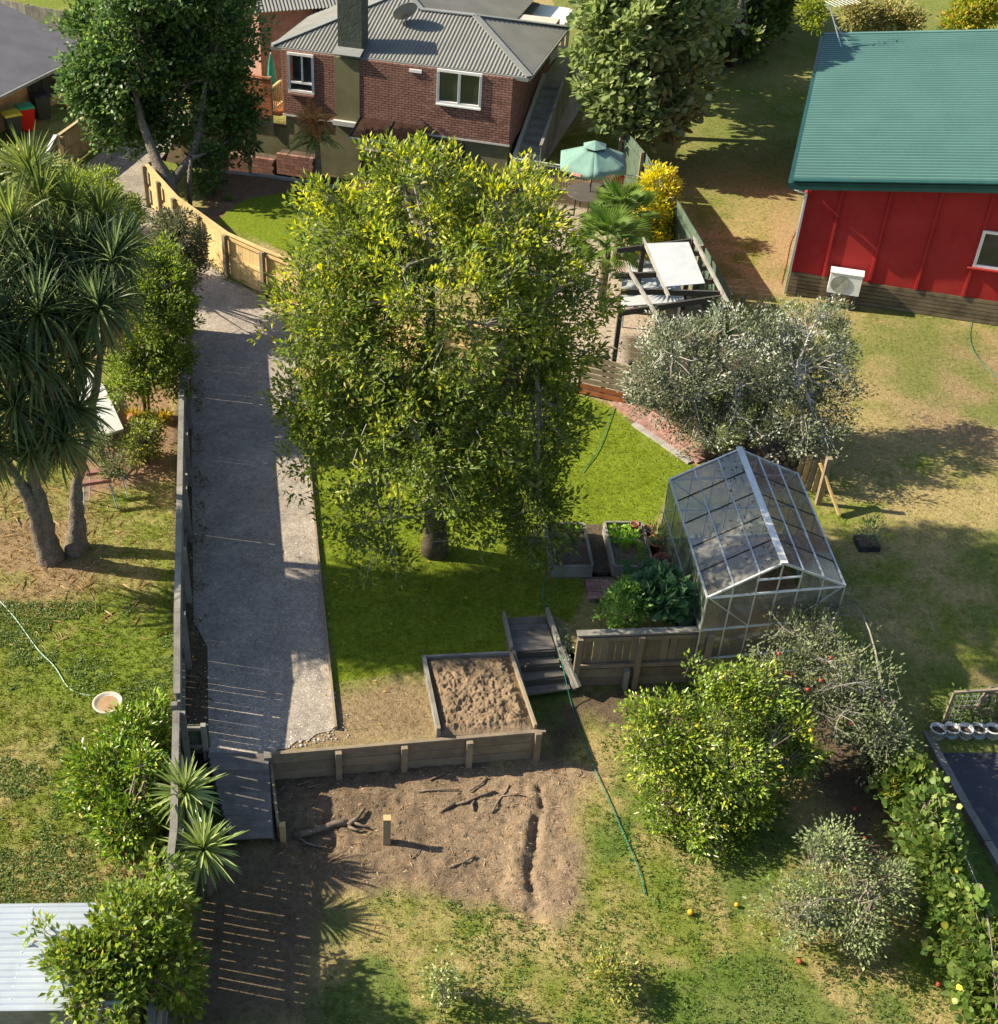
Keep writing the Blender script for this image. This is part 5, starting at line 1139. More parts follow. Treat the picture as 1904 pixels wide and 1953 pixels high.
# aerial
p = re(.6, depR - 1.4, .03); t = thing('tv_antenna', 'white television aerial on a mast at the green roof corner', 'antenna', p)
tp = A(1582, 8, p[1] + .1); MB().tube([p, tp], .022, 6).build('mast', M['white_metal'], t); m_ = MB(); bd = np.array([.96, .2, .1]); m_.tube([tp - bd * .15, tp + bd * 1.0], .014, 5)
for k in range(8): c_ = tp + bd * (.05 + .12 * k); m_.tube([c_ + [.1, -.3, 0], c_ + [-.1, .3, 0]], .008, 4)
m_.build('boom', M['white_metal'], t)
MB().tube([p + [.3, -.5, .02], p + (tp - p) * .55], .006, 4).build('stay_wire', M['white_metal'], t)

# ------------------------------------------------------------------ dark roofed house, upper left
DH = thing('dark_roof_house', 'cream walled house with dark grey roof beside the wheelie bins', 'house', G(60, 230))
w0_, w1_ = G(0, 254), G(140, 180); dh = nrm(w1_ - w0_); dn = np.array([-dh[1], dh[0], 0]); lo_, hi_ = 1.5, 4.5
for _ in range(40):
    ze = (lo_ + hi_) / 2
    if (G(0, 181, ze) - w0_) @ dn > -.5: lo_ = ze
    else: hi_ = ze
e0, e1 = G(0, 181, ze), G(148, 88, ze); e1 = e0 + dh * ((e1 - e0) @ dh); LL = np.linalg.norm(e1 - e0)
M['roof_dark'] = surf('dark_roof', (.115, .112, .125), (.145, .14, .155), 1.5, .8, .004, 40)
M['cream'] = surf('cream_brick', (.42, .27, .13), (.5, .33, .17), 3, .9, .005, 20)
dq = [e0 - dh * 4, e1 + dh * .1, e1 + dh * .1 + dn * 4.5 + [0, 0, 1.2], e0 - dh * 4 + dn * 4.5 + [0, 0, 1.2]]
MB().slab(dq, .08).build('roof', M['roof_dark'], DH); q2 = [dq[3], dq[2], dq[2] + dn * 4 - [0, 0, 1.1], dq[3] + dn * 4 - [0, 0, 1.1]]; MB().slab(q2, .08).build('roof', M['roof_dark'], DH)
plank('gutter', DH, dq[0] - dn * .05 - [0, 0, .06], dq[1] - dn * .05 - [0, 0, .06], .1, .1, M['flash']); plank('ridge_cap', DH, dq[3] + [0, 0, .05], dq[2] + [0, 0, .05], .2, .05, M['roof_dark'])
dw_ = lambda s, k, z: (e0 + dh * s + dn * (.5 - k)) * [1, 1, 0] + np.array([0, 0, z])
MB().prism([dw_(-4, 0, 0)[:2], dw_(LL - .3, 0, 0)[:2], dw_(LL - .3, -8, 0)[:2], dw_(-4, -8, 0)[:2]], ZU - .1, ze - .04).build('wall', M['cream'], DH)
window(DH, dw_(0, 0, 0), dh, LL * .38, ze - 1.15, LL * .82, ze - .2, M['dark_wood'], M['win_glass'], 2, .03, .07)
# wheelie bins
def bin_(vx, vy, body, lid, label, ang, sc_=1.0):
    p = G(vx, vy); t = thing('wheelie_bin', label, 'wheelie bin', p, 'wheelie bins beside the cream house'); ca, sa = math.cos(ang), math.sin(ang)
    def pt(x, y, z): return p + np.array([x * ca - y * sa, x * sa + y * ca, z]) * sc_
    b_ = MB(); b_.add([pt(x, y, z) for z, k in ((.06, .21), (.85, .28)) for x, y in ((-k, -k), (k, -k), (k, k), (-k, k))], [(3, 2, 1, 0), (4, 5, 6, 7), (0, 1, 5, 4), (1, 2, 6, 5), (2, 3, 7, 6), (3, 0, 4, 7)]); b_.build('body', body, t)
    l_ = MB(); l_.add([pt(x, y, z) for z, k in ((.85, .31), (.92, .27)) for x, y in ((-k, -k), (k, -k), (k, k), (-k, k))], [(3, 2, 1, 0), (4, 5, 6, 7), (0, 1, 5, 4), (1, 2, 6, 5), (2, 3, 7, 6), (3, 0, 4, 7)]); l_.build('lid', lid, t)
    bo = [c for c in t.children if c.name.startswith('body')][0]; MB().tube([pt(-.2, .3, .8), pt(.2, .3, .8)], .02, 6).build('handle', M['black_plastic'], bo)
    for x in (-.22, .22): MB().tube([pt(x - .03, .26, .09), pt(x + .03, .26, .09)], .09, 10).build('wheel', M['black_plastic'], t)
M['bin_green'] = surf('bin_green', (.03, .045, .04), (.045, .06, .055), 3, .5); M['bin_red'] = surf('bin_red', (.5, .015, .012), (.56, .02, .018), 3, .4); M['lid_green'] = surf('lid_green', (.03, .28, .12), (.04, .34, .15), 3, .4)
bin_(30, 262, M['bin_green'], M['yellow'], 'dark wheelie bin with yellow lid by the cream house', .5)
bin_(54, 248, M['bin_red'], M['lid_green'], 'red wheelie bin with green lid by the cream house', .5)
bin_(84, 226, M['bin_green'], M['black_plastic'], 'dark wheelie bin with black lid by the cream house', .5)
p = G(128, 205); t = thing('traffic_cone', 'orange traffic cone standing at the corner of the cream house', 'cone', p); M['orange'] = surf('orange_plastic', (.65, .16, .02), (.7, .2, .04), 3, .5)
MB().box(p + [0, 0, .02], .3, .3, .04).build('base', M['black_plastic'], t); MB().lathe(p + [0, 0, .04], [(.12, 0), (.07, .35), (.03, .6)], 12).build('cone', M['orange'], t, True)

# ------------------------------------------------------------------ corrugated shed, lower left
SH = thing('garden_shed', 'shed with pale corrugated iron roof at the lower left edge', 'shed', (-4.8, 10.9, .3))
zs = 2.05; s0_, s1_ = G(-10, 1724, zs), G(265, 1724, zs); b0_ = G(-10, 1930, zs)
M['zinc'] = surf('zincalume', (.40, .45, .50), (.48, .53, .58), 2, .42, metal=.35, spec=.5, stain=(.38, .42, .46))
dpt = abs(s0_[1] - b0_[1]); corrugated('roof', SH, np.array([-6.5, s0_[1] - dpt, 0]), np.array([0, 1.0, 0]), np.array([1.0, 0, 0]), [(0, 0), (dpt, 0), (dpt, s1_[0] + 6.5), (0, s1_[0] + 6.5)], .105, .014, M['zinc'], lambda u, v: zs + .02 * v)
MB().prism([(-6.3, s0_[1] - dpt + .12), (s1_[0] - .12, s0_[1] - dpt + .12), (s1_[0] - .12, s0_[1] - .12), (-6.3, s0_[1] - .12)], .0, zs - .03).build('wall', M['grey_wood'], SH)
nr = 26; sm_ = MB()
for k in range(nr): 
    for x in (-5.0, -4.35): sm_.lathe((x, s0_[1] - dpt + .05 + k * dpt / nr, zs + .02), [(.007, 0), (.007, .008), (.002, .01)], 6)
sm_.build('roof_screws', M['alu'], SH, kind='stuff')

# ================================================================== TREES AND SHRUBS
b = G(830, 1052); M['twig_mid'] = surf('grey_twig', (.20, .18, .15), (.29, .27, .23), 8, .9)
GRN = [((.10, .145, .022), 4), ((.065, .102, .018), 2.5), ((.15, .185, .03), 2.2), ((.20, .17, .06), .4)]
lobes = [px_lobe(795, 370, 23.2, 140, 105), px_lobe(680, 455, 22.6, 115, 115), px_lobe(960, 440, 22.8, 165, 125), px_lobe(640, 620, 21.8, 125, 130), px_lobe(840, 590, 21.4, 210, 190),
         px_lobe(1040, 620, 22.2, 120, 170), px_lobe(620, 780, 21.2, 105, 105), px_lobe(800, 810, 20.9, 190, 150), px_lobe(1010, 820, 21.5, 115, 160), px_lobe(690, 985, 20.4, 85, 75, None, .5),
         px_lobe(880, 960, 20.6, 90, 90, None, .55), px_lobe(1020, 980, 21.0, 85, 100, None, .9), px_lobe(730, 1075, 19.8, 80, 45, .5, .35), px_lobe(575, 880, 21.0, 55, 60, .5, .4)]
tree('leafy_tree', 'big leafy evergreen tree with yellow green shoots in the middle of the garden', 'tree', b, lobes, 3500, 22, .135, .056, GRN,
     [([b - [0, 0, .1], b + [0, 0, .5], b + [-.05, 0, 1.5], b + [.0, .05, 2.6], b + [-.25, .3, 4.2], b + [-.2, .8, 6.4]], [.33, .25, .21, .19, .14, .05]),
      ([b + [0, 0, 1.7], b + [.5, -.1, 2.8], b + [1.2, .0, 4.0], b + [1.7, .3, 5.5]], [.16, .13, .10, .04]), ([b + [-.05, 0, 1.9], b + [-.7, -.2, 3.0], b + [-1.4, .0, 4.4]], [.13, .10, .04])],
     young=((.34, .36, .035), .55, 2.2), mat='leaf', spread=.25, limbs=60, gap=.28, twr=.010, limb_r=.055, inner=.3, twig='twig_mid', lump=.55)
b = G(335, 398)
lobes = [px_lobe(245, 85, 41.4, 135, 105, 2.0), px_lobe(400, 60, 41.8, 110, 105, 2.0), px_lobe(300, -50, 41.4, 150, 85, 2.2), px_lobe(435, 210, 41.6, 66, 90, 1.0), px_lobe(250, 205, 41.0, 95, 80, 1.3), px_lobe(395, 320, 39.8, 38, 50, .5, .6), px_lobe(170, 165, 41.2, 55, 55, 1.0), px_lobe(340, 160, 41.4, 110, 110, 1.6)]
tree('shade_tree', 'tall dark green tree with pale leaning trunk beside the upper driveway', 'tree', b, lobes, 2900, 20, .17, .10, [((.045, .088, .026), 4), ((.068, .122, .034), 3), ((.11, .165, .045), 1.6)],
     [([b - [0, 0, .1], b + [-.15, 0, 1.0], A(300, 310, 39.1), A(270, 230, 39.8), A(245, 120, 40.4)], [.27, .22, .18, .12, .05]), ([b + [-.1, 0, .8], A(372, 290, 39.6), A(395, 150, 40.6)], [.18, .12, .05]), ([b + [.45, .1, -.1], b + [.5, .1, .9], b + [.6, .2, 1.6]], [.08, .07, .05])],
     mat='leaf', spread=.34, limbs=30, wide=True, bark='bark_pale', gap=.20, limb_r=.07, inner=.3)
b = G(1255, 262)
lobes = [px_lobe(1200, 75, 42.8, 95, 95), px_lobe(1275, 30, 43.4, 110, 85), px_lobe(1195, 165, 42.2, 85, 80), px_lobe(1290, 145, 43, 75, 90), px_lobe(1250, 215, 41.6, 60, 45), px_lobe(1160, 20, 43, 50, 60), px_lobe(1245, -70, 44, 120, 90), px_lobe(1320, -40, 45.5, 90, 90), (np.array((8.8, 46.5, 6.6)), (2.6, 2.8, 2.2), 1), (np.array((9.8, 49, 5.4)), (2.4, 2.6, 2.4), 1)]  # upper and rear lobes are out of view, added to lengthen the lawn shadow
tree('broadleaf_tree', 'large leaved olive green tree between brick house and long lawn', 'tree', b, lobes, 2100, 16, .28, .18, [((.155, .20, .075), 4), ((.11, .15, .05), 3), ((.21, .24, .11), 1.5)],
     [([b - [0, 0, .1], b + [0, .2, 1.5], b + [-.2, .4, 3.5], b + [-.2, .6, 5.2]], [.22, .18, .13, .05]), ([b + [0, .2, 1.4], b + [.7, .5, 3.0], b + [.8, .7, 5.0]], [.13, .1, .04])], mat='leaf', spread=.42, limbs=20, wide=True, gap=.2)
b = G(1395, 125)
lobes = [px_lobe(1395, 50, 53, 75, 55), px_lobe(1335, 75, 51.5, 50, 50), px_lobe(1445, 15, 55, 60, 50), px_lobe(1350, 10, 54, 70, 50), px_lobe(1400, -50, 55, 110, 70), px_lobe(1480, -40, 57, 60, 60)]
tree('dense_tree', 'dense dark tree at the top of the long lawn', 'tree', b, lobes, 1100, 18, .28, .15, [((.05, .085, .02), 4), ((.08, .12, .025), 2), ((.16, .19, .04), .8)], [([b, b + [0, .2, 3.0]], [.2, .08])], spread=.42, limbs=12, wide=True, gap=.15)
for lb, nm, ct, bv, L_, pal, n_ in (
    ('loose yellowish shrub behind the green roof next to the aerial', 'shrub', 'shrub', (1665, 78), [(1640, 25, 50.5, 35, 26), (1700, 28, 50.8, 45, 26), (1735, 40, 50.4, 25, 16)], [((.22, .21, .07), 3), ((.14, .15, .05), 2), ((.34, .30, .12), 1)], 260),
    ('bright citrus shrub with orange fruit behind the green roof', 'citrus_shrub', 'shrub', (1865, 72), [(1865, 20, 51, 42, 32), (1830, 42, 50.6, 28, 20)], [((.15, .19, .02), 3), ((.24, .25, .03), 2), ((.6, .33, .03), .5)], 260),
    ('small bright shrub with thin branches at the top of the lawn', 'shrub', 'shrub', (1545, 60), [(1548, 20, 52, 22, 24), (1560, 45, 51.5, 14, 10)], [((.20, .25, .03), 3), ((.12, .16, .03), 2)], 60)):
    b = G(*bv); tree(nm, lb, ct, b, [px_lobe(*l) for l in L_], n_, 16, .17, .08, pal, [([b, b + [0, .1, 1.2]], [.06, .03])], spread=.3, limbs=6)
SHR = (
    ('garden_tree', 'bushy bright green tree beside the driveway fence', 'tree', (278, 790), [(292, 630, 26.6, 82, 125), (248, 720, 26.2, 50, 45), (325, 560, 27.2, 50, 60), (330, 690, 26.4, 42, 60), (285, 530, 27.4, 60, 60), (340, 600, 27.0, 30, 40), (255, 620, 26.8, 55, 85), (310, 500, 28.0, 50, 50)], [((.105, .155, .022), 4), ((.07, .115, .018), 3), ((.19, .22, .03), 1.2)], 1000, 22, .10, .055, .2, 1.4),
    ('dark_shrub', 'dark purplish green shrub at the bend of the driveway', 'shrub', (340, 575), [(348, 475, 31.2, 52, 72), (330, 530, 30.7, 40, 50), (320, 440, 32, 35, 40)], [((.055, .062, .033), 4), ((.085, .09, .04), 2), ((.12, .13, .06), 1)], 420, 22, .10, .05, .2, .5),
    ('green_shrub', 'fine leaved bright green bush behind the cabbage trees', 'shrub', (195, 450), [(180, 375, 34, 62, 48), (235, 408, 33.5, 40, 34), (140, 395, 33.5, 40, 35)], [((.12, .17, .022), 4), ((.08, .125, .02), 2), ((.20, .24, .03), 1.5)], 420, 20, .12, .05, .24, .4),
    ('hedge_shrub', 'pale yellow green flowering hedge near the wheelie bins', 'shrub', (55, 372), [(45, 318, 38.4, 62, 32), (115, 345, 37, 42, 32), (-15, 345, 38, 45, 40), (70, 350, 37.2, 50, 28)], [((.17, .20, .06), 4), ((.11, .14, .045), 2), ((.36, .33, .14), 1)], 420, 20, .16, .075, .27, .4),
    ('small_shrub', 'round yellow topped shrub in front of the garden tree', 'shrub', (272, 880), [(270, 845, 24.9, 38, 40), (288, 810, 25.4, 22, 16)], [((.11, .14, .025), 3), ((.22, .25, .04), 1.5), ((.06, .085, .018), 2)], 110, 22, .09, .045, .17, .4),
    ('climbing_shrub', 'dark leafy shrub growing beside the white board', 'shrub', (205, 905), [(195, 850, 24.2, 22, 35), (220, 890, 23.6, 26, 22), (170, 800, 25.2, 18, 45)], [((.06, .085, .025), 3), ((.10, .13, .04), 1)], 110, 20, .07, .04, .16, .3),
    ('laurel_shrub', 'glossy bright green shrub between bird bath and fence', 'shrub', (262, 1590), [(262, 1415, 1.05, 62, 62), (212, 1490, .95, 74, 74), (250, 1570, .85, 66, 64), (300, 1370, .95, 28, 40), (278, 1490, 1.1, 45, 70)], [((.12, .20, .02), 4), ((.085, .15, .015), 3), ((.22, .27, .03), 1.5), ((.45, .36, .12), .25)], 620, 17, .135, .056, .2, .3),
    ('plum_shrub', 'tall leafy fruit shrub overhanging the corrugated shed roof', 'shrub', (275, 1940), [(255, 1800, 2.0, 95, 100), (160, 1845, 2.25, 70, 50), (290, 1700, 1.6, 70, 70), (335, 1850, 1.7, 50, 75), (210, 1925, 2.2, 100, 45), (85, 1785, 2.3, 50, 25, .25, .5), (330, 1725, 2.0, 22, 60, .2, .5)], [((.12, .175, .025), 4), ((.075, .12, .018), 3), ((.20, .24, .045), 1.5), ((.28, .22, .06), .3)], 640, 15, .13, .068, .2, 1.2),
)
for nm, lb, ct, bv, L_, pal, n_, per, L, W2_, spd, th_ in SHR:
    b = G(*bv, .45 if bv[1] > 1400 else ZU)
    tree(nm, lb, ct, b, [(hl if nm in ('laurel_shrub', 'plum_shrub') else px_lobe)(*l) for l in L_], n_, per, L, W2_, pal, [([b - [0, 0, .05], b + [.02, 0, th_]], [.05, .03]), ([b + [.08, .05, -.05], b + [.15, .05, th_]], [.04, .025])], mat='leaf_gloss' if nm == 'laurel_shrub' else 'leaf', spread=spd, limbs=12, gap=.12, limb_r=.025)
b = G(1345, 872)
lobes = [px_lobe(1295, 705, 25.6, 100, 95), px_lobe(1450, 680, 25.9, 110, 110), px_lobe(1562, 655, 26.4, 78, 85), px_lobe(1500, 790, 25.0, 115, 75), px_lobe(1350, 790, 25.2, 110, 60), px_lobe(1585, 775, 25.5, 58, 80), px_lobe(1238, 735, 25.4, 50, 60), px_lobe(1300, 640, 26.4, 60, 45)]
tree('silver_tree', 'wide silvery grey green tree behind the greenhouse', 'tree', b, lobes, 1500, 26, .085, .04, [((.095, .115, .058), 4), ((.14, .155, .095), 3), ((.23, .24, .175), 1.2), ((.06, .075, .036), 2.5)],
     [([b - [0, 0, .1], b + [.05, 0, .9], b + [.6, .3, 1.8]], [.13, .11, .06]), ([b + [0, 0, .3], b + [-.4, .2, 1.4]], [.09, .05]), ([b + [.9, .3, -.1], b + [1.3, .4, 1.2], b + [1.9, .6, 2.0]], [.10, .08, .04])], young=((.36, .37, .31), .5, 1.0), mat='leaf_matte', spread=.24, limbs=34, twig='twig_pale', gap=.3, twr=.009, lump=.6, inner=.3, limb_r=.035)
b = G(1385, 1570, 0)
lobes = [px_lobe(1360, 1415, 15.6, 135, 115), px_lobe(1270, 1405, 15.6, 80, 85), px_lobe(1490, 1415, 15.8, 70, 70), px_lobe(1310, 1545, 14.8, 85, 70), px_lobe(1430, 1310, 16.4, 70, 50), px_lobe(1420, 1505, 15.2, 80, 70), px_lobe(1330, 1310, 16.3, 60, 45), px_lobe(1370, 1590, 14.6, 55, 40), px_lobe(1530, 1440, 15.5, 30, 35)]
LT, Cc, Oc = tree('citrus_tree', 'round bright green citrus tree dotted with yellow fruit', 'tree', b, lobes, 1050, 26, .095, .042, [((.115, .175, .016), 4), ((.075, .125, .014), 3), ((.20, .25, .028), 1.8)], [([b - [0, 0, .05], b + [0, .05, .6]], [.09, .06])],
     young=((.30, .33, .035), .25, .4), mat='leaf_gloss', spread=.22, limbs=18, gap=.27, zmin=.1, lump=.7)
def fruits(t, C, O, n, r, mats, nm='fruit', only=None):
    idx = [i for i in range(len(C)) if only is None or only(C[i], O[i])]; rng.shuffle(idx)
    me = {}
    for k, i in enumerate(idx[:n]):
        mt = mats[k % len(mats)]
        if mt.name not in me:
            m_ = MB(); m_.lathe((0, 0, 0), [(r * math.sin(a_) + .0005, -r * math.cos(a_)) for a_ in np.linspace(0, math.pi, 7)], 9); me[mt.name] = mesh_np(nm, m_.v, m_.f, mt, True)
        o = bpy.data.objects.new(nm, me[mt.name]); _link(o, t); o.location = C[i] + O[i] * .17 - ORIG[t]
M['lemon'] = surf('yellow_fruit', (.75, .50, .03), (.8, .56, .05), 9, .5); M['orange_fruit'] = surf('orange_fruit', (.75, .30, .02), (.8, .36, .03), 9, .5); M['apple'] = surf('red_apple', (.34, .03, .022), (.45, .10, .05), 20, .5)
fruits(LT, Cc, Oc, 16, .034, [M['lemon'], M['lemon'], M['orange_fruit']], only=lambda c_, o_: o_[1] < .2 and o_[0] < .5)
b = G(1650, 1490, 0)
lobes = [hl(1540, 1240, 1.75, 105, 70), hl(1670, 1205, 1.8, 72, 70), hl(1615, 1325, 1.6, 100, 90), hl(1685, 1415, 1.2, 55, 65), hl(1480, 1275, 1.5, 60, 50), hl(1590, 1180, 1.8, 90, 40)]
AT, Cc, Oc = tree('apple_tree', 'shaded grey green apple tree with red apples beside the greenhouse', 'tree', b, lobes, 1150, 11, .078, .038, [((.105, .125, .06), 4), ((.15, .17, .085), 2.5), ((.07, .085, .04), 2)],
     [([b - [0, 0, .1], b + [-.1, .1, .7], b + [-.3, .5, 1.5]], [.09, .075, .05]), ([b + [-.05, .1, .6], b + [.1, .4, 1.5]], [.06, .035])], mat='leaf_matte', spread=.24, limbs=30, twig='twig_mid', gap=.44, twr=.009, limb_r=.028, lump=.85, inner=.1, outward=1.0)
fruits(AT, Cc, Oc, 12, .036, [M['apple']])
b = G(1625, 1805, 0)
lobes = [hl(1612, 1695, .95, 95, 66), hl(1525, 1735, .75, 66, 55), hl(1692, 1680, .85, 50, 50), hl(1590, 1610, 1.2, 50, 45), hl(1640, 1765, .7, 55, 45)]
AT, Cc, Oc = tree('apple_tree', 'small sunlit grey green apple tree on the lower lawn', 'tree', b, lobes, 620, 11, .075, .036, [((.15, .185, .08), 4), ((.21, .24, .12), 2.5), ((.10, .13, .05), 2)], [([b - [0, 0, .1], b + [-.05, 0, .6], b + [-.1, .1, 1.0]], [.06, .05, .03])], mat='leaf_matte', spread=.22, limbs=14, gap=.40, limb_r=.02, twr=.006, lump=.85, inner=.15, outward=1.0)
fruits(AT, Cc, Oc, 4, .034, [M['apple']])
b = G(1250, 430)
tree('golden_shrub', 'golden yellow shrub against the green fence', 'shrub', G(1250, 470), [px_lobe(1257, 350, 36.6, 36, 30), px_lobe(1255, 410, 36.2, 40, 48), px_lobe(1238, 455, 35.6, 42, 30)], 330, 20, .12, .055, [((.50, .42, .02), 4), ((.30, .30, .02), 3), ((.14, .19, .02), 1.5)], [([G(1250, 470), G(1250, 470) + [0, 0, .6]], [.05, .03])], spread=.22, limbs=6)
VL = [(1735, 1500, .7, 42, 45), (1708, 1450, .6, 30, 35), (1765, 1565, .75, 50, 50), (1800, 1640, .8, 52, 55), (1835, 1720, .8, 58, 58), (1862, 1800, .75, 52, 55), (1885, 1880, .7, 48, 55), (1905, 1945, .7, 45, 45)]
b = G(1800, 1690, 0)
GV, Cc, Oc = tree('grape_vine', 'leafy grape vine growing along the wire fence at the lower right', 'vine', b, [hl(*l) for l in VL], 1150, 12, .115, .11, [((.10, .15, .03), 4), ((.065, .11, .024), 4), ((.18, .22, .06), 1.8), ((.42, .36, .05), .2)],
     [([G(1770, 1600, 0), G(1770, 1600, 0) + [0, 0, .8]], [.03, .02]), ([G(1850, 1800, 0), G(1850, 1800, 0) + [0, 0, .8]], [.03, .02])], mat='leaf', spread=.24, limbs=14, wide=True, gap=.24, up=.4, limb_r=.02, lump=.7, inner=.2)
tree('bean_bush', 'light green leafy vegetable bush behind the short board fence', 'plant', G(1195, 1195), [px_lobe(1190, 1160, 18.9, 42, 42), px_lobe(1215, 1135, 19.3, 35, 30)], 120, 24, .085, .05, [((.10, .19, .03), 4), ((.15, .25, .05), 2)], [([G(1195, 1195), G(1195, 1195) + [0, 0, .4]], [.02, .01])], spread=.16, limbs=6, topw=.4, limb_r=.012)
tree('squash_plant', 'blue green broad leaved squash plants beside the greenhouse', 'plant', G(1262, 1180), [px_lobe(1255, 1130, 19.2, 45, 40), px_lobe(1235, 1110, 19.8, 40, 28), px_lobe(1285, 1150, 18.9, 30, 35)], 100, 10, .19, .17, [((.06, .12, .055), 4), ((.09, .16, .075), 2)], [([G(1262, 1180), G(1262, 1180) + [0, 0, .3]], [.02, .01])], spread=.18, limbs=6, wide=True, topw=.5, limb_r=.012)
for vv, lb, pal, hh in (((842, 1930), 'sparse sapling with pale cream leaves on the lower lawn', [((.13, .17, .05), 3), ((.42, .42, .22), .8)], 60), ((1165, 1900), 'low yellow leaved shrub at the bottom of the lower lawn', [((.30, .28, .07), 1.2), ((.14, .18, .04), 2)], 30)):
    b = G(*vv, 0); tree('young_shrub', lb, 'shrub', b, [hl(vv[0], vv[1] - 45, .4, 34 if hh == 60 else 48, hh)], 70, 12, .075, .04, pal, [([b, b + [0, 0, .5]], [.015, .008])], spread=.14, limbs=6, zmin=.03, inner=.2, limb_r=.008, twr=.004)
# lavender-like seedling in a black square planter on the right lawn
p = G(1652, 1040); t = thing('planter_box', 'young olive plant in a black square planter on the shaded lawn', 'planter', p); MB().box(p + [0, 0, .06], .45, .45, .12).build('tray', M['black_plastic'], t); MB().box(p + [0, 0, .125], .38, .38, .012).build('soil', M['soil_dark'], t)
n = 260; d = rdir(n); d[:, 2] = np.abs(d[:, 2]); leaf_cloud('plant', p + [0, 0, .15] + d * [.28, .28, .7] * rng.random((n, 1)) ** .5, d + [0, 0, .5], rdir(n), .09, .025, np.array((.13, .17, .10)) * rng.uniform(.6, 1.3, (n, 1)), M['leaf_matte'], t, kind='stuff')

# ------------------------------------------------------------------ strap-leaved plants
def strap(L, W_, droop, n=6, fold=.25):
    """one long tapering leaf along +x, bending down"""
    v, f = [], []
    for i in range(n):
        t_ = i / (n - 1); x = L * t_ * (1 - .18 * droop * t_); z = -droop * L * t_ ** 2 * .6; w = W_ * (.55 + .9 * t_ * (1 - t_) * 1.6 if t_ < .75 else (1 - t_) * 3.3 * .87) / 1.2
        w = max(w, .002); v += [(x, -w / 2, z + w * fold), (x, 0, z), (x, w / 2, z + w * fold)]
    for i in range(n - 1): f += [(i * 3, i * 3 + 3, i * 3 + 4, i * 3 + 1), (i * 3 + 1, i * 3 + 4, i * 3 + 5, i * 3 + 2)]
    return np.array(v), f
def head_mesh(n, L, W_, el_lo, el_hi, droop, pal, dead=0.0):
    V_, F_, T_ = [], [], []; k0 = 0
    for k in range(n):
        el = R(el_lo + (el_hi - el_lo) * (k + .5) / n); az = k * 2.39996 + rng.normal() * .15; l_ = L * rng.uniform(.8, 1.12)
        v, f = strap(l_, W_ * rng.uniform(.85, 1.15), droop * rng.uniform(.5, 1.3) * (1.1 - math.sin(max(el, 0))))
        m_ = Matrix.Rotation(az, 3, 'Z') @ Matrix.Rotation(-el, 3, 'Y'); v = v @ np.array(m_).T
        V_.append(v); F_ += [tuple(i + k0 for i in q) for q in f]; k0 += len(v)
        c_ = np.array(pal[rng.integers(len(pal))]) * rng.uniform(.75, 1.25)
        if el < R(-15) and rng.random() < dead: c_ = np.array((.22, .16, .07)) * rng.uniform(.7, 1.2)
        T_.append(np.tile(c_, (len(v), 1)))
    return np.concatenate(V_), F_, np.clip(np.concatenate(T_), 0, 1)
b = G(112, 1062)
CT = thing('cabbage_tree', 'clump of tall cabbage trees with grey trunks and spiky heads', 'tree', b)
TRK = [((95, 1064), (62, 960), (20, 890), (-20, 830), 21.3), ((100, 1066), (75, 950), (55, 880), (70, 780), 21.4), ((145, 1050), (145, 930), (170, 820), (197, 640), 21.9)]
for i, (a_, b_, c_, d__, Y_) in enumerate(TRK):
    p0 = G(*a_) - [0, 0, .1]; kk = [p0, p0 * .55 + A(*b_, Y_) * .45 + [0, 0, -.05], A(*b_, Y_), A(*c_, Y_ + .1), A(*d__, Y_ + .2)]; rr_ = [.29, .19, .15 if i in (0, 1, 3) else .12, .09, .06]
    u_ = np.linspace(0, 4, 33); kk = np.stack([np.interp(u_, range(5), [q_[m_] for q_ in kk]) for m_ in range(3)], -1)
    MB().tube(list(kk), list(np.interp(u_, range(5), rr_)), 18).rough(.06).build('trunk', M['bark_pale'], CT, True)
HD = [(75, 600, 21.6, 1.0), (37, 672, 21.2, .9), (190, 590, 21.9, .9), (213, 500, 22.4, .95), (30, 775, 21.0, .95), (123, 840, 20.9, .8), (105, 765, 21.3, .85), (78, 385, 23.4, 1.0), (25, 430, 22.8, 1.0), (195, 420, 23.4, .8), (235, 475, 23.0, .8), (110, 470, 22.8, .9), (-15, 560, 21.8, 1.0), (150, 690, 21.8, .7), (150, 545, 22.4, .8), (45, 500, 22.3, .95), (-20, 850, 20.8, .9), (60, 860, 20.8, .7), (140, 400, 23.6, .9), (60, 330, 24.0, .9), (120, 610, 21.9, .95), (5, 620, 21.6, 1.0), (75, 700, 21.3, .95), (165, 480, 22.8, .9), (85, 540, 22.2, .95), (215, 570, 22.4, .8), (-10, 480, 22.6, 1.0), (95, 820, 21.0, .8), (150, 780, 21.6, .7), (-60, 620, 22.0, 1.05), (-70, 720, 21.6, 1.05), (-120, 660, 22.0, 1.1), (-130, 780, 21.4, 1.1), (-60, 800, 21.2, 1.0), (-110, 540, 22.6, 1.1), (-170, 720, 21.8, 1.1), (-180, 600, 22.4, 1.1), (-150, 840, 21.2, 1.1), (-90, 600, 21.2, 1.1), (-140, 560, 21.6, 1.1), (-200, 660, 21.4, 1.1), (-60, 690, 20.9, 1.05), (-120, 720, 20.8, 1.1), (-170, 650, 20.9, 1.1), (-100, 800, 20.6, 1.1), (-40, 640, 21.0, 1.05), (-150, 580, 21.0, 1.1), (-80, 560, 21.1, 1.1)]  # heads left of the frame are unseen, added to shade the lawn
HD = [(a_, b_, c_ - (.5 if b_ > 560 else .2), d_ * 1.03) for a_, b_, c_, d_ in HD]
PALC = [(.06, .092, .04), (.085, .12, .05), (.115, .155, .065), (.05, .08, .038)]; PALS = [(.10, .135, .035), (.135, .17, .042), (.07, .10, .03)]
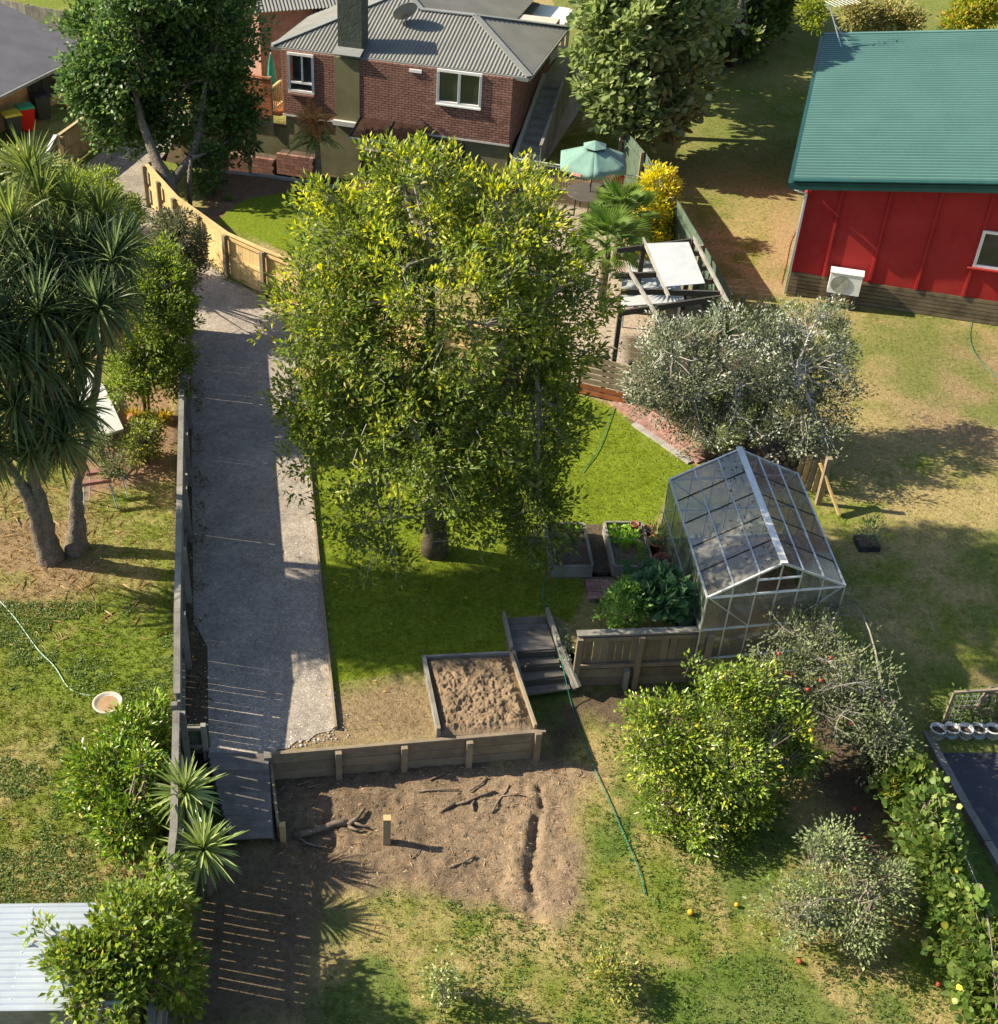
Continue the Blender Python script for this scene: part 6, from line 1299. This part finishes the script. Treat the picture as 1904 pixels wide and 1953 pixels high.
for k, (vx, vy, Y_, s_) in enumerate(HD):
    c_ = A(vx, vy, Y_); v, f, tn = head_mesh(150, 1.05 * s_, .064, -70, 84, 1.0, PALS if vy < 440 else PALC, .45)
    o = bpy.data.objects.new('leaf_head', mesh_np('leaf_head', v, f, M['leaf'], False, tn)); _link(o, CT); o.location = c_ - ORIG[CT]; o.rotation_euler = (rng.normal() * .15, rng.normal() * .15, rng.random() * 6)
    near = min(TRK, key=lambda q: abs(q[3][0] - vx) + abs(q[3][1] - vy)); e_ = A(*near[3], near[4] + .2)
    if np.linalg.norm(e_ - c_) < 2.8: MB().tube([e_ - [0, 0, .1], (e_ + c_) / 2 + [0, 0, -.15], c_], [.07, .06, .05], 7).build('branch', M['bark_pale'], CT, True)
# two yuccas, every leaf its own piece
YM = []
for k in range(6):
    v, f = strap(.80 - .03 * k, .066, .08 + .07 * k, 6, .3); tn = np.tile(np.array([(.17, .23, .06), (.22, .28, .09), (.13, .19, .05), (.30, .34, .14), (.19, .25, .07), (.15, .21, .06)][k]), (len(v), 1))
    YM.append(mesh_np('yucca_leaf', v, f, M['leaf_gloss'], False, tn))
for lb, vx, vy, Y_, zb in (('spiky yucca beside the fence, the one nearer the bird bath', 352, 1512, 1.45, .3), ('spiky yucca beside the fence, lower of the two', 388, 1622, 1.2, .05)):
    c_ = G(vx, vy, Y_); t = thing('yucca', lb, 'yucca', (c_[0], c_[1], zb), 'yuccas by the driveway fence')
    MB().tube([np.array((c_[0], c_[1], zb)), np.array((c_[0] + .03, c_[1], (c_[2] + zb) / 2)), c_ - [0, 0, .02]], [.09, .075, .06], 8).build('trunk', M['bark_pale'], t, True)
    for k in range(92):
        el = R(-38 + 122 * (k + .5) / 92); o = bpy.data.objects.new('leaf', YM[k % 6]); _link(o, t); o.location = c_ - ORIG[t]
        o.rotation_euler = (rng.normal() * .1, -el, k * 2.39996 + rng.normal() * .1); s_ = rng.uniform(.85, 1.12); o.scale = (s_, 1, s_)
# fan palms
def fan(L, n=17):
    V_, F_ = [(0, 0, 0), (.0, .012, 0), (.0, -.012, 0)], []; k0 = 0; V_ = []; 
    V_ += [(0, -.012, 0), (0, .012, 0), (L * .55, .01, 0), (L * .55, -.01, 0)]; F_.append((0, 3, 2, 1))
    for k in range(n):
        a = -1.35 + 2.7 * k / (n - 1); r_ = L * .66 * (1 - .16 * abs(a)); c0 = np.array((L * .55, 0, 0)); dd_ = np.array((math.cos(a), math.sin(a), -.10)); nn_ = np.array((-math.sin(a), math.cos(a), 0)); i = len(V_)
        V_ += [tuple(c0), tuple(c0 + dd_ * r_ * .5 + nn_ * .010 * L), tuple(c0 + dd_ * r_ + [0, 0, -.12 * L]), tuple(c0 + dd_ * r_ * .5 - nn_ * .010 * L)]; F_ += [(i, i + 1, i + 2), (i, i + 2, i + 3)]
    return V_, F_
for lb, vx, vy, Y_, n_, sc_ in (('fan palm with upright green fronds, nearer the golden shrub', 1186, 412, 35.3, 34, 1.15), ('fan palm with a shaggy trunk beside the pergola', 1160, 466, 32.8, 34, 1.15)):
    c_ = A(vx, vy, Y_); t = thing('fan_palm', lb, 'palm', (c_[0], c_[1], ZU), 'fan palms in the courtyard')
    MB().tube([np.array((c_[0], c_[1], ZU)), c_ - [0, 0, .05]], [.13, .11], 9).build('trunk', M['log'], t, True)
    ms = []
    for j in range(3):
        V_, F_ = fan(.95 * sc_ - .08 * j); ms.append(mesh_np('frond', V_, F_, M['leaf'], False, np.tile(np.array([(.12, .19, .045), (.16, .23, .06), (.09, .15, .04)][j]), (len(V_), 1))))
    for k in range(n_):
        o = bpy.data.objects.new('frond', ms[k % 3]); _link(o, t); o.location = c_ - ORIG[t]; el = R(-30 + 110 * (k + .5) / n_); o.rotation_euler = (rng.normal() * .25, -el, k * 2.39996)
# tree fern
p = G(609, 357); top_ = A(600, 225, p[1] + .1); t = thing('tree_fern', 'tree fern with rusty dead fronds in front of the brick house', 'tree fern', p)
MB().tube([p - [0, 0, .1], (p + top_) / 2 + [.03, 0, 0], top_], [.12, .09, .1], 9).build('trunk', M['log'], t, True)
def frond(L, colr, droop, up_):
    n = 26; pos, ax, nv, ll = [], [], [], []
    for i in range(n):
        t_ = (i + 1) / n; x = L * t_; z = up_ * L * t_ - droop * L * t_ * t_
        for s in (-1, 1): pos.append((x, 0, z)); ax.append((.35, s, -.15)); nv.append((0, 0, 1)); ll.append(L * .28 * (1 - abs(t_ - .4) * 1.35) + .02)
    return np.array(pos), np.array(ax, float), np.array(nv, float), np.array(ll)
for k in range(40):
    dead = k < 24; po, ax, nv, ll = frond(rng.uniform(.7, 1.0) if not dead else rng.uniform(.5, .8), 0, .8 if not dead else rng.uniform(.4, 1.4), (.35 if not dead else rng.uniform(.3, 1.6)))
    az = k * 2.4; m_ = np.array(Matrix.Rotation(az, 3, 'Z')); base_ = top_ - [0, 0, rng.uniform(0, .5) if dead else rng.uniform(.3, .9)]
    cc = np.array((.33, .17, .05) if dead else ((.22, .22, .06) if k % 2 else (.15, .19, .05)))
    leaf_cloud('frond', base_ + po @ m_.T, ax @ m_.T, nv @ m_.T + rdir(len(po)) * .3, ll, .05, np.tile(cc, (len(po), 1)) * rng.uniform(.7, 1.3, (len(po), 1)), M['leaf_matte'], t)
# tufted grasses near the white board
for lb, vx, vy in (('yellow tufted grass left of the garden tree trunk', 258, 800), ('yellow tufted grass right of the garden tree trunk', 312, 803)):
    p = G(vx, vy); t = thing('tussock', lb, 'grass tuft', p, 'yellow grass tufts'); n = 170; d = rdir(n); d[:, 2] = np.abs(d[:, 2]) + .5
    leaf_cloud('blades', p + rng.normal(size=(n, 3)) * [.05, .05, 0], d, rdir(n), rng.uniform(.25, .45, n), .018, np.array((.36, .28, .04)) * rng.uniform(.6, 1.2, (n, 1)), M['leaf'], t, kind='stuff')
for vx, vy, lb in ((437, 381, 'small strappy plant in the mulch beside the lawn crescent'), (560, 365, 'small green plant at the back of the mulch bed')):
    p = G(vx, vy); t = thing('small_plant', lb, 'plant', p); n = 60; d = rdir(n); d[:, 2] = np.abs(d[:, 2]) + .3
    leaf_cloud('leaves', p + rng.normal(size=(n, 3)) * [.04, .04, 0], d, rdir(n), rng.uniform(.15, .35, n), .03, np.array((.16, .23, .06)) * rng.uniform(.6, 1.2, (n, 1)), M['leaf'], t, kind='stuff')
p = G(1075, 1228, .7); t = thing('alyssum', 'small white flowering plant beside the garden steps', 'plant', (p[0], p[1], ZU)); n = 260
leaf_cloud('flowers', p + rng.normal(size=(n, 3)) * [.08, .25, .05], np.array([0, 0, .7]) + rdir(n) * .6, rdir(n), .04, .03, pick([(.5, .52, .48), (.15, .2, .12)], [1, 1.3], n), M['leaf_matte'], t, kind='stuff')

# ================================================================== SMALL THINGS
p = G(212, 1374, .5); t = thing('bird_bath', 'round stone bird bath on a pedestal in the left garden', 'bird bath', p)
M['pale_stone'] = surf('cast_stone', (.42, .37, .31), (.52, .47, .40), 5, .9, .006, 30, stain=(.36, .30, .24))
MB().lathe(p, [(.13, 0), (.13, .05), (.07, .09), (.055, .25), (.085, .37)], 14).build('pedestal', M['pale_stone'], t, True)
MB().lathe(p + [0, 0, .36], [(.08, 0), (.2, .04), (.27, .10), (.285, .125), (.265, .14), (.235, .125), (.18, .085), (.02, .07)], 28).build('bowl', M['pale_stone'], t, True)
M['bath_dirt'] = surf('bath_sediment', (.30, .18, .09), (.37, .24, .13), 6, .7); MB().lathe(p + [0, 0, .455], [(.205, 0), (.15, .003), (.01, .003)], 22).build('sediment', M['bath_dirt'], t)
M['blue_leg'] = surf('blue_paint', (.22, .33, .42), (.28, .39, .48), 5, .6); M['red_beam'] = surf('red_brown_beam', (.22, .10, .085), (.28, .14, .12), 5, .8)
for lb, a_, b_ in (('folding sawhorse with red brown beam, the one behind', (165, 903), (236, 895)), ('folding sawhorse with red brown beam, the one in front', (155, 923), (213, 915))):
    q0, q1 = G(*a_, ZU + .62), G(*b_, ZU + .62); t = thing('sawhorse', lb, 'sawhorse', [*((q0 + q1) / 2)[:2], ZU], 'sawhorses beside the cabbage trees'); plank('beam', t, q0, q1, .09, .08, M['red_beam'])
    dd = nrm(q1 - q0); nn_ = np.array([-dd[1], dd[0], 0])
    for f_ in (.1, .9):
        for s in (-1, 1): c_ = q0 * (1 - f_) + q1 * f_; e_ = c_ + nn_ * s * .24 + dd * (.1 if f_ > .5 else -.1); MB().tube([c_, (e_[0], e_[1], ZU)], .014, 5).build('leg', M['blue_leg'], t)
M['board_white'] = surf('faded_white_board', (.42, .42, .40), (.52, .52, .50), 3, .8, stain=(.36, .35, .32))
q = [G(172, 700, 1.0), G(200, 738, 1.0), G(236, 817, 1.0), G(181, 835, 1.0), G(150, 760, 1.0)]
t = thing('white_board', 'large white board raised off the ground beside the garden tree', 'board', [*np.mean(q, 0)[:2], ZU]); MB().prism([p_[:2] for p_ in q], .94, 1.0).build('top', M['board_white'], t)
for p_ in q: c_ = p_ * .85 + np.mean(q, 0) * .15; plank('leg', t, (c_[0], c_[1], ZU), (c_[0], c_[1], .94), .06, .06, M['grey_wood'])
p = G(252, 808); t = thing('clay_jar', 'small brown clay jar on the mulch by the grass tuft', 'jar', p); MB().lathe(p, [(.06, 0), (.12, .1), (.1, .2), (.06, .24), (.075, .27), (.05, .26)], 14).build('body', M['terracotta'], t, True)
def hose(name, label, pts, zf_, mat, r_=.009):
    P_ = [np.array(G(a_, b_, z)) for (a_, b_, z) in pts]; out = []
    for i in range(len(P_) - 1):
        for k in range(6):
            t_ = k / 6; pm, p0, p1, p2 = P_[max(i - 1, 0)], P_[i], P_[i + 1], P_[min(i + 2, len(P_) - 1)]
            out.append(.5 * ((2 * p0) + (-pm + p1) * t_ + (2 * pm - 5 * p0 + 4 * p1 - p2) * t_ ** 2 + (-pm + 3 * p0 - 3 * p1 + p2) * t_ ** 3))
    out.append(P_[-1]); t = thing(name, label, 'hose', out[0]); MB().tube([o_ + [0, 0, r_] for o_ in out], r_, 6).build('tube', mat, t, True); return t, out
lz = lambda y: .25 + .4 * float(sstep(9, 18, np.array(y)))
lh = [(a_, b_, .665 if b_ < 1300 else .64) for a_, b_ in ((-20, 1120), (0, 1146), (30, 1180), (72, 1238), (105, 1272), (128, 1308), (150, 1322), (180, 1328))]
hose('garden_hose', 'pale green hose lying across the left lawn towards the bird bath', lh, None, M['hose_pale'], .011)
hose('garden_hose', 'dark green hose running down beside the steps to the lower lawn', [(1040, 1100, .68), (1035, 1140, .68), (1050, 1190, .68), (1066, 1240, .70), (1080, 1300, .35), (1092, 1350, .03), (1110, 1402, .03), (1138, 1475, .03), (1172, 1550, .03), (1206, 1628, .03), (1222, 1670, .03), (1230, 1706, .03)], None, M['hose'])
hose('garden_hose', 'green hose crossing the lawn from the brick path into the tree shade', [(1172, 772, .69), (1160, 810, .68), (1150, 838, .68), (1135, 868, .68), (1110, 900, .68)], None, M['hose'])
hose('garden_hose', 'green hose trailing from the tap of the red house', [(1862, 596, .72), (1852, 615, .68), (1850, 650, .68), (1868, 685, .68), (1910, 725, .68)], None, M['hose'], .007)
M['cable'] = surf('orange_cable', (.42, .16, .07), (.48, .2, .09), 4, .5); hose('extension_cable', 'thin orange cable on the ground beside the red house', [(1545, 380, .68), (1530, 420, .68), (1508, 455, .68), (1498, 500, .68), (1488, 540, .68)], None, M['cable'], .009)
for vx, vy, lb, r_ in ((1316, 1744, 'orange lying on the lower lawn, the larger of two', .05), (1404, 1729, 'smaller orange lying on the lower lawn', .038)):
    p = G(vx, vy, .0); t = thing('orange', lb, 'orange', p); MB().lathe(p + [0, 0, r_ + .02], [(r_ * math.sin(a_) + .0005, -r_ * math.cos(a_)) for a_ in np.linspace(0, math.pi, 9)], 12).build('fruit', M['orange_fruit'], t, True)
for vx, vy, lb in ((1524, 1836, 'fallen red apple below the small apple tree'), (1788, 1880, 'fallen red apple near the vine at the lower edge'), (1630, 1545, 'fallen red apple in the shade beside the citrus tree')):
    p = G(vx, vy, 0); t = thing('apple', lb, 'apple', p); MB().lathe(p + [0, 0, .045], [(.042 * math.sin(a_) + .0005, -.042 * math.cos(a_)) for a_ in np.linspace(0, math.pi, 8)], 10).build('fruit', M['apple'], t, True)
# pale rock under the small apple tree
p = G(1555, 1745, 0); t = thing('rock', 'pale rock half hidden under the small apple tree', 'rock', p); m_ = MB(); m_.lathe(p, [(.22, -.02), (.26, .1), (.22, .24), (.12, .33), (.01, .35)], 12); m_.v = [tuple(np.array(v_) + (rng.random(3) - .5) * .06) for v_ in m_.v]; m_.build('stone', M['concrete'], t, False)
# boulder beside the yucca
p = G(285, 1555, .35); t = thing('rock', 'grey boulder between glossy shrub and upper yucca', 'rock', p); m_ = MB(); m_.lathe(p, [(.3, -.05), (.36, .2), (.3, .5), (.18, .68), (.01, .72)], 12); m_.v = [tuple(np.array(v_) + (rng.random(3) - .5) * .09) for v_ in m_.v]; m_.build('stone', M['concrete'], t, False)
# weed mat, sleepers and buckets, right edge
M['mat_black'] = surf('weed_mat', (.045, .046, .058), (.065, .066, .08), 2, .75, .004, 40, c2=(.055, .056, .068), stain=(.16, .155, .15))
o = flat_sheet('weed_mat', [G(a_, b_, 0)[:2] for a_, b_ in ((1772, 1402), (2000, 1396), (2010, 1760), (1925, 1690), (1860, 1590))], .02, M['mat_black'], .25); o['label'] = 'dark weed matting over the neighbouring vegetable plot'
t = thing('sleeper_edging', 'row of weathered sleepers along the edge of the weed matting', 'edging', G(1800, 1470, 0)); kp = [G(a_, b_, 0) for a_, b_ in ((1762, 1400), (1800, 1470), (1838, 1540), (1880, 1612), (1925, 1690))]
for a_, b_ in zip(kp[:-1], kp[1:]): plank('sleeper', t, a_ + (b_ - a_) * .02 + [0, 0, .06], b_ + [0, 0, .06], .14, .16, M['grey_wood'])
gname = 'white buckets along the vegetable plot'; bl_ = ['leftmost white bucket in the row on the weed matting', 'second white bucket from the left on the weed matting', 'third white bucket from the left on the weed matting', 'fourth white bucket from the left on the weed matting', 'white bucket at the edge of the picture on weed matting']
M['bucket'] = surf('bucket_plastic', (.55, .56, .55), (.66, .66, .65), 4, .5, stain=(.4, .4, .36))
for k in range(5):
    p = G(1783 + 26 * k, 1408 - (k % 2), .03); t = thing('bucket', bl_[k], 'bucket', p, gname)
    MB().lathe(p, [(.11, 0), (.14, .26), (.15, .26), (.15, .29), (.13, .29), (.125, .2)], 16).build('pail', M['bucket'], t, True); MB().lathe(p + [0, 0, .204], [(.122, 0), (.01, .01)], 14).build('soil', M['soil_dark'], t)
    if k in (1, 3): MB().lathe(p + [0, 0, .12], [(.1275, 0), (.133, .06), (.1275, .061)], 16).build('blue_band', M['blue_leg'], t, True)
    MB().tube([p + [.15 * math.cos(a_), -.02 - .13 * math.sin(a_), .24 - .1 * math.sin(a_)] for a_ in np.linspace(0, math.pi, 9)], .006, 4).build('handle', M['alu'], t)
t = thing('plant_trellis', 'low wire trellis on a timber frame behind the white buckets', 'trellis', G(1850, 1395, .1)); a_, b_ = G(1795, 1388, .1), G(1990, 1375, .1)
plank('top_bar', t, a_ + [0, 0, .95], b_ + [0, 0, .95], .05, .05, M['pine_old'])
for f in (0, .45, .95): c_ = a_ * (1 - f) + b_ * f; plank('post', t, c_, c_ + [0, 0, .95], .05, .05, M['pine_old'])
m_ = MB()
for z in np.arange(.1, .9, .12): m_.bar(a_ + [0, 0, z], b_ + [0, 0, z], .006, .006)
for f in np.arange(0, 1, .05): m_.bar(a_ * (1 - f) + b_ * f + [0, .004, .05], a_ * (1 - f) + b_ * f + [0, .004, .92], .006, .006)
m_.build('wire', M['alu'], t)
tree('tomato_row', 'green plants growing up the wire trellis', 'plant', G(1860, 1385, .1), [px_lobe(1850, 1350, G(1850, 1385, .1)[1] + .15, 60, 28, .2), px_lobe(1900, 1345, G(1900, 1380, .1)[1] + .15, 40, 28, .2)], 90, 12, .09, .05, [((.08, .13, .03), 3), ((.13, .18, .05), 1)], [([G(1850, 1385, .1), G(1850, 1385, .1) + [0, 0, .6]], [.015, .008])], spread=.16, limbs=4, zmin=.0)
# greenhouse plants
for vv, lb in (((.25, .35), 'leafy tomato plant inside the greenhouse front'), ((.78, .6), 'leafy tomato plant inside the greenhouse under the right slope'), ((.3, .75), 'leafy plant inside the back of the greenhouse')):
    p = gp(*vv, ZU); t = thing('tomato_plant', lb, 'plant', p, 'plants inside the greenhouse'); MB().tube([p, p + [0, 0, .9]], [.012, .006], 4).build('stem', M['twig'], t); n = 150; d = rdir(n)
    leaf_cloud('leaves', p + [0, 0, .55] + d * [.32, .32, .5] * rng.random((n, 1)) ** .5, d + [0, 0, .2], np.array([0, 0, 1.]) + rdir(n) * .5, .12, .06, np.array((.12, .16, .04)) * rng.uniform(.6, 1.3, (n, 1)), M['leaf'], t, kind='stuff')
# fallen leaves on the driveway and lawns
n = 170; x = rng.uniform(-3, 3, n); y = rng.uniform(16.6, 26, n)
leaf_cloud('fallen_leaves', np.stack([x, y, np.full(n, ZU + .03)], -1), rng.normal(size=(n, 3)) * [1, 1, .1], np.array([0, 0, 1.]) + rdir(n) * .3, .07, .03, pick([(.45, .25, .06), (.5, .36, .08), (.25, .13, .06)], [2, 1, 2], n), M['leaf_matte'], None, kind='stuff')['label'] = 'brown and yellow leaves fallen on lawn and gravel'
n = 240; vx_, vy_ = rng.uniform(-20, 300, n), rng.uniform(930, 1240, n); pp = np.array([G(a_, b_, ZU + .02) for a_, b_ in zip(vx_, vy_)])
leaf_cloud('fallen_fronds', pp, rng.normal(size=(n, 3)) * [1, 1, .05], np.array([0, 0, 1.]) + rdir(n) * .2, rng.uniform(.2, .6, n), .022, pick([(.45, .33, .18), (.33, .22, .11), (.52, .42, .25)], [2, 2, 1], n), M['leaf_matte'], None, kind='stuff')['label'] = 'dry strap leaves fallen round the cabbage trees'

t = thing('wire_fence', 'wire fence with timber posts under the grape vine', 'fence', G(1770, 1590, 0)); kp = [G(a_, b_, 0) for a_, b_ in ((1700, 1475), (1745, 1560), (1790, 1655), (1835, 1765), (1880, 1885))]
for p_ in kp: plank('post', t, p_, p_ + [0, 0, 1.05], .08, .08, M['pine_old'])
m_ = MB()
for a_, b_ in zip(kp[:-1], kp[1:]):
    for z in (.25, .5, .75, 1.0): m_.bar(a_ + [0, 0, z], b_ + [0, 0, z], .006, .006)
    for f in np.arange(0, 1, .1): m_.bar(a_ * (1 - f) + b_ * f + [0, 0, .03], a_ * (1 - f) + b_ * f + [0, 0, 1.0], .005, .005)
m_.build('wire', M['alu'], t)
weeds('green weeds along the foot of the pine fence', [G(345, 462), G(440, 534), G(510, 568), G(582, 600)], 900, .1, (.12, .16, .04), .2)
weeds('weeds and leaf scraps along the driveway fence', [np.array((fence_x(y_) + .28, y_, 0)) for y_ in (17, 21, 25, 29)], 900, .12, (.11, .10, .05), .1)
# leaf litter caught on the greenhouse roof
n = 100; a_ = np.clip(.5 - np.abs(rng.normal(size=n)) * .12, .05, .5); l_ = rng.random(n); pp = np.array([roof(u_, v_, .03) for u_, v_ in zip(a_, l_)])
leaf_cloud('leaf_litter', pp, rng.normal(size=(n, 3)) * [1, 1, .2], np.array([0, 0, 1.]) + rdir(n) * .3, rng.uniform(.03, .09, n), rng.uniform(.02, .05, n), pick([(.05, .045, .035), (.09, .07, .05)], [1, 1], n), M['leaf_matte'], None, kind='stuff')['label'] = 'dark dead leaves caught on the greenhouse glass'
# clover and broad weeds in the left garden and in the lower lawn
def clover(label, xr, yr, n, low, tint0):
    x = rng.uniform(*xr, n); y = rng.uniform(*yr, n); c, g = ground_color(x, y, low); k = (fbm(x, y, .9, 55) + .4 * (fbm(x, y, .25, 56) - .5) > .50) & (g > .5)
    if low: k &= y < yb(x) - .1
    x, y = x[k], y[k]; m_ = len(x) * 3; i = np.repeat(np.arange(len(x)), 3); z = lower_z(x, y) if low else upper_z(x, y)
    pos = np.stack([x, y, z], -1)[i] + np.abs(rng.normal(size=(m_, 3))) * [.02, .02, .022]
    leaf_cloud('clover', pos, rng.normal(size=(m_, 3)) * [1, 1, .35], np.array([0, 0, 1.]) + rdir(m_) * .5, rng.uniform(.025, .055, m_), rng.uniform(.02, .045, m_), np.array(tint0) * rng.uniform(.6, 1.4, (m_, 1)), M['leaf'], None, kind='stuff')['label'] = label
clover('low clover and weeds in the left garden', (-8, -3.6), (9.5, 20), 30000, False, (.10, .145, .035))
clover('patches of clover in the lower lawn', (-2.5, 9), (9.5, 17), 14000, True, (.085, .135, .03))

grass('grass', 'short green and dry grass of the lower lawn', (-3.4, 11.5), (9.6, 18.8), 26000, True, .03, .08, 4)
grass('grass', 'grass and clover of the left garden', (-9, -3.5), (10, 26), 26000, False, .03, .09, 4, .014)
grass('grass', 'mown grass of the middle and upper lawns', (-3, 6.4), (16.5, 36), 30000, False, .025, .05, 4)
grass('grass', 'dry grass of the neighbouring lawn at the right', (6.4, 22), (15.5, 50), 34000, False, .03, .06, 3, .016)
